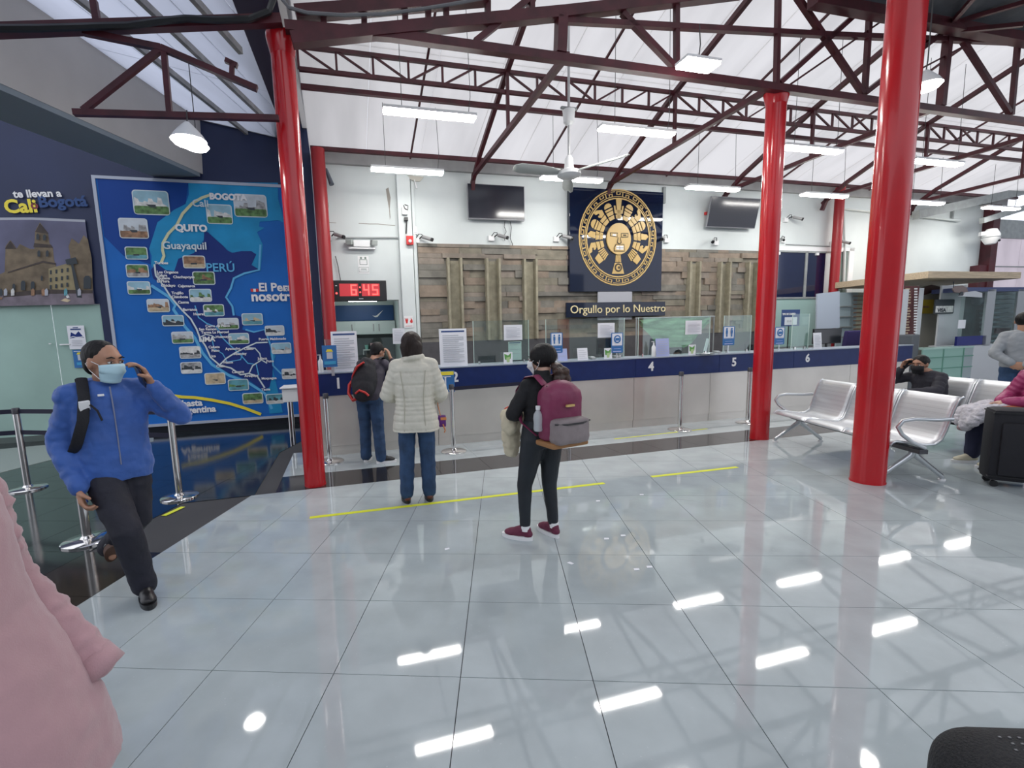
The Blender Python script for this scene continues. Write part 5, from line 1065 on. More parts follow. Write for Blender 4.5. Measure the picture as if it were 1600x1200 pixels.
dbr = mat('grey_brown_sign', (.20, .15, .14), .6)
flat([(dbr, f((1487, 452), (1492, 447), (1502, 446), (1509, 450), (1511, 456), (1502, 458), (1490, 457))), (drk, f((1499, 456), (1502, 456), (1503, 463), (1496, 463))), (lgrey, f((1491, 463), (1531, 465), (1531, 458), (1520, 455), (1504, 457), (1502, 462)))], tr_, 'cutout', 0, .02)
text('Tradiciones', .085, dbr, tr_, (f((1503, 463))[0][0], -.03, f((1503, 463))[0][1]), 'lettering', .002)
MB().cyl((f((1490, 440))[0][0], 0, f((1490, 440))[0][1]), (f((1490, 450))[0][0], 0, f((1490, 450))[0][1]), .008, 6).build('hook', drk, tr_)
# glass box with goods, and slatted dark glass to its right
gb = thing('display_window', 'blue-trimmed glass food counter at the right edge behind the man in grey', 'display counter', W(0, 0), TH)
def gp_(u0, v0, u1, v1, t_, m_, nm, th=.03, z0=None):
    s0, z1 = onT(u0, v0, t_); s1, zz_ = onT(u1, v1, t_); z0 = zz_ if z0 is None else z0
    return MB().b6(s0, s1, t_, t_+th, z0, z1).build(nm, m_, gb)
tg = tF-.05; dgz = mat('dark_teal_interior', (0.045, 0.075, 0.085), 0.4, var=.5, vs=3)
gp_(1502, 452, 1598, 540, tg+.5, dgz, 'back_panel'); gp_(1496, 540, 1600, 560, tg, kw, 'base', .5, z0=0); gp_(1496, 526, 1540, 539, tg, mat('royal_blue_trim', (.012, .02, .18), .4), 'blue_band', .04)
gp_(1502, 449, 1600, 455, tg, mat('steel_blue_trim', (.05, .07, .18), .4), 'top_trim', .5)
for u in (1544, 1592): gp_(u, 452, u+3, 540, tg, alu, 'mullion', .04)
for k in range(11): gp_(1549, 458+k*7.3, 1590, 459.6+k*7.3, tg+.2, mat('grey_blue_slat', (.12, .17, .20), .5), 'shelf_slat', .2)
gp_(1557, 513, 1578, 520, tg+.15, mat('dark_maroon_box', (.05, .01, .02), .5), 'box')
gp_(1498, 500, 1508, 513, tg-.01, paper, 'price_card', .004)
for u, v in ((1527, 470), (1540, 466)):
    s_, z_ = onT(u, v, tg+.3); MB().ell((s_, tg+.3, z_), (.12, .1, .12)).build('jar', mat('dim_glass_jar', (.10, .14, .17), .2), gb, smooth=True)
gp_(1504, 452, 1546, 526, tg+.01, clear, 'pane', .006); gp_(1547, 452, 1592, 538, tg+.01, clear, 'pane', .006)
sc2 = thing('glass_showcase', 'pale green glass showcase with shelves at the end of the ticket counter', 'showcase', W(0, 0), TH)
gg = mat('pale_green_case_glass', (0.30, 0.50, 0.43), 0.12); t_ = -.05
s0, z1 = onT(1442, 547, t_); s1, _ = onT(1506, 545, t_); s2, _ = onT(1521, 545, t_)
MB().b6(s0, s1, t_, t_+.02, .42, z1).build('front_pane', gg, sc2); MB().b6(s1, s2, t_, t_+.02, .42, z1).build('front_pane', mat('grey_case_glass', (.35, .42, .43), .15), sc2)
s0_case = s0
MB().b6(s0, s2, t_-.01, t_+.38, z1, z1+.03).build('top', mat('pale_green_edge', (.40, .58, .52), .2), sc2); MB().b6(s0, s2, t_, t_+.38, 0, .42).build('plinth', mat('royal_blue_trim', (.012, .02, .18), .4), sc2)
for z in (.42+(z1-.42)*.36, .42+(z1-.42)*.72): MB().b6(s0, s2, t_-.012, t_-.002, z, z+.02).build('shelf_edge', mat('green_edge_line', (.15, .33, .26), .2), sc2)
for s_ in (s0+(s1-s0)*.5, s1): MB().b6(s_-.01, s_+.01, t_-.012, t_-.002, .42, z1).build('upright', mat('green_edge_line', (.15, .33, .26), .2), sc2)
# shelving left of the thickest column
sv = thing('goods_rack', 'glass fronted rack of price cards between desk 6 and the thickest column', 'rack', W(0, 0), TH)
tt = 2.0
def gq(u0, v0, u1, v1, t_, m_, nm, th=.03):
    s0, z1 = onT(u0, v0, t_); s1, z0 = onT(u1, v1, t_); return MB().b6(s0, s1, t_, t_+th, z0, z1).build(nm, m_, sv)
gq(1312, 457, 1334, 545, tt, mat('pale_blue_shelf', (.38, .48, .52), .4), 'side_panel'); gq(1331, 457, 1362, 545, tt, mat('pale_olive_panel', (.42, .44, .35), .5), 'card_panel')
for k in range(5): gq(1313, 478+k*16, 1331, 479.4+k*16, tt-.03, grey, 'shelf', .03)
for k in range(11): gq(1334, 462+k*6.4, 1358, 463+k*6.4, tt-.01, mat('brown_print_line', (.25, .15, .1), .6), 'card_line', .01)
gq(1338, 519, 1349, 522, tt-.02, drk, 'label', .01)
wbd = thing('whiteboard', 'pale blue-white board hanging right of desk 6', 'board', W(0, 1.2), TH)
A = [onT(u, v, 1.2) for u, v in ((1277, 459), (1312, 455), (1312, 512), (1276, 515))]
mb = MB(); mb.prism(A, 0, .03); mb.build('panel', mat('pale_blue_board', (.46, .52, .60), .4), wbd); MB().b6(A[0][0]+.1, A[1][0]-.1, .03, .05, A[2][1]-.9, A[2][1]+.3).build('support', grey, wbd)
dcab = tag(MB().b6(0, max(.08, s0_case-CE-.04), 0, .5, 0, 1.35, bev=.03).build('cold_cabinet', mat('dark_grey_cabinet', (.09, .10, .11), .4)), 'dark grey rounded cabinet at the end of the navy counter', 'cabinet'); dcab.location = W(CE+.02, .0); dcab.rotation_euler = (0, 0, TH)

# ------------------------------------------------------------ black thing at the lower right corner
bp_ = thing('black_backpack', 'rounded top of a black perforated backpack in the lower right corner', 'backpack', (0, 0, 0))
cpt = fl(1560, 1145, .52)
bp_.location = (cpt.x+.06, cpt.y-.04, 0)
bm2 = mat('black_mesh_fabric', (0.010, 0.010, 0.012), 0.7, bump=.8, bs=150)
mb = MB(); mb.b6(-.20, .24, -.14, .13, 0.0, .52); o = mb.build('body', bm2, bp_, smooth=2)
sb_ = o.modifiers.new('round', 'BEVEL'); sb_.width = .12; sb_.segments = 8
dm = MB(); rr_ = random.Random(2)
for a in range(9):
    for b in range(5): dm.box((-.07+a*.022+(b % 2)*.011, -.045+b*.018, .5205), (.006, .004, .002))
o = dm.build('shiny_eyelets', mat('silver_eyelet', (.5, .5, .52), .3, .8), bp_); o['kind'] = 'stuff'
MB().tube([(-.05, -.10, .44), (-.05, -.16, .45), (.08, -.16, .45), (.08, -.10, .44)], .01, 8).build('loop', black, bp_)
# ------------------------------------------------------------ people
skin_m = mat('skin_warm', (0.42, 0.22, 0.14), 0.5, var=.06, vs=12); skin_l = mat('skin_light', (0.55, 0.34, 0.25), 0.5, var=.05, vs=12)
hair_b = mat('black_hair', (0.010, 0.009, 0.009), 0.5, spec=.25, bump=.5, bs=90, stretch=(1, 1, .15)); hair_br = mat('dark_brown_hair', (0.022, 0.013, 0.010), 0.48, spec=.3, bump=.5, bs=90, stretch=(1, 1, .12))
folds = bpy.data.textures.new('cloth_folds', 'CLOUDS'); folds.noise_scale = .07; folds.noise_depth = 2
fineT = bpy.data.textures.new('fine_folds', 'CLOUDS'); fineT.noise_scale = .035
def blob(mb, name, m_, parent, vox=.010, it=4, disp=0.0, tex=None):
    o = mb.build(name, m_, parent, smooth=2)
    r = o.modifiers.new('remesh', 'REMESH'); r.mode = 'VOXEL'; r.voxel_size = vox; r.use_smooth_shade = True
    if it: s = o.modifiers.new('smooth', 'SMOOTH'); s.factor = .5; s.iterations = it
    if disp: d = o.modifiers.new('folds', 'DISPLACE'); d.texture = tex or folds; d.strength = disp; d.mid_level = .5; d.texture_coords = 'LOCAL'
    return o
def limb(mb, pts, rs, sub=6, rip=0.0, rn=9, n=14, ref=None):
    # smooth tapered limb with optional sleeve ripples; pts are joints
    P, Rr = [], []
    for i in range(len(pts)-1):
        a, b = V(pts[i]), V(pts[i+1])
        for k in range(sub):
            f = k/sub; P.append(a.lerp(b, f)); r0, r1 = rs[i], rs[i+1]; r = r0+(r1-r0)*f
            Rr.append(r*(1+rip*math.sin((i*sub+k)*rn)))
    P.append(V(pts[-1])); Rr.append(rs[-1])
    mb.tube(P, Rr, n, ref=ref)
    for p, r in zip(pts, rs): mb.ell(p, (r*.98,)*3, seg=12, rin=8)
def torso(mb, rings, n=24):
    # rings: (centre, rx, ry, yaw, pitch)
    R3 = []
    for c, rx, ry in rings:
        vs = []
        for i in range(n):
            a = 2*PI*i/n; ca, sa = math.cos(a), math.sin(a)
            x = rx*math.copysign(abs(ca)**.85, ca); y = ry*math.copysign(abs(sa)**.85, sa)
            vs.append(mb.b.verts.new(V(c)+V((x, y, 0))))
        R3.append(vs)
    mb.skin(R3)
def hand_(mb, w, fwd, pal, side, curl=.35, k=1.0, thumb=.5):
    w, fwd, pal = V(w), V(fwd).normalized(), V(pal); pal = (pal-fwd*pal.dot(fwd)).normalized(); sd = fwd.cross(pal); sd = sd if sd.dot(V(side)) > 0 else -sd
    L = [.068, .076, .070, .055]
    mb.ell(w+fwd*.045*k, (.02*k,)*3)
    for i in range(4):
        off = sd*(.030-.0195*i)*k; kn = w+fwd*(.088-.004*abs(i-1))*k+off
        mb.tube([w+off*.5, kn], [.016*k, .0125*k], 8); mb.ell(kn, (.0125*k,)*3, seg=8, rin=6)
        p = kn; ang = curl*.6
        for s_, fl_, r in ((0, .45, .0092), (1, .32, .0085), (2, .25, .0078)):
            d = fwd*math.cos(ang)+pal*math.sin(ang); q = p+d*(L[i]*fl_*k*1.05); mb.tube([p, q], [r*k*1.05, r*k], 8); mb.ell(q, (r*k,)*3, seg=8, rin=6); p = q; ang += curl
    t0 = w+fwd*.028*k+sd*.024*k; d = (sd*.75+fwd*.65+pal*thumb).normalized(); t1 = t0+d*.040*k; d2 = (fwd*.8+sd*.2+pal*(thumb+.3)).normalized(); t2 = t1+d2*.034*k
    mb.tube([t0, t1, t2], [.015*k, .0115*k, .0095*k], 8); mb.ell(t2, (.0095*k,)*3, seg=8, rin=6); mb.ell(t0, (.016*k,)*3, seg=8, rin=6)
def shoe(parent, ank, yaw, pitch, L, m_, sole_m, k=1.0, name='shoe', h=.10):
    # yaw: direction the toe points (0 = +y), pitch: heel lift
    r = Matrix.Rotation(yaw, 3, 'Z') @ Matrix.Rotation(-pitch, 3, 'X'); mb = MB(); A = V(ank)
    def q(x, y, z): return A + r @ V((x, y, z))
    zb = -h+.028
    mb.ell(q(0, -.005, zb+.045), (.036, .045, .05), r); mb.ell(q(0, -.02, zb+.02), (.034, .042, .03), r)
    mb.ell(q(0, L*.28, zb+.022), (.040, L*.36, .034), r); mb.ell(q(0, L*.48, zb+.014), (.043, L*.23, .026), r); mb.tube([q(0, 0, zb+.06), q(0, L*.3, zb+.03)], [.036, .034], 12)
    o = blob(mb, name, m_, parent, .007, 3)
    s = MB(); out = []
    for i in range(24):
        a = 2*PI*i/24; y = L*.27+L*.52*math.sin(a); w_ = .043+.006*math.sin(a); out.append((w_*math.cos(a), y))
    lo = [s.b.verts.new(q(x, y, -h)) for x, y in out]; hi = [s.b.verts.new(q(x*1.02, y*1.01, -h+.03)) for x, y in out]; s._f(lo[::-1]); s._f(hi)
    for i in range(24): s._f([lo[i], lo[(i+1) % 24], hi[(i+1) % 24], hi[i]])
    s.build('sole', sole_m, o, smooth=True)
    s = MB()
    for j in range(4): s.bar(q(-.02, L*(.12+.07*j), zb+.062-.008*j), q(.02, L*(.13+.07*j), zb+.062-.008*j), .006)
    s.build('laces', sole_m if sole_m != black else grey, o)
    return o
def head(mb, hc, HR, k=1.0):
    def q(x, y, z): return V(hc)+HR @ (V((x, y, z))*k)
    mb.ell(q(0, -.008, .018), (.074*k, .092*k, .092*k), HR, 20, 14); mb.ell(q(0, .028, -.035), (.058*k, .060*k, .070*k), HR); mb.ell(q(0, .045, -.085), (.032*k, .032*k, .026*k), HR)
    mb.ell(q(0, .062, .030), (.050*k, .026*k, .030*k), HR); mb.ell(q(0, .092, -.022), (.013*k, .016*k, .014*k), HR); mb.tube([q(0, .080, .015), q(0, .095, -.018)], [.007*k, .010*k], 8)
    for s_ in (-1, 1):
        mb.ell(q(s_*.040, .060, -.022), (.022*k, .022*k, .022*k), HR)
        mb.ell(q(s_*.076, -.006, -.006), (.009*k, .019*k, .032*k), HR @ Matrix.Rotation(-s_*.25, 3, 'Z')); 
    mb.ell(q(0, .088, -.055), (.022*k, .010*k, .009*k), HR)
def face(parent, hc, HR, k=1.0, brow=None, look=(0, 0)):
    def q(x, y, z): return V(hc)+HR @ (V((x, y, z))*k)
    ew = mat('eye_white', (.75, .74, .72), .3); ir = mat('dark_iris', (.02, .012, .01), .2)
    for s_ in (-1, 1):
        e = MB().ell(q(s_*.031, .0785, .006), (.0125*k, .009*k, .0085*k), HR, 12, 8).build('eye', ew, parent, smooth=True)
        MB().ell(q(s_*.031+look[0], .0865, .006+look[1]), (.0055*k, .003*k, .0062*k), HR, 10, 6).build('iris', ir, e, smooth=True)
        MB().tube([q(s_*.017, .0865, .012), q(s_*.031, .0885, .0165), q(s_*.046, .080, .010)], .0028*k, 6).build('eyelid', mat('eyelid_shadow', (.20, .10, .07), .6), parent, smooth=True)
        MB().tube([q(s_*.012, .0885, .028), q(s_*.030, .089, .034), q(s_*.050, .078, .028)], [.003*k, .0042*k, .0028*k], 6).build('eyebrow', brow or hair_b, parent, smooth=True)
def mask(parent, hc, HR, m_, k=1.0, loops=True):
    def q(x, y, z): return V(hc)+HR @ (V((x, y, z))*k)
    mb = MB(); G = []
    for j in range(9):
        f = j/8; z = -.002-.108*f; row = []
        for i in range(15):
            a = (-1+2*i/14)*1.25; prof = .026*math.sin(PI*min(1, f*1.15+.12))+.004*math.sin(f*PI*6)
            rx = .070-.012*max(0, f-.5)*2; ry = .066-.024*max(0, f-.45)
            row.append(q(rx*math.sin(a), .022+ry*math.cos(a)+prof*max(0, math.cos(a))**1.5, z+.012*(1-math.cos(a))*(1 if f < .5 else -1)*0+(-.012 if f < .5 else .018)*(1-math.cos(a))))
        G.append(row)
    mb.sheet(G); o = mb.build('face_mask', m_, parent, smooth=2); s = o.modifiers.new('thickness', 'SOLIDIFY'); s.thickness = .003; s.offset = 1
    if loops:
        for s_ in (-1, 1): mb = MB(); mb.tube([q(s_*.066, .045, -.008), q(s_*.079, .0, .012), q(s_*.083, -.02, -.005), q(s_*.075, -.005, -.04), q(s_*.060, .04, -.085)], .0018*k, 6); mb.build('ear_loop', white, o)
    return o
def rotz(a): return Matrix.Rotation(a, 3, 'Z')
def person(name_label, p, f, grp=None):
    return thing('person', name_label, 'person', (p[0], p[1], 0), math.atan2(f[1], f[0])-PI/2)
def bodyfig(root, J, k, HR, skin, hands=(), vox=.008, hk=None):
    mb = MB(); hd_ = V(J['head']); head(mb, hd_, HR, hk or k)
    limb(mb, [J['neck'], tuple(hd_+HR @ V((0, -.02, -.07)))], [.056*k, .050*k])
    for s in ('R', 'L'):
        limb(mb, [V(J['sh'+s])*.97, J['el'+s], J['wr'+s]], [.036*k, .034*k, .024*k]); limb(mb, [J['hip'+s], J['kn'+s], J['an'+s]], [.078*k, .050*k, .036*k])
        limb(mb, [J['neck'], V(J['neck']).lerp(V(J['sh'+s]), .7)+V((0, 0, -.02))], [.03*k, .03*k])
        a = V(J['an'+s]); fy = J.get('toe'+s, 0.0); d = rotz(fy) @ V((0, 1, 0)); mb.tube([a+V((0, 0, -.03)), a+d*.10+V((0, 0, -.05))], [.032*k, .022*k], 10); mb.ell(a+V((0, 0, -.03)), (.034*k,)*3)
    pts = [J['pel'], J['wai'], J['che'], J['neck']]
    mb2 = [(V(pts[0])+V((0, 0, -.08*k)), .13*k, .10*k), (pts[0], .145*k, .105*k), (pts[1], .12*k, .09*k), (pts[2], .125*k, .09*k), (V(pts[2]).lerp(V(pts[3]), .5), .09*k, .07*k), (pts[3], .05*k, .05*k)]
    torso(mb, mb2)
    for h_ in hands: hand_(mb, *h_)
    o = blob(mb, 'body', skin, root, vox, 3); return o
def yoke(mb, J, r=.058, dz=-.01):
    n_ = V(J['neck'])+V((0, 0, dz-.01))
    for s_ in 'RL':
        q_ = V(J['sh'+s_]); limb(mb, [n_, n_.lerp(q_, .55)+V((0, 0, .0)), q_+V((0, 0, -.01))], [r, r*1.05, r*1.15], 4)
def SJ(h):
    k = h/1.6
    return {n: tuple(c*k for c in v) for n, v in dict(hipR=(.085, 0, .84), knR=(.09, .015, .45), anR=(.095, -.01, .085), hipL=(-.085, 0, .84), knL=(-.09, .015, .45), anL=(-.095, -.01, .085), pel=(0, 0, .88), wai=(0, 0, 1.0), che=(0, 0, 1.18), neck=(0, -.01, 1.335), head=(0, .02, 1.485),
        shR=(.165, 0, 1.295), elR=(.21, -.03, 1.03), wrR=(.21, .07, .82), shL=(-.165, 0, 1.295), elL=(-.21, -.03, 1.03), wrL=(-.21, .07, .82)).items()}, k
def trousers(root, J, k, m_, r=(.095, .070, .060), waist=(.155, .115), rip=.03, top=None, disp=.012, hem=None):
    mb = MB(); pel = V(J['pel']); tp = V(top or J['wai'])
    torso(mb, [(V(J['hipR']).lerp(V(J['hipL']), .5)+V((0, 0, -.06*k)), waist[0]*.86*k, waist[1]*.95*k), (V(J['hipR']).lerp(V(J['hipL']), .5), waist[0]*1.08*k, waist[1]*1.08*k), (pel, waist[0]*1.02*k, waist[1]*1.0*k), (tp, waist[0]*.9*k, waist[1]*.85*k)])
    for s in ('R', 'L'):
        a = V(J['an'+s]); kn = V(J['kn'+s]); end = a + (kn-a).normalized()*(hem or 0.0)
        limb(mb, [J['hip'+s], J['kn'+s], tuple(end)], [r[0]*k, r[1]*k, r[2]*k], sub=10, rip=rip, rn=2.1)
    return blob(mb, 'trousers', m_, root, .010, 4, disp)
def skull_hair(mb, hc, HR, k=1.0, back=.018, up=.024, r=(.083, .098, .098)):
    mb.ell(V(hc)+HR @ (V((0, -back, up))*k), (r[0]*k, r[1]*k, r[2]*k), HR, 20, 14)

# --- 1. man in the blue jacket, walking and phoning
blu = mat('blue_hooded_jacket', (0.032, 0.105, 0.38), 0.6, var=.12, vs=6, bump=.35, bs=25, sheen=.2); trk = mat('dark_navy_tracksuit', (0.012, 0.012, 0.022), 0.7, var=.2, vs=6, bump=.4, bs=22)
pA, pB = fl(243, 940), fl(183, 905); pc = (pA+pB)/2
f1 = V((.80, -.60, 0)); m1 = person('man in a blue hooded jacket and pale mask walking with a phone at his ear', (pc.x-.02, pc.y), f1)
J, k = SJ(1.60)
lc = lambda P_: (Matrix.Rotation(-m1.rotation_euler[2], 3, 'Z') @ (V((P_.x, P_.y, 0))-V((m1.location.x, m1.location.y, 0))))
a1, b1 = lc(pA), lc(pB)
J.update(anR=(a1.x*.9+.02, a1.y-.10, .09), knR=(a1.x*.5+.06, a1.y*.62+.06, .47), anL=(b1.x, b1.y-.12, .20), knL=(-.07, .02, .47), toeR=-.1, toeL=-.05,
         shR=(.185, .0, 1.30), elR=(.235, -.06, 1.02), wrR=(.20, .10, .76), shL=(-.185, .02, 1.31), elL=(-.34, .17, 1.11), wrL=(-.19, .19, 1.34), head=(0, .05, 1.475), neck=(0, .0, 1.335))
HR = rotz(.50) @ Matrix.Rotation(-.10, 3, 'X'); HK = 1.1
bodyfig(m1, J, k, HR, skin_m, [(J['wrR'], (.0, .35, -1), (-1, .3, 0), (0, 1, .3), .75, 1.1), (J['wrL'], (.38, .05, .80), (1, .1, -.1), (0, 1, .1), .55, 1.12)], vox=.0065, hk=1.1)
face(m1, J['head'], HR, 1.1); mask(m1, J['head'], HR, k=1.1, m_= mat('pale_blue_mask', (.50, .72, .80), .7))
mb = MB(); skull_hair(mb, J['head'], HR, 1.1, .024, .033, (.079, .094, .087)); mb.ell(V(J['head'])+HR @ V((0, -.055, -.01)), (.078, .055, .08), HR); blob(mb, 'hair', hair_b, m1, .008, 2, .004, fineT)
mb = MB()
torso(mb, [((0, .0, .755), .19, .14), ((0, .0, .82), .20, .15), ((0, .01, .95), .185, .145), ((0, .01, 1.05), .19, .14), ((0, .0, 1.18), .20, .135), ((0, -.005, 1.27), .185, .12), ((0, -.01, 1.335), .12, .09), ((0, -.01, 1.365), .07, .07)])
limb(mb, [(.15, 0, 1.285), J['elR'], J['wrR']], [.078, .070, .052], 10, .05, 2.3); yoke(mb, J); limb(mb, [(-.15, .01, 1.285), J['elL'], (V(J['elL']).lerp(V(J['wrL']), .88))], [.075, .066, .046], 10, .06, 2.3)
jk = blob(mb, 'jacket', blu, m1, .009, 3, .022)
mb = MB(); mb.tube([(.11*math.cos(a), -.04+.10*math.sin(a), 1.335+.025*math.sin(a*1)*-1) for a in [PI*.0+2*PI*i/16 for i in range(17)]], .024, 10); mb.ell((0, -.12, 1.29), (.12, .05, .08)); blob(mb, 'hood', blu, jk, .009, 3, .01)
MB().tube([(0, .118, 1.33), (.0, .142, 1.2), (.0, .152, 1.05), (.0, .15, .86)], .004, 6).build('zip', mat('dull_zip', (.20, .22, .32), .4), jk)
MB().box((.05, .135, 1.285), (.03, .008, .012), Matrix.Rotation(.5, 3, 'X')).build('logo_patch', white, jk)
tr = trousers(m1, J, k, trk, (.105, .082, .070), (.165, .125), hem=-.01)
MB().tube([(.172, .02, .86), (.185, .05, .76), (.17, .09, .66)], [(.010, .020), (.010, .016), (.004, .006)], 8).build('blue_stripe', mat('royal_stripe', (.02, .07, .35), .6), tr, smooth=True)
shoe(m1, J['anR'], -.1, 0, .24, mat('black_leather', (.015, .014, .015), .35), black, h=.09); shoe(m1, J['anL'], -.05, -.75, .24, mat('black_leather', (.015, .014, .015), .35), mat('brown_sole', (.12, .06, .04), .6), h=.09)
phn = thing('mobile_phone', 'dark mobile phone held to the ear by the man in the blue jacket', 'phone', (0, 0, 0)); 
mw = Matrix.Translation(m1.location) @ Matrix.Rotation(m1.rotation_euler[2], 4, 'Z')
phn.location = mw @ V((-.140, .185, 1.385)); phn.rotation_euler = (0, 0, m1.rotation_euler[2])
rP = Matrix.Rotation(.35, 3, 'Y') @ Matrix.Rotation(-.55, 3, 'X')
MB().box((0, 0, 0), (.010, .072, .145), rP, .003).build('body', mat('dark_blue_phone', (.015, .02, .06), .25), phn); MB().box(rP @ V((-.006, 0, 0)), (.002, .064, .13), rP).build('screen', mat('phone_glass', (.03, .04, .05), .05), phn)
# his dark backpack with strap
bk = thing('backpack', 'black backpack hanging low on the back of the man in the blue jacket', 'backpack', m1.location, m1.rotation_euler[2])
mb = MB(); mb.ell((.06, -.235, 1.0), (.15, .085, .20)); mb.ell((.06, -.25, .90), (.145, .10, .12)); blob(mb, 'pouch', bks, bk, .012, 3, .012)
MB().tube([(.085, -.15, 1.27), (.10, -.08, 1.375), (.112, .03, 1.385), (.125, .125, 1.28), (.15, .165, 1.15), (.185, .12, 1.02), (.20, .0, .93), (.15, -.16, .90)], [(.028, .008)]*8, 8).build('shoulder_strap', bks, bk, smooth=True)
MB().box((.132, .148, 1.235), (.05, .02, .055), Matrix.Rotation(-.3, 3, 'X') @ Matrix.Rotation(.2, 3, 'Z'), .004).build('white_buckle', white, bk); MB().tube([(.115, .14, 1.25), (.08, .165, 1.2), (.065, .168, 1.14)], [(.012, .004)]*3, 6).build('loose_strap', bks, bk)

# --- 2. pink coat, very close at the left edge
pnk = mat('pale_pink_wool', (0.47, 0.28, 0.30), 0.85, var=.05, vs=3, sheen=.4, bump=.15, bs=200)
m2 = person('person in a pale pink coat cropped by the left edge, ruched cuff visible', (-1.12, 0.90), (.96, .28))
m2.location = (-1.43, 0.96, 0)
J, k = SJ(1.47)
J.update(elR=(.24, -.04, .92), wrR=(.25, .02, .72), elL=(-.19, .02, .90), wrL=(-.16, .235, .60))
HR = Matrix.Identity(3); bodyfig(m2, J, k, HR, skin_l, [(J['wrR'], (0, .2, -1), (-1, .2, 0), (0, 1, 0), .4, .9), (V(J['wrL'])-V((0, .05, -.06)), (.1, .2, -1), (1, 0, 0), (0, 1, 0), .9, .8)], vox=.009); face(m2, J['head'], HR, k)
mb = MB(); skull_hair(mb, J['head'], HR, .95, .02, .03); mb.ell((0, -.06, 1.28), (.085, .06, .14)); blob(mb, 'hair', hair_br, m2, .010, 2, .004, fineT)
mb = MB()
torso(mb, [((0, .07, .34), .27, .24), ((0, .06, .52), .25, .225), ((0, .03, .70), .225, .19), ((0, .0, .86), .19, .155), ((0, .0, .97), .175, .14), ((0, .0, 1.08), .18, .13), ((0, -.005, 1.17), .165, .12), ((0, -.01, 1.23), .11, .09), ((0, -.01, 1.28), .07, .07)])
limb(mb, [(.14, 0, 1.17), J['elR'], J['wrR']], [.082, .078, .070], 10, .0, 2.3); yoke(mb, J)
coat2 = blob(mb, 'coat', pnk, m2, .011, 5, .012)
mb = MB(); P_ = [V((-.14, 0, 1.17)), V(J['elL']), V(J['wrL'])]
limb(mb, P_, [.075, .060, .050], 14, .12, 2.6); blob(mb, 'ruched_sleeve', pnk, coat2, .009, 2, .015, fineT)
dw = (V(J['wrL'])-V(J['elL'])).normalized(); o = MB(); o.tube([V(J['wrL'])-dw*.03, V(J['wrL'])+dw*.035], [.054, .058], 18, cap=False); o = o.build('cuff', pnk, coat2, smooth=2); sm = o.modifiers.new('thickness', 'SOLIDIFY'); sm.thickness = .008; MB().cyl(V(J['wrL'])-dw*.0, V(J['wrL'])+dw*.02, .048, 14).build('dark_lining', blackm, coat2)
trousers(m2, J, k, blackm); shoe(m2, J['anR'], 0, 0, .23, black, black, h=.09); shoe(m2, J['anL'], 0, 0, .23, black, black, h=.09)

# --- 3. man at desk one with the red and black backpack
jean = mat('blue_denim', (0.022, 0.055, 0.125), 0.8, var=.25, vs=9, bump=.3, bs=60); drkj = mat('dark_plum_grey_jacket', (0.045, 0.038, 0.055), 0.7, var=.15, bump=.3, bs=25)
q3a, q3b = fl(581, 722), fl(608, 724); pc = (q3a+q3b)/2
m3 = person('man bent over desk 1 in a dark jacket and jeans, seen from behind', (pc.x-.10, pc.y+.02), (.12, 1))
J, k = SJ(1.60)
J.update(anR=(.12, -.02, .09), anL=(-.11, .04, .09), knL=(-.10, .05, .47), toeR=-1.1, toeL=.1, che=(-.02, .10, 1.17), wai=(-.01, .03, 1.0), neck=(.0, .20, 1.30), head=(.03, .29, 1.41), shR=(.16, .17, 1.27), shL=(-.16, .17, 1.27), elR=(.32, .34, 1.10), wrR=(.17, .36, 1.33), elL=(-.16, .36, 1.07), wrL=(-.05, .55, 1.19))
HR = rotz(-.5) @ Matrix.Rotation(-.45, 3, 'X'); bodyfig(m3, J, k, HR, skin_m, [(J['wrR'], (-.3, .1, .9), (-1, 0, 0), (0, 1, 0), .5, 1.0), (J['wrL'], (.3, .8, -.1), (0, 0, -1), (1, 0, 0), .4, 1.0)], vox=.008); face(m3, J['head'], HR)
mb = MB(); skull_hair(mb, J['head'], HR, 1.0, .024, .028); mb.ell(V(J['head'])+HR @ V((0, -.055, -.025)), (.068, .04, .06), HR); blob(mb, 'hair', hair_b, m3, .009, 2, .004, fineT)
mb = MB()
torso(mb, [((0, .0, .82), .165, .125), ((0, .0, .90), .17, .13), ((0, .03, 1.0), .165, .13), ((-.0, .10, 1.15), .18, .13), ((.0, .16, 1.25), .16, .11), ((.0, .20, 1.31), .09, .08)])
yoke(mb, J, .055); limb(mb, [(.15, .16, 1.255), J['elR'], V(J['elR']).lerp(V(J['wrR']), .8)], [.068, .058, .044], 10, .04, 2.2); limb(mb, [(-.09, .16, 1.255), J['elL'], J['wrL']], [.068, .056, .044], 10, .04, 2.2)
blob(mb, 'jacket', drkj, m3, .010, 3, .014)
trousers(m3, J, k, jean, (.095, .076, .070), (.15, .115), hem=-.015); shoe(m3, J['anL'], .1, 0, .24, black, white, h=.09); shoe(m3, J['anR'], -1.15, 0, .25, black, white, h=.09)
b3 = thing('backpack', 'large black backpack with red panels on the man at desk 1', 'backpack', m3.location, m3.rotation_euler[2])
redf = mat('red_nylon', (.55, .035, .03), .55, bump=.2, bs=60)
lean = Matrix.Rotation(-.30, 3, 'X')
mb = MB(); mb.ell((-.01, -.10, 1.07), (.165, .13, .27), lean); mb.ell((-.0, -.17, .98), (.14, .10, .17), lean); mb.ell((.0, -.03, 1.24), (.12, .09, .12), lean); body3 = blob(mb, 'pack', bks, b3, .012, 3, .012)
MB().tube([(.02, -.15, 1.30), (-.06, -.17, 1.25), (-.13, -.16, 1.14), (-.165, -.12, 1.0)], [(.035, .012), (.04, .014), (.03, .012), (.02, .01)], 8).build('red_panel', redf, b3, smooth=True)
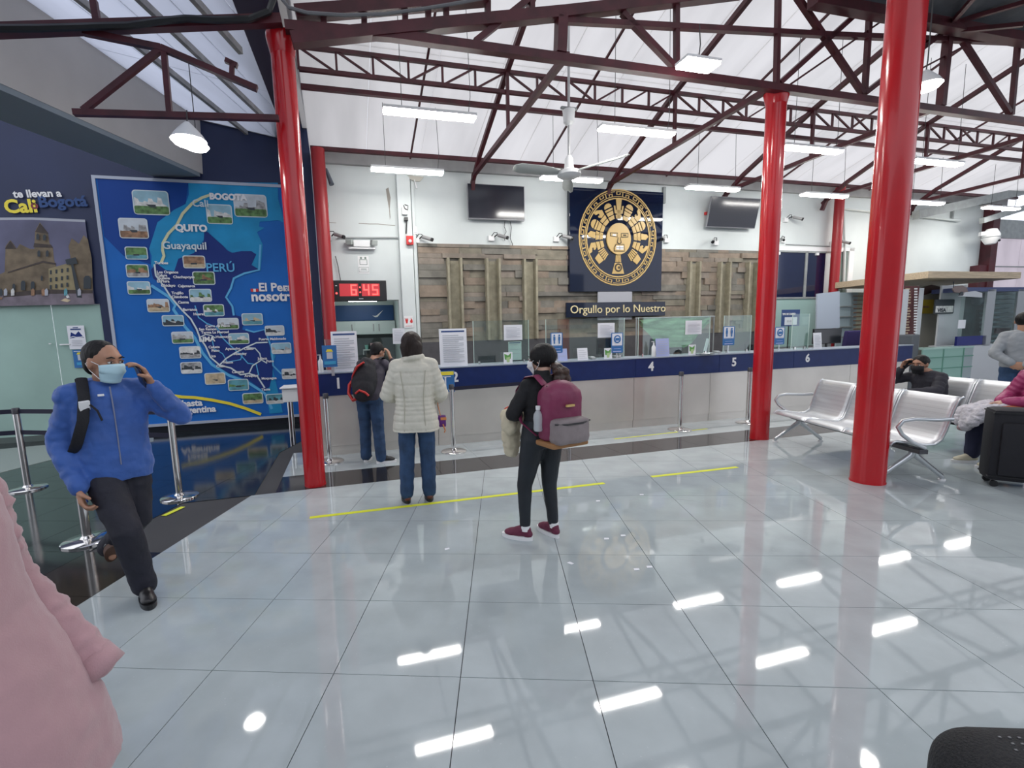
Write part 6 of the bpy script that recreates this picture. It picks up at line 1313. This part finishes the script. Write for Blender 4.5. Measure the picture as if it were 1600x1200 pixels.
MB().tube([(-.14, -.10, 1.10), (-.20, -.13, 1.02), (-.20, -.16, .92), (-.13, -.20, .84), (-.06, -.20, .86)], [(.030, .02), (.034, .02), (.034, .02), (.03, .02), (.02, .015)], 8).build('red_panel', redf, b3, smooth=True)
MB().tube([(-.06, -.265, .93), (.0, -.285, .97), (.07, -.27, .94), (.10, -.25, .90)], [(.014, .014)]*4, 8).build('red_panel', redf, b3, smooth=True)
for s_ in (-.09, .13): MB().tube([(s_, .04, 1.33), (s_+.01, .14, 1.345), (s_*1.2+.01, .24, 1.28), (s_*1.3, .22, 1.12), (s_*1.3, .08, .98)], [(.026, .008)]*5, 8).build('shoulder_strap', bks, b3, smooth=True)

# --- 4. woman in the white quilted coat
puf = mat('ivory_quilted_nylon', (0.66, 0.63, 0.53), 0.55, var=.04, vs=6, bump=.35, bs=18)
q4a, q4b = fl(638, 786), fl(671, 781); pc = (q4a+q4b)/2
m4 = person('woman in an ivory quilted coat and jeans waiting behind desk 1, seen from behind', (pc.x, pc.y+.04), (-.12, 1))
J, k = SJ(1.63)
J.update(anR=(.10, -.02, .10), anL=(-.115, -.05, .10), knR=(.095, .02, .46), knL=(-.10, .0, .46), toeR=.15, toeL=.25, elR=(.245, .02, 1.04), wrR=(.20, .20, .96), elL=(-.26, .02, 1.04), wrL=(-.14, .22, .98), head=(-.01, .03, 1.505))
HR = rotz(-.15) @ Matrix.Rotation(-.12, 3, 'X'); bodyfig(m4, J, k, HR, skin_l, [(J['wrR'], (-.6, .7, -.1), (0, -.3, -1), (0, 1, .4), .5, .95), (J['wrL'], (.6, .7, 0), (0, -.3, -1), (0, 1, .4), .5, .95)], vox=.008); face(m4, J['head'], HR)
mb = MB(); skull_hair(mb, J['head'], HR, 1.0, .018, .022, (.096, .106, .104)); hh = V(J['head'])
limb(mb, [hh+V((.035, -.05, -.02)), hh+V((.045, -.075, -.10)), hh+V((.03, -.085, -.16))], [.072, .052, .018]); limb(mb, [hh+V((-.04, -.045, -.02)), hh+V((-.045, -.06, -.11))], [.07, .045]); mb.ell(hh+V((.0, -.055, -.10)), (.088, .055, .07)); blob(mb, 'hair', hair_br, m4, .009, 3, .006, fineT)
mb = MB(); R_l = []; 
prof4 = [(.70, .228, .18), (.80, .214, .17), (.92, .19, .155), (1.02, .182, .15), (1.12, .190, .15), (1.22, .198, .145), (1.30, .185, .13), (1.355, .12, .10), (1.385, .10, .09)]
def pr4(z):
    for (z0_, a, b), (z1_, c_, d_) in zip(prof4, prof4[1:]):
        if z0_ <= z <= z1_: t_ = (z-z0_)/(z1_-z0_); return a+(c_-a)*t_, b+(d_-b)*t_
    return prof4[-1][1:]
z = .70; seams = [.72, .80, .86, .90, .94, .98, 1.02, 1.14, 1.25, 1.34]
while z <= 1.385:
    rx, ry = pr4(z); dmin = min(abs(z-s_) for s_ in seams); e = -.010*max(0, 1-dmin/.014)
    R_l.append(((0, 0, z), rx+e, ry+e)); z += .0075
torso(mb, R_l, 32)
for s_ in (1, -1):
    sh_ = V((.15*s_, 0, 1.285)); el_ = V(J['elR' if s_ > 0 else 'elL']); wr_ = V(J['wrR' if s_ > 0 else 'wrL'])
    limb(mb, [sh_, el_, wr_], [.082, .075, .060], 16, .05, 2.0)
yoke(mb, J, .060)
mb.tube([(.085*math.cos(a), -.02+.085*math.sin(a), 1.385+.012*math.cos(a)) for a in [2*PI*i/16 for i in range(17)]], .026, 10)
c4 = blob(mb, 'coat', puf, m4, .0085, 2, .014)
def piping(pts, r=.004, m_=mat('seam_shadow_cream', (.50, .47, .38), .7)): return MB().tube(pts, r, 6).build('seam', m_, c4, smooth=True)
for sx in (-1, 1): piping([(sx*.115, -.128, 1.27), (sx*.098, -.138, 1.12), (sx*.088, -.143, 1.0), (sx*.095, -.157, .80), (sx*.10, -.16, .71)])
trousers(m4, J, k, jean, (.094, .074, .066), (.155, .115), hem=-.005)
brs = mat('brown_leather', (.12, .03, .02), .35)
shoe(m4, J['anR'], .15, 0, .22, brs, black, h=.10); shoe(m4, J['anL'], .25, 0, .22, brs, black, h=.10)
hbg = thing('handbag', 'small purple bag with orange tassels hanging at the right hip of the woman in ivory', 'handbag', mw.to_translation()*0, 0)
mw4 = Matrix.Translation(m4.location) @ Matrix.Rotation(m4.rotation_euler[2], 4, 'Z'); hbg.location = mw4 @ V((.235, .06, .76)); hbg.rotation_euler = (0, 0, m4.rotation_euler[2])
mb = MB(); mb.b6(-.035, .05, -.05, .05, -.05, .055, bev=.015); mb.build('pouch', mat('purple_fabric', (.12, .02, .18), .7), hbg, smooth=True); org = mat('orange_cord', (.7, .25, .08), .6)
MB().tube([(.0, 0, .05), (-.02, .02, .14), (-.03, .03, .24), (-.03, .10, .27)], .004, 6).build('strap', org, hbg); MB().tube([(.02, -.05, -.02), (.04, -.06, -.08), (.03, -.06, -.10)], .006, 6).build('tassel', org, hbg); MB().b6(.0, .055, -.055, -.045, .02, .045).build('flap', org, hbg)

# --- 5. young woman with the burgundy backpack
blk = mat('black_knit', (0.010, 0.010, 0.012), 0.8, var=.2, vs=8, bump=.3, bs=60); legg = mat('dark_charcoal_leggings', (0.010, 0.014, 0.020), 0.6, var=.2, vs=6, bump=.2, bs=30)
q5a, q5b = fl(818, 845), fl(861, 840); pc = (q5a+q5b)/2
f5 = V((-.52, .85, 0)); m5 = person('young woman in black with a ponytail and burgundy trainers, seen from behind', (pc.x+.05, pc.y+.05), f5)
inv5 = Matrix.Rotation(-m5.rotation_euler[2], 3, 'Z'); l5 = lambda P_: inv5 @ (V((P_.x+.03, P_.y, 0))-V((m5.location.x, m5.location.y, 0)))
a5, b5 = l5(q5a), l5(q5b)
J, k = SJ(1.49); J['head'] = (.02, .03, 1.375)
J.update(anL=(a5.x, a5.y+.03, .085), anR=(b5.x+.01, b5.y+.03, .085), knL=(a5.x*.9, a5.y+.05, .42), knR=(b5.x*.95, b5.y+.06, .42), toeL=.62, toeR=.05, elL=(-.22, .06, .98), wrL=(-.06, .22, .93), elR=(.21, .06, .97), wrR=(.04, .23, .95))
HR = rotz(.55) @ Matrix.Rotation(-.12, 3, 'X'); bodyfig(m5, J, k, HR, skin_l, [(J['wrL'], (.9, .2, 0), (0, -.6, -.6), (0, .2, 1), .5, .9), (J['wrR'], (-.9, .2, 0), (0, -.6, -.6), (0, .2, 1), .5, .9)], vox=.0075); face(m5, J['head'], HR); mask(m5, J['head'], HR, mat('white_mask', (.80, .80, .80), .7))
hh = V(J['head']); mb = MB(); skull_hair(mb, hh, HR, 1.0, .020, .022, (.088, .104, .098)); hr_ = mb
o = blob(hr_, 'hair', hair_b, m5, .008, 3, .005, fineT)
pb5 = HR @ V((0, -.095, -.055)); mb = MB(); rr_ = random.Random(4); q0 = hh+pb5
for i in range(11):
    a = rr_.uniform(-1, 1); limb(mb, [q0+V((a*.02, -.01, .0)), q0+V((a*.045+.02, -.045-rr_.random()*.02, -.05)), q0+V((a*.055+.03, -.04-rr_.random()*.02, -.11-rr_.random()*.03)), q0+V((a*.03+.02, -.02, -.16))], [.022, .028, .024, .010], 4, .2, 2.2, 8)
blob(mb, 'ponytail', mat('wavy_brown_hair', (0.045, 0.022, 0.014), 0.4, var=.5, vs=30, bump=.6, bs=60), o, .0075, 1, .008, fineT)
MB().tube([q0+V((.028*math.cos(a), .0, .028*math.sin(a))) for a in [2*PI*i/12 for i in range(13)]], .008, 8).build('hair_tie', white, o)
mb = MB()
torso(mb, [((0, .0, .78), .155, .115), ((0, .0, .85), .158, .118), ((0, .0, .94), .138, .105), ((0, .0, 1.08), .155, .115), ((0, .0, 1.17), .160, .105), ((0, -.005, 1.225), .11, .085), ((0, -.005, 1.265), .058, .058), ((0, .0, 1.295), .055, .055)])
J['shL'] = (-.135, 0, 1.20); J['shR'] = (.135, 0, 1.20); yoke(mb, J, .048, -.02); limb(mb, [(-.125, 0, 1.175), J['elL'], J['wrL']], [.062, .056, .045], 10, .03, 2.2); limb(mb, [(.125, 0, 1.175), J['elR'], J['wrR']], [.062, .056, .045], 10, .03, 2.2)
blob(mb, 'jumper', blk, m5, .0085, 3, .010)
trousers(m5, J, k, legg, (.106, .062, .044), (.172, .132), rip=.012, disp=.006, hem=.03)
bur = mat('burgundy_mesh', (.13, .015, .045), .6, bump=.3, bs=150)
shoe(m5, J['anL'], .62, 0, .24, bur, white, h=.085, name='trainer'); shoe(m5, J['anR'], .05, 0, .24, bur, white, h=.085, name='trainer')
for s_ in ('L', 'R'): MB().cyl(V(J['an'+s_])+V((0, -.005, -.01)), V(J['an'+s_])+V((0, -.005, .03)), .036, 14).build('sock', white, m5, smooth=True)
b5_ = thing('backpack', 'burgundy backpack with a grey front pocket and water bottle on the young woman', 'backpack', m5.location, m5.rotation_euler[2]); b5_.scale = (1.12, 1.12, 1.0)
bn = mat('burgundy_nylon', (.20, .025, .075), .5, var=.1, vs=5, bump=.25, bs=30); gry = mat('grey_nylon', (.24, .20, .20), .6, var=.1, bump=.3, bs=30)
mb = MB(); mb.b6(-.145, .145, -.27, -.10, .80, 1.19, bev=.08); mb.ell((0, -.185, 1.12), (.145, .10, .12)); pk = blob(mb, 'pack', bn, b5_, .011, 4, .008)
mb = MB(); mb.b6(-.13, .13, -.335, -.22, .80, .985, bev=.04); gp5 = blob(mb, 'front_pocket', gry, b5_, .010, 3, .008)
MB().tube([(-.135, -.31, .955), (-.06, -.338, .95), (.06, -.338, .95), (.135, -.31, .955)], .006, 6).build('pocket_zip', black, gp5)
mb = MB(); mb.b6(-.14, .14, -.30, -.11, .775, .815, bev=.018); mb.build('tan_base', mat('tan_leather', (.33, .16, .06), .6), b5_, smooth=True)
MB().tube([(-.13, -.14, .86), (-.14, -.16, 1.05), (-.10, -.19, 1.20), (0, -.20, 1.235), (.10, -.19, 1.20), (.14, -.16, 1.05), (.13, -.14, .86)], .006, 6).build('main_zip', black, b5_, smooth=True)
MB().b6(-.03, .03, -.295, -.28, 1.06, 1.075).build('metal_badge', gold, b5_)
for s_ in (-1, 1): MB().tube([(s_*.07, -.13, 1.20), (s_*.085, -.06, 1.265), (s_*.10, .02, 1.25), (s_*.115, .10, 1.15), (s_*.135, .095, 1.02), (s_*.165, .0, .92), (s_*.13, -.12, .84)], [(.032, .008)]*5+[(.012, .004)]*2, 8).build('shoulder_strap', bn, b5_, smooth=True)
wbt = thing('water_bottle', 'clear plastic water bottle with white cap in the side pocket of the burgundy backpack', 'bottle', Matrix.Translation(m5.location) @ Matrix.Rotation(m5.rotation_euler[2], 4, 'Z') @ V((-.175, -.19, .89)), m5.rotation_euler[2])
MB().lathe([(.028, 0), (.033, .01), (.031, .05), (.034, .09), (.030, .12), (.014, .145), (.014, .155)], n=18).build('bottle', mat('clear_pet', (.70, .74, .76), .12, alpha=.55), wbt, smooth=True); MB().lathe([(.016, .15), (.017, .175), (.015, .177)], n=14).build('cap', white, wbt)
jc = thing('carried_jacket', 'cream jacket draped over the folded arms of the young woman', 'jacket', m5.location, m5.rotation_euler[2])
crm = mat('cream_cloth', (.62, .55, .40), .8, bump=.3, bs=20)
mb = MB(); mb.ell((-.13, .20, .93), (.11, .075, .085)); mb.ell((-.20, .15, .90), (.06, .07, .10)); limb(mb, [(-.10, .23, .92), (-.13, .24, .78), (-.12, .24, .66)], [.06, .075, .065], 6, .1); mb.ell((.05, .25, .90), (.10, .05, .07)); blob(mb, 'cloth', crm, jc, .010, 3, .03)
MB().ell((-.115, .275, .975), (.05, .02, .03)).build('red_lining', mat('coral_lining', (.6, .12, .08), .7), jc, smooth=True)

# --- 6. seated man on the far bench seat, phoning
def seated(label, x, y, f, h=1.62):
    return person(label, (x, y), f)
gj = mat('charcoal_fleece', (0.030, 0.030, 0.040), 0.8, var=.2, vs=6, bump=.3, bs=25)
m6 = seated('seated man in a charcoal jacket and black face mask on the phone', BX+.05, 6.40, (-1, -.12))
def sitJ():
    return dict(hipR=(.09, .02, .50), knR=(.13, .42, .50), anR=(.12, .44, .09), hipL=(-.09, .02, .50), knL=(-.13, .42, .50), anL=(-.12, .40, .09), pel=(0, -.02, .56), wai=(0, -.03, .70), che=(0, -.04, .86), neck=(0, -.02, 1.01), head=(0, .03, 1.15), shR=(.17, -.02, .97), elR=(.25, .08, .74), wrR=(.10, .30, .72), shL=(-.17, -.02, .97), elL=(-.28, .14, .80), wrL=(-.12, .30, .70))
J = sitJ(); J.update(elR=(.26, .24, .80), wrR=(.16, .22, .97), wrL=(-.02, .42, .66), elL=(-.27, .18, .70), head=(.02, .12, 1.02), neck=(0, .02, .91), che=(0, -.02, .79), shR=(.17, .02, .87), shL=(-.17, .02, .87))
HR = rotz(.25) @ Matrix.Rotation(-.12, 3, 'X'); bodyfig(m6, J, 1.0, HR, skin_m, [(J['wrR'], (-.3, -.05, .8), (-1, -.2, 0), (0, -1, .2), .6, 1.05), (J['wrL'], (.8, .5, -.1), (0, -.1, -1), (0, 1, .3), .5, 1.1)], vox=.0075); face(m6, J['head'], HR, 1.02); mask(m6, J['head'], HR, mat('black_mask', (.012, .012, .014), .7), 1.04, False)
mb = MB(); skull_hair(mb, J['head'], HR, 1.0, .02, .034, (.084, .094, .090)); blob(mb, 'hair', hair_b, m6, .008, 2, .008, fineT)
mb = MB(); torso(mb, [((0, -.01, .48), .175, .15), ((0, -.02, .60), .18, .15), ((0, -.02, .72), .18, .14), ((0, .0, .80), .195, .13), ((0, .01, .86), .18, .115), ((0, .02, .92), .10, .09)])
yoke(mb, J, .055); limb(mb, [(.15, .01, .86), J['elR'], V(J['elR']).lerp(V(J['wrR']), .85)], [.07, .06, .045], 10, .05, 2.2); limb(mb, [(-.15, .01, .86), J['elL'], J['wrL']], [.07, .062, .046], 10, .05, 2.2); blob(mb, 'jacket', gj, m6, .010, 3, .016)
def sit_trousers(root, J, m_, r=(.10, .078, .065)):
    mb = MB(); mb.ell((0, .0, .52), (.175, .15, .085))
    for s in ('R', 'L'): limb(mb, [J['hip'+s], J['kn'+s], V(J['an'+s])+V((0, 0, .02))], list(r), 8, .03, 2.2)
    return blob(mb, 'trousers', m_, root, .010, 3, .010)
sit_trousers(m6, J, mat('dark_indigo_trousers', (.015, .018, .05), .8)); shoe(m6, J['anR'], 0, 0, .25, black, black, h=.09); shoe(m6, J['anL'], 0, 0, .25, black, black, h=.09)
p6 = thing('mobile_phone', 'dark phone held by the seated man in charcoal', 'phone', Matrix.Translation(m6.location) @ Matrix.Rotation(m6.rotation_euler[2], 4, 'Z') @ V((.135, .17, 1.02)), m6.rotation_euler[2])
MB().box((0, 0, 0), (.010, .068, .135), Matrix.Rotation(.9, 3, 'X'), .003).build('body', black, p6); MB().box((-.006, 0, 0), (.002, .06, .12), Matrix.Rotation(.9, 3, 'X')).build('screen', mat('phone_glass', (.03, .04, .05), .05), p6)

# --- 7. seated woman in the raspberry quilted jacket at the right edge
ras = mat('raspberry_nylon', (.33, .035, .13), .5, var=.08, vs=6, bump=.3, bs=20)
m7 = seated('seated woman in a raspberry quilted jacket with folded hands at the right edge', BX+.05, 5.16, (-1, .1))
J = sitJ(); J.update(elR=(.24, .06, .72), wrR=(.06, .28, .70), elL=(-.27, .06, .74), wrL=(-.05, .31, .70), head=(0, -.13, 1.09), neck=(0, -.13, .97), che=(0, -.10, .84))
HR = rotz(.5) @ Matrix.Rotation(-.2, 3, 'X'); bodyfig(m7, J, .97, HR, skin_l, [(J['wrR'], (-.8, .5, -.1), (0, -.1, -1), (0, 1, .3), .4, 1.0), (J['wrL'], (.75, .5, -.1), (0, -.1, -1), (0, 1, .3), .5, 1.0)], vox=.0075); face(m7, J['head'], HR)
mb = MB(); skull_hair(mb, J['head'], HR, 1.0, .02, .03); mb.ell((0, -.22, 1.03), (.08, .06, .12)); blob(mb, 'hair', hair_br, m7, .009, 2, .005, fineT)
mb = MB(); R_l = []
for i in range(60):
    z = .50+i*.0085; f_ = i/59; rx = .185+.01*math.sin(f_*PI)-max(0, f_-.85)*.6; ry = .150-max(0, f_-.8)*.3; e = -.012*max(0, 1-abs((z*100 % 7)-3.5-0)/1.2) ; R_l.append(((0, -.03-.10*f_, z), rx+e, ry+e))
torso(mb, R_l, 28)
yoke(mb, J, .06); limb(mb, [(.15, -.02, .945), J['elR'], J['wrR']], [.078, .070, .052], 16, .06, 2.0); limb(mb, [(-.15, -.02, .945), J['elL'], J['wrL']], [.078, .072, .052], 16, .06, 2.0); blob(mb, 'quilted_jacket', ras, m7, .009, 2, .012)
sit_trousers(m7, J, mat('dark_indigo_trousers', (.015, .018, .05), .8)); 
for s in ('R', 'L'): shoe(m7, J['an'+s], 0, 0, .24, mat('cream_leather', (.60, .56, .42), .5), white, h=.09)
tb7 = thing('tan_bag', 'tan soft bag on the lap of the seated woman in raspberry', 'bag', m7.location, m7.rotation_euler[2]); mb = MB(); mb.ell((0, .30, .635), (.19, .14, .045)); bb = blob(mb, 'pouch', mat('terracotta_leather', (.38, .12, .06), .6, bump=.3, bs=30), tb7, .010, 3, .01); MB().tube([(-.1, .2, .67), (0, .17, .69), (.1, .2, .67)], .008, 6).build('strap', mat('tan_leather', (.33, .16, .06), .6), tb7)
fc7 = thing('fleece_coat', 'white fleece-lined coat draped over the lap beside the suitcase', 'coat', m7.location, m7.rotation_euler[2])
mb = MB(); limb(mb, [(.16, .18, .62), (.14, .34, .63), (.10, .50, .57), (.08, .56, .42)], [.06, .075, .08, .06], 6, .1); limb(mb, [(-.06, .32, .64), (-.02, .48, .60), (.0, .56, .48)], [.05, .075, .06], 6, .1); limb(mb, [(.22, .30, .62), (.22, .48, .56), (.2, .54, .46)], [.05, .07, .05], 6, .1)
blob(mb, 'shell', mat('pale_grey_fleece', (.62, .60, .64), .9, var=.1, vs=20, bump=.8, bs=60), fc7, .010, 2, .03, fineT); mb = MB(); mb.ell((.10, .58, .40), (.05, .035, .04)); blob(mb, 'fur_trim', mat('dusty_pink_fur', (.38, .26, .27), .9, bump=1, bs=90), fc7, .008, 1, .02, fineT)

# --- 8. standing man at the right edge
q8 = fl(1592, 568, .93)
m8 = person('man in pale grey sweatshirt and jeans, hands behind him, at the right edge', (q8.x, q8.y), (.55, .83))
J, k = SJ(1.66); J.update(elL=(-.27, -.10, 1.08), wrL=(-.12, -.20, .95), elR=(.25, -.12, 1.08), wrR=(.02, -.21, .93))
HR = rotz(-.2); bodyfig(m8, J, k, HR, skin_m, [(J['wrL'], (.7, -.2, -.6), (0, 1, 0), (0, 0, 1), .5, 1.0), (J['wrR'], (-.8, -.1, -.3), (0, 1, 0), (0, 0, 1), .5, 1.0)], vox=.009); face(m8, J['head'], HR, k)
mb = MB(); skull_hair(mb, J['head'], HR, k, .02, .03); blob(mb, 'hair', hair_b, m8, .010, 2, .004, fineT)
mb = MB(); torso(mb, [((0, .0, .88), .185, .145), ((0, .0, .96), .195, .155), ((0, .02, 1.08), .19, .155), ((0, .0, 1.22), .20, .14), ((0, -.005, 1.31), .185, .12), ((0, -.01, 1.385), .10, .09)])
yoke(mb, J, .06); limb(mb, [(-.16, 0, 1.32), J['elL'], J['wrL']], [.078, .066, .048], 10, .05, 2.2); limb(mb, [(.16, 0, 1.32), J['elR'], J['wrR']], [.078, .066, .048], 10, .05, 2.2); blob(mb, 'sweatshirt', mat('pale_grey_jersey', (.30, .32, .34), .8, bump=.3, bs=25), m8, .011, 3, .016)
trousers(m8, J, k, jean, (.098, .078, .066), (.16, .12)); shoe(m8, J['anL'], 0, 0, .25, black, white, h=.09); shoe(m8, J['anR'], 0, 0, .25, black, white, h=.09)
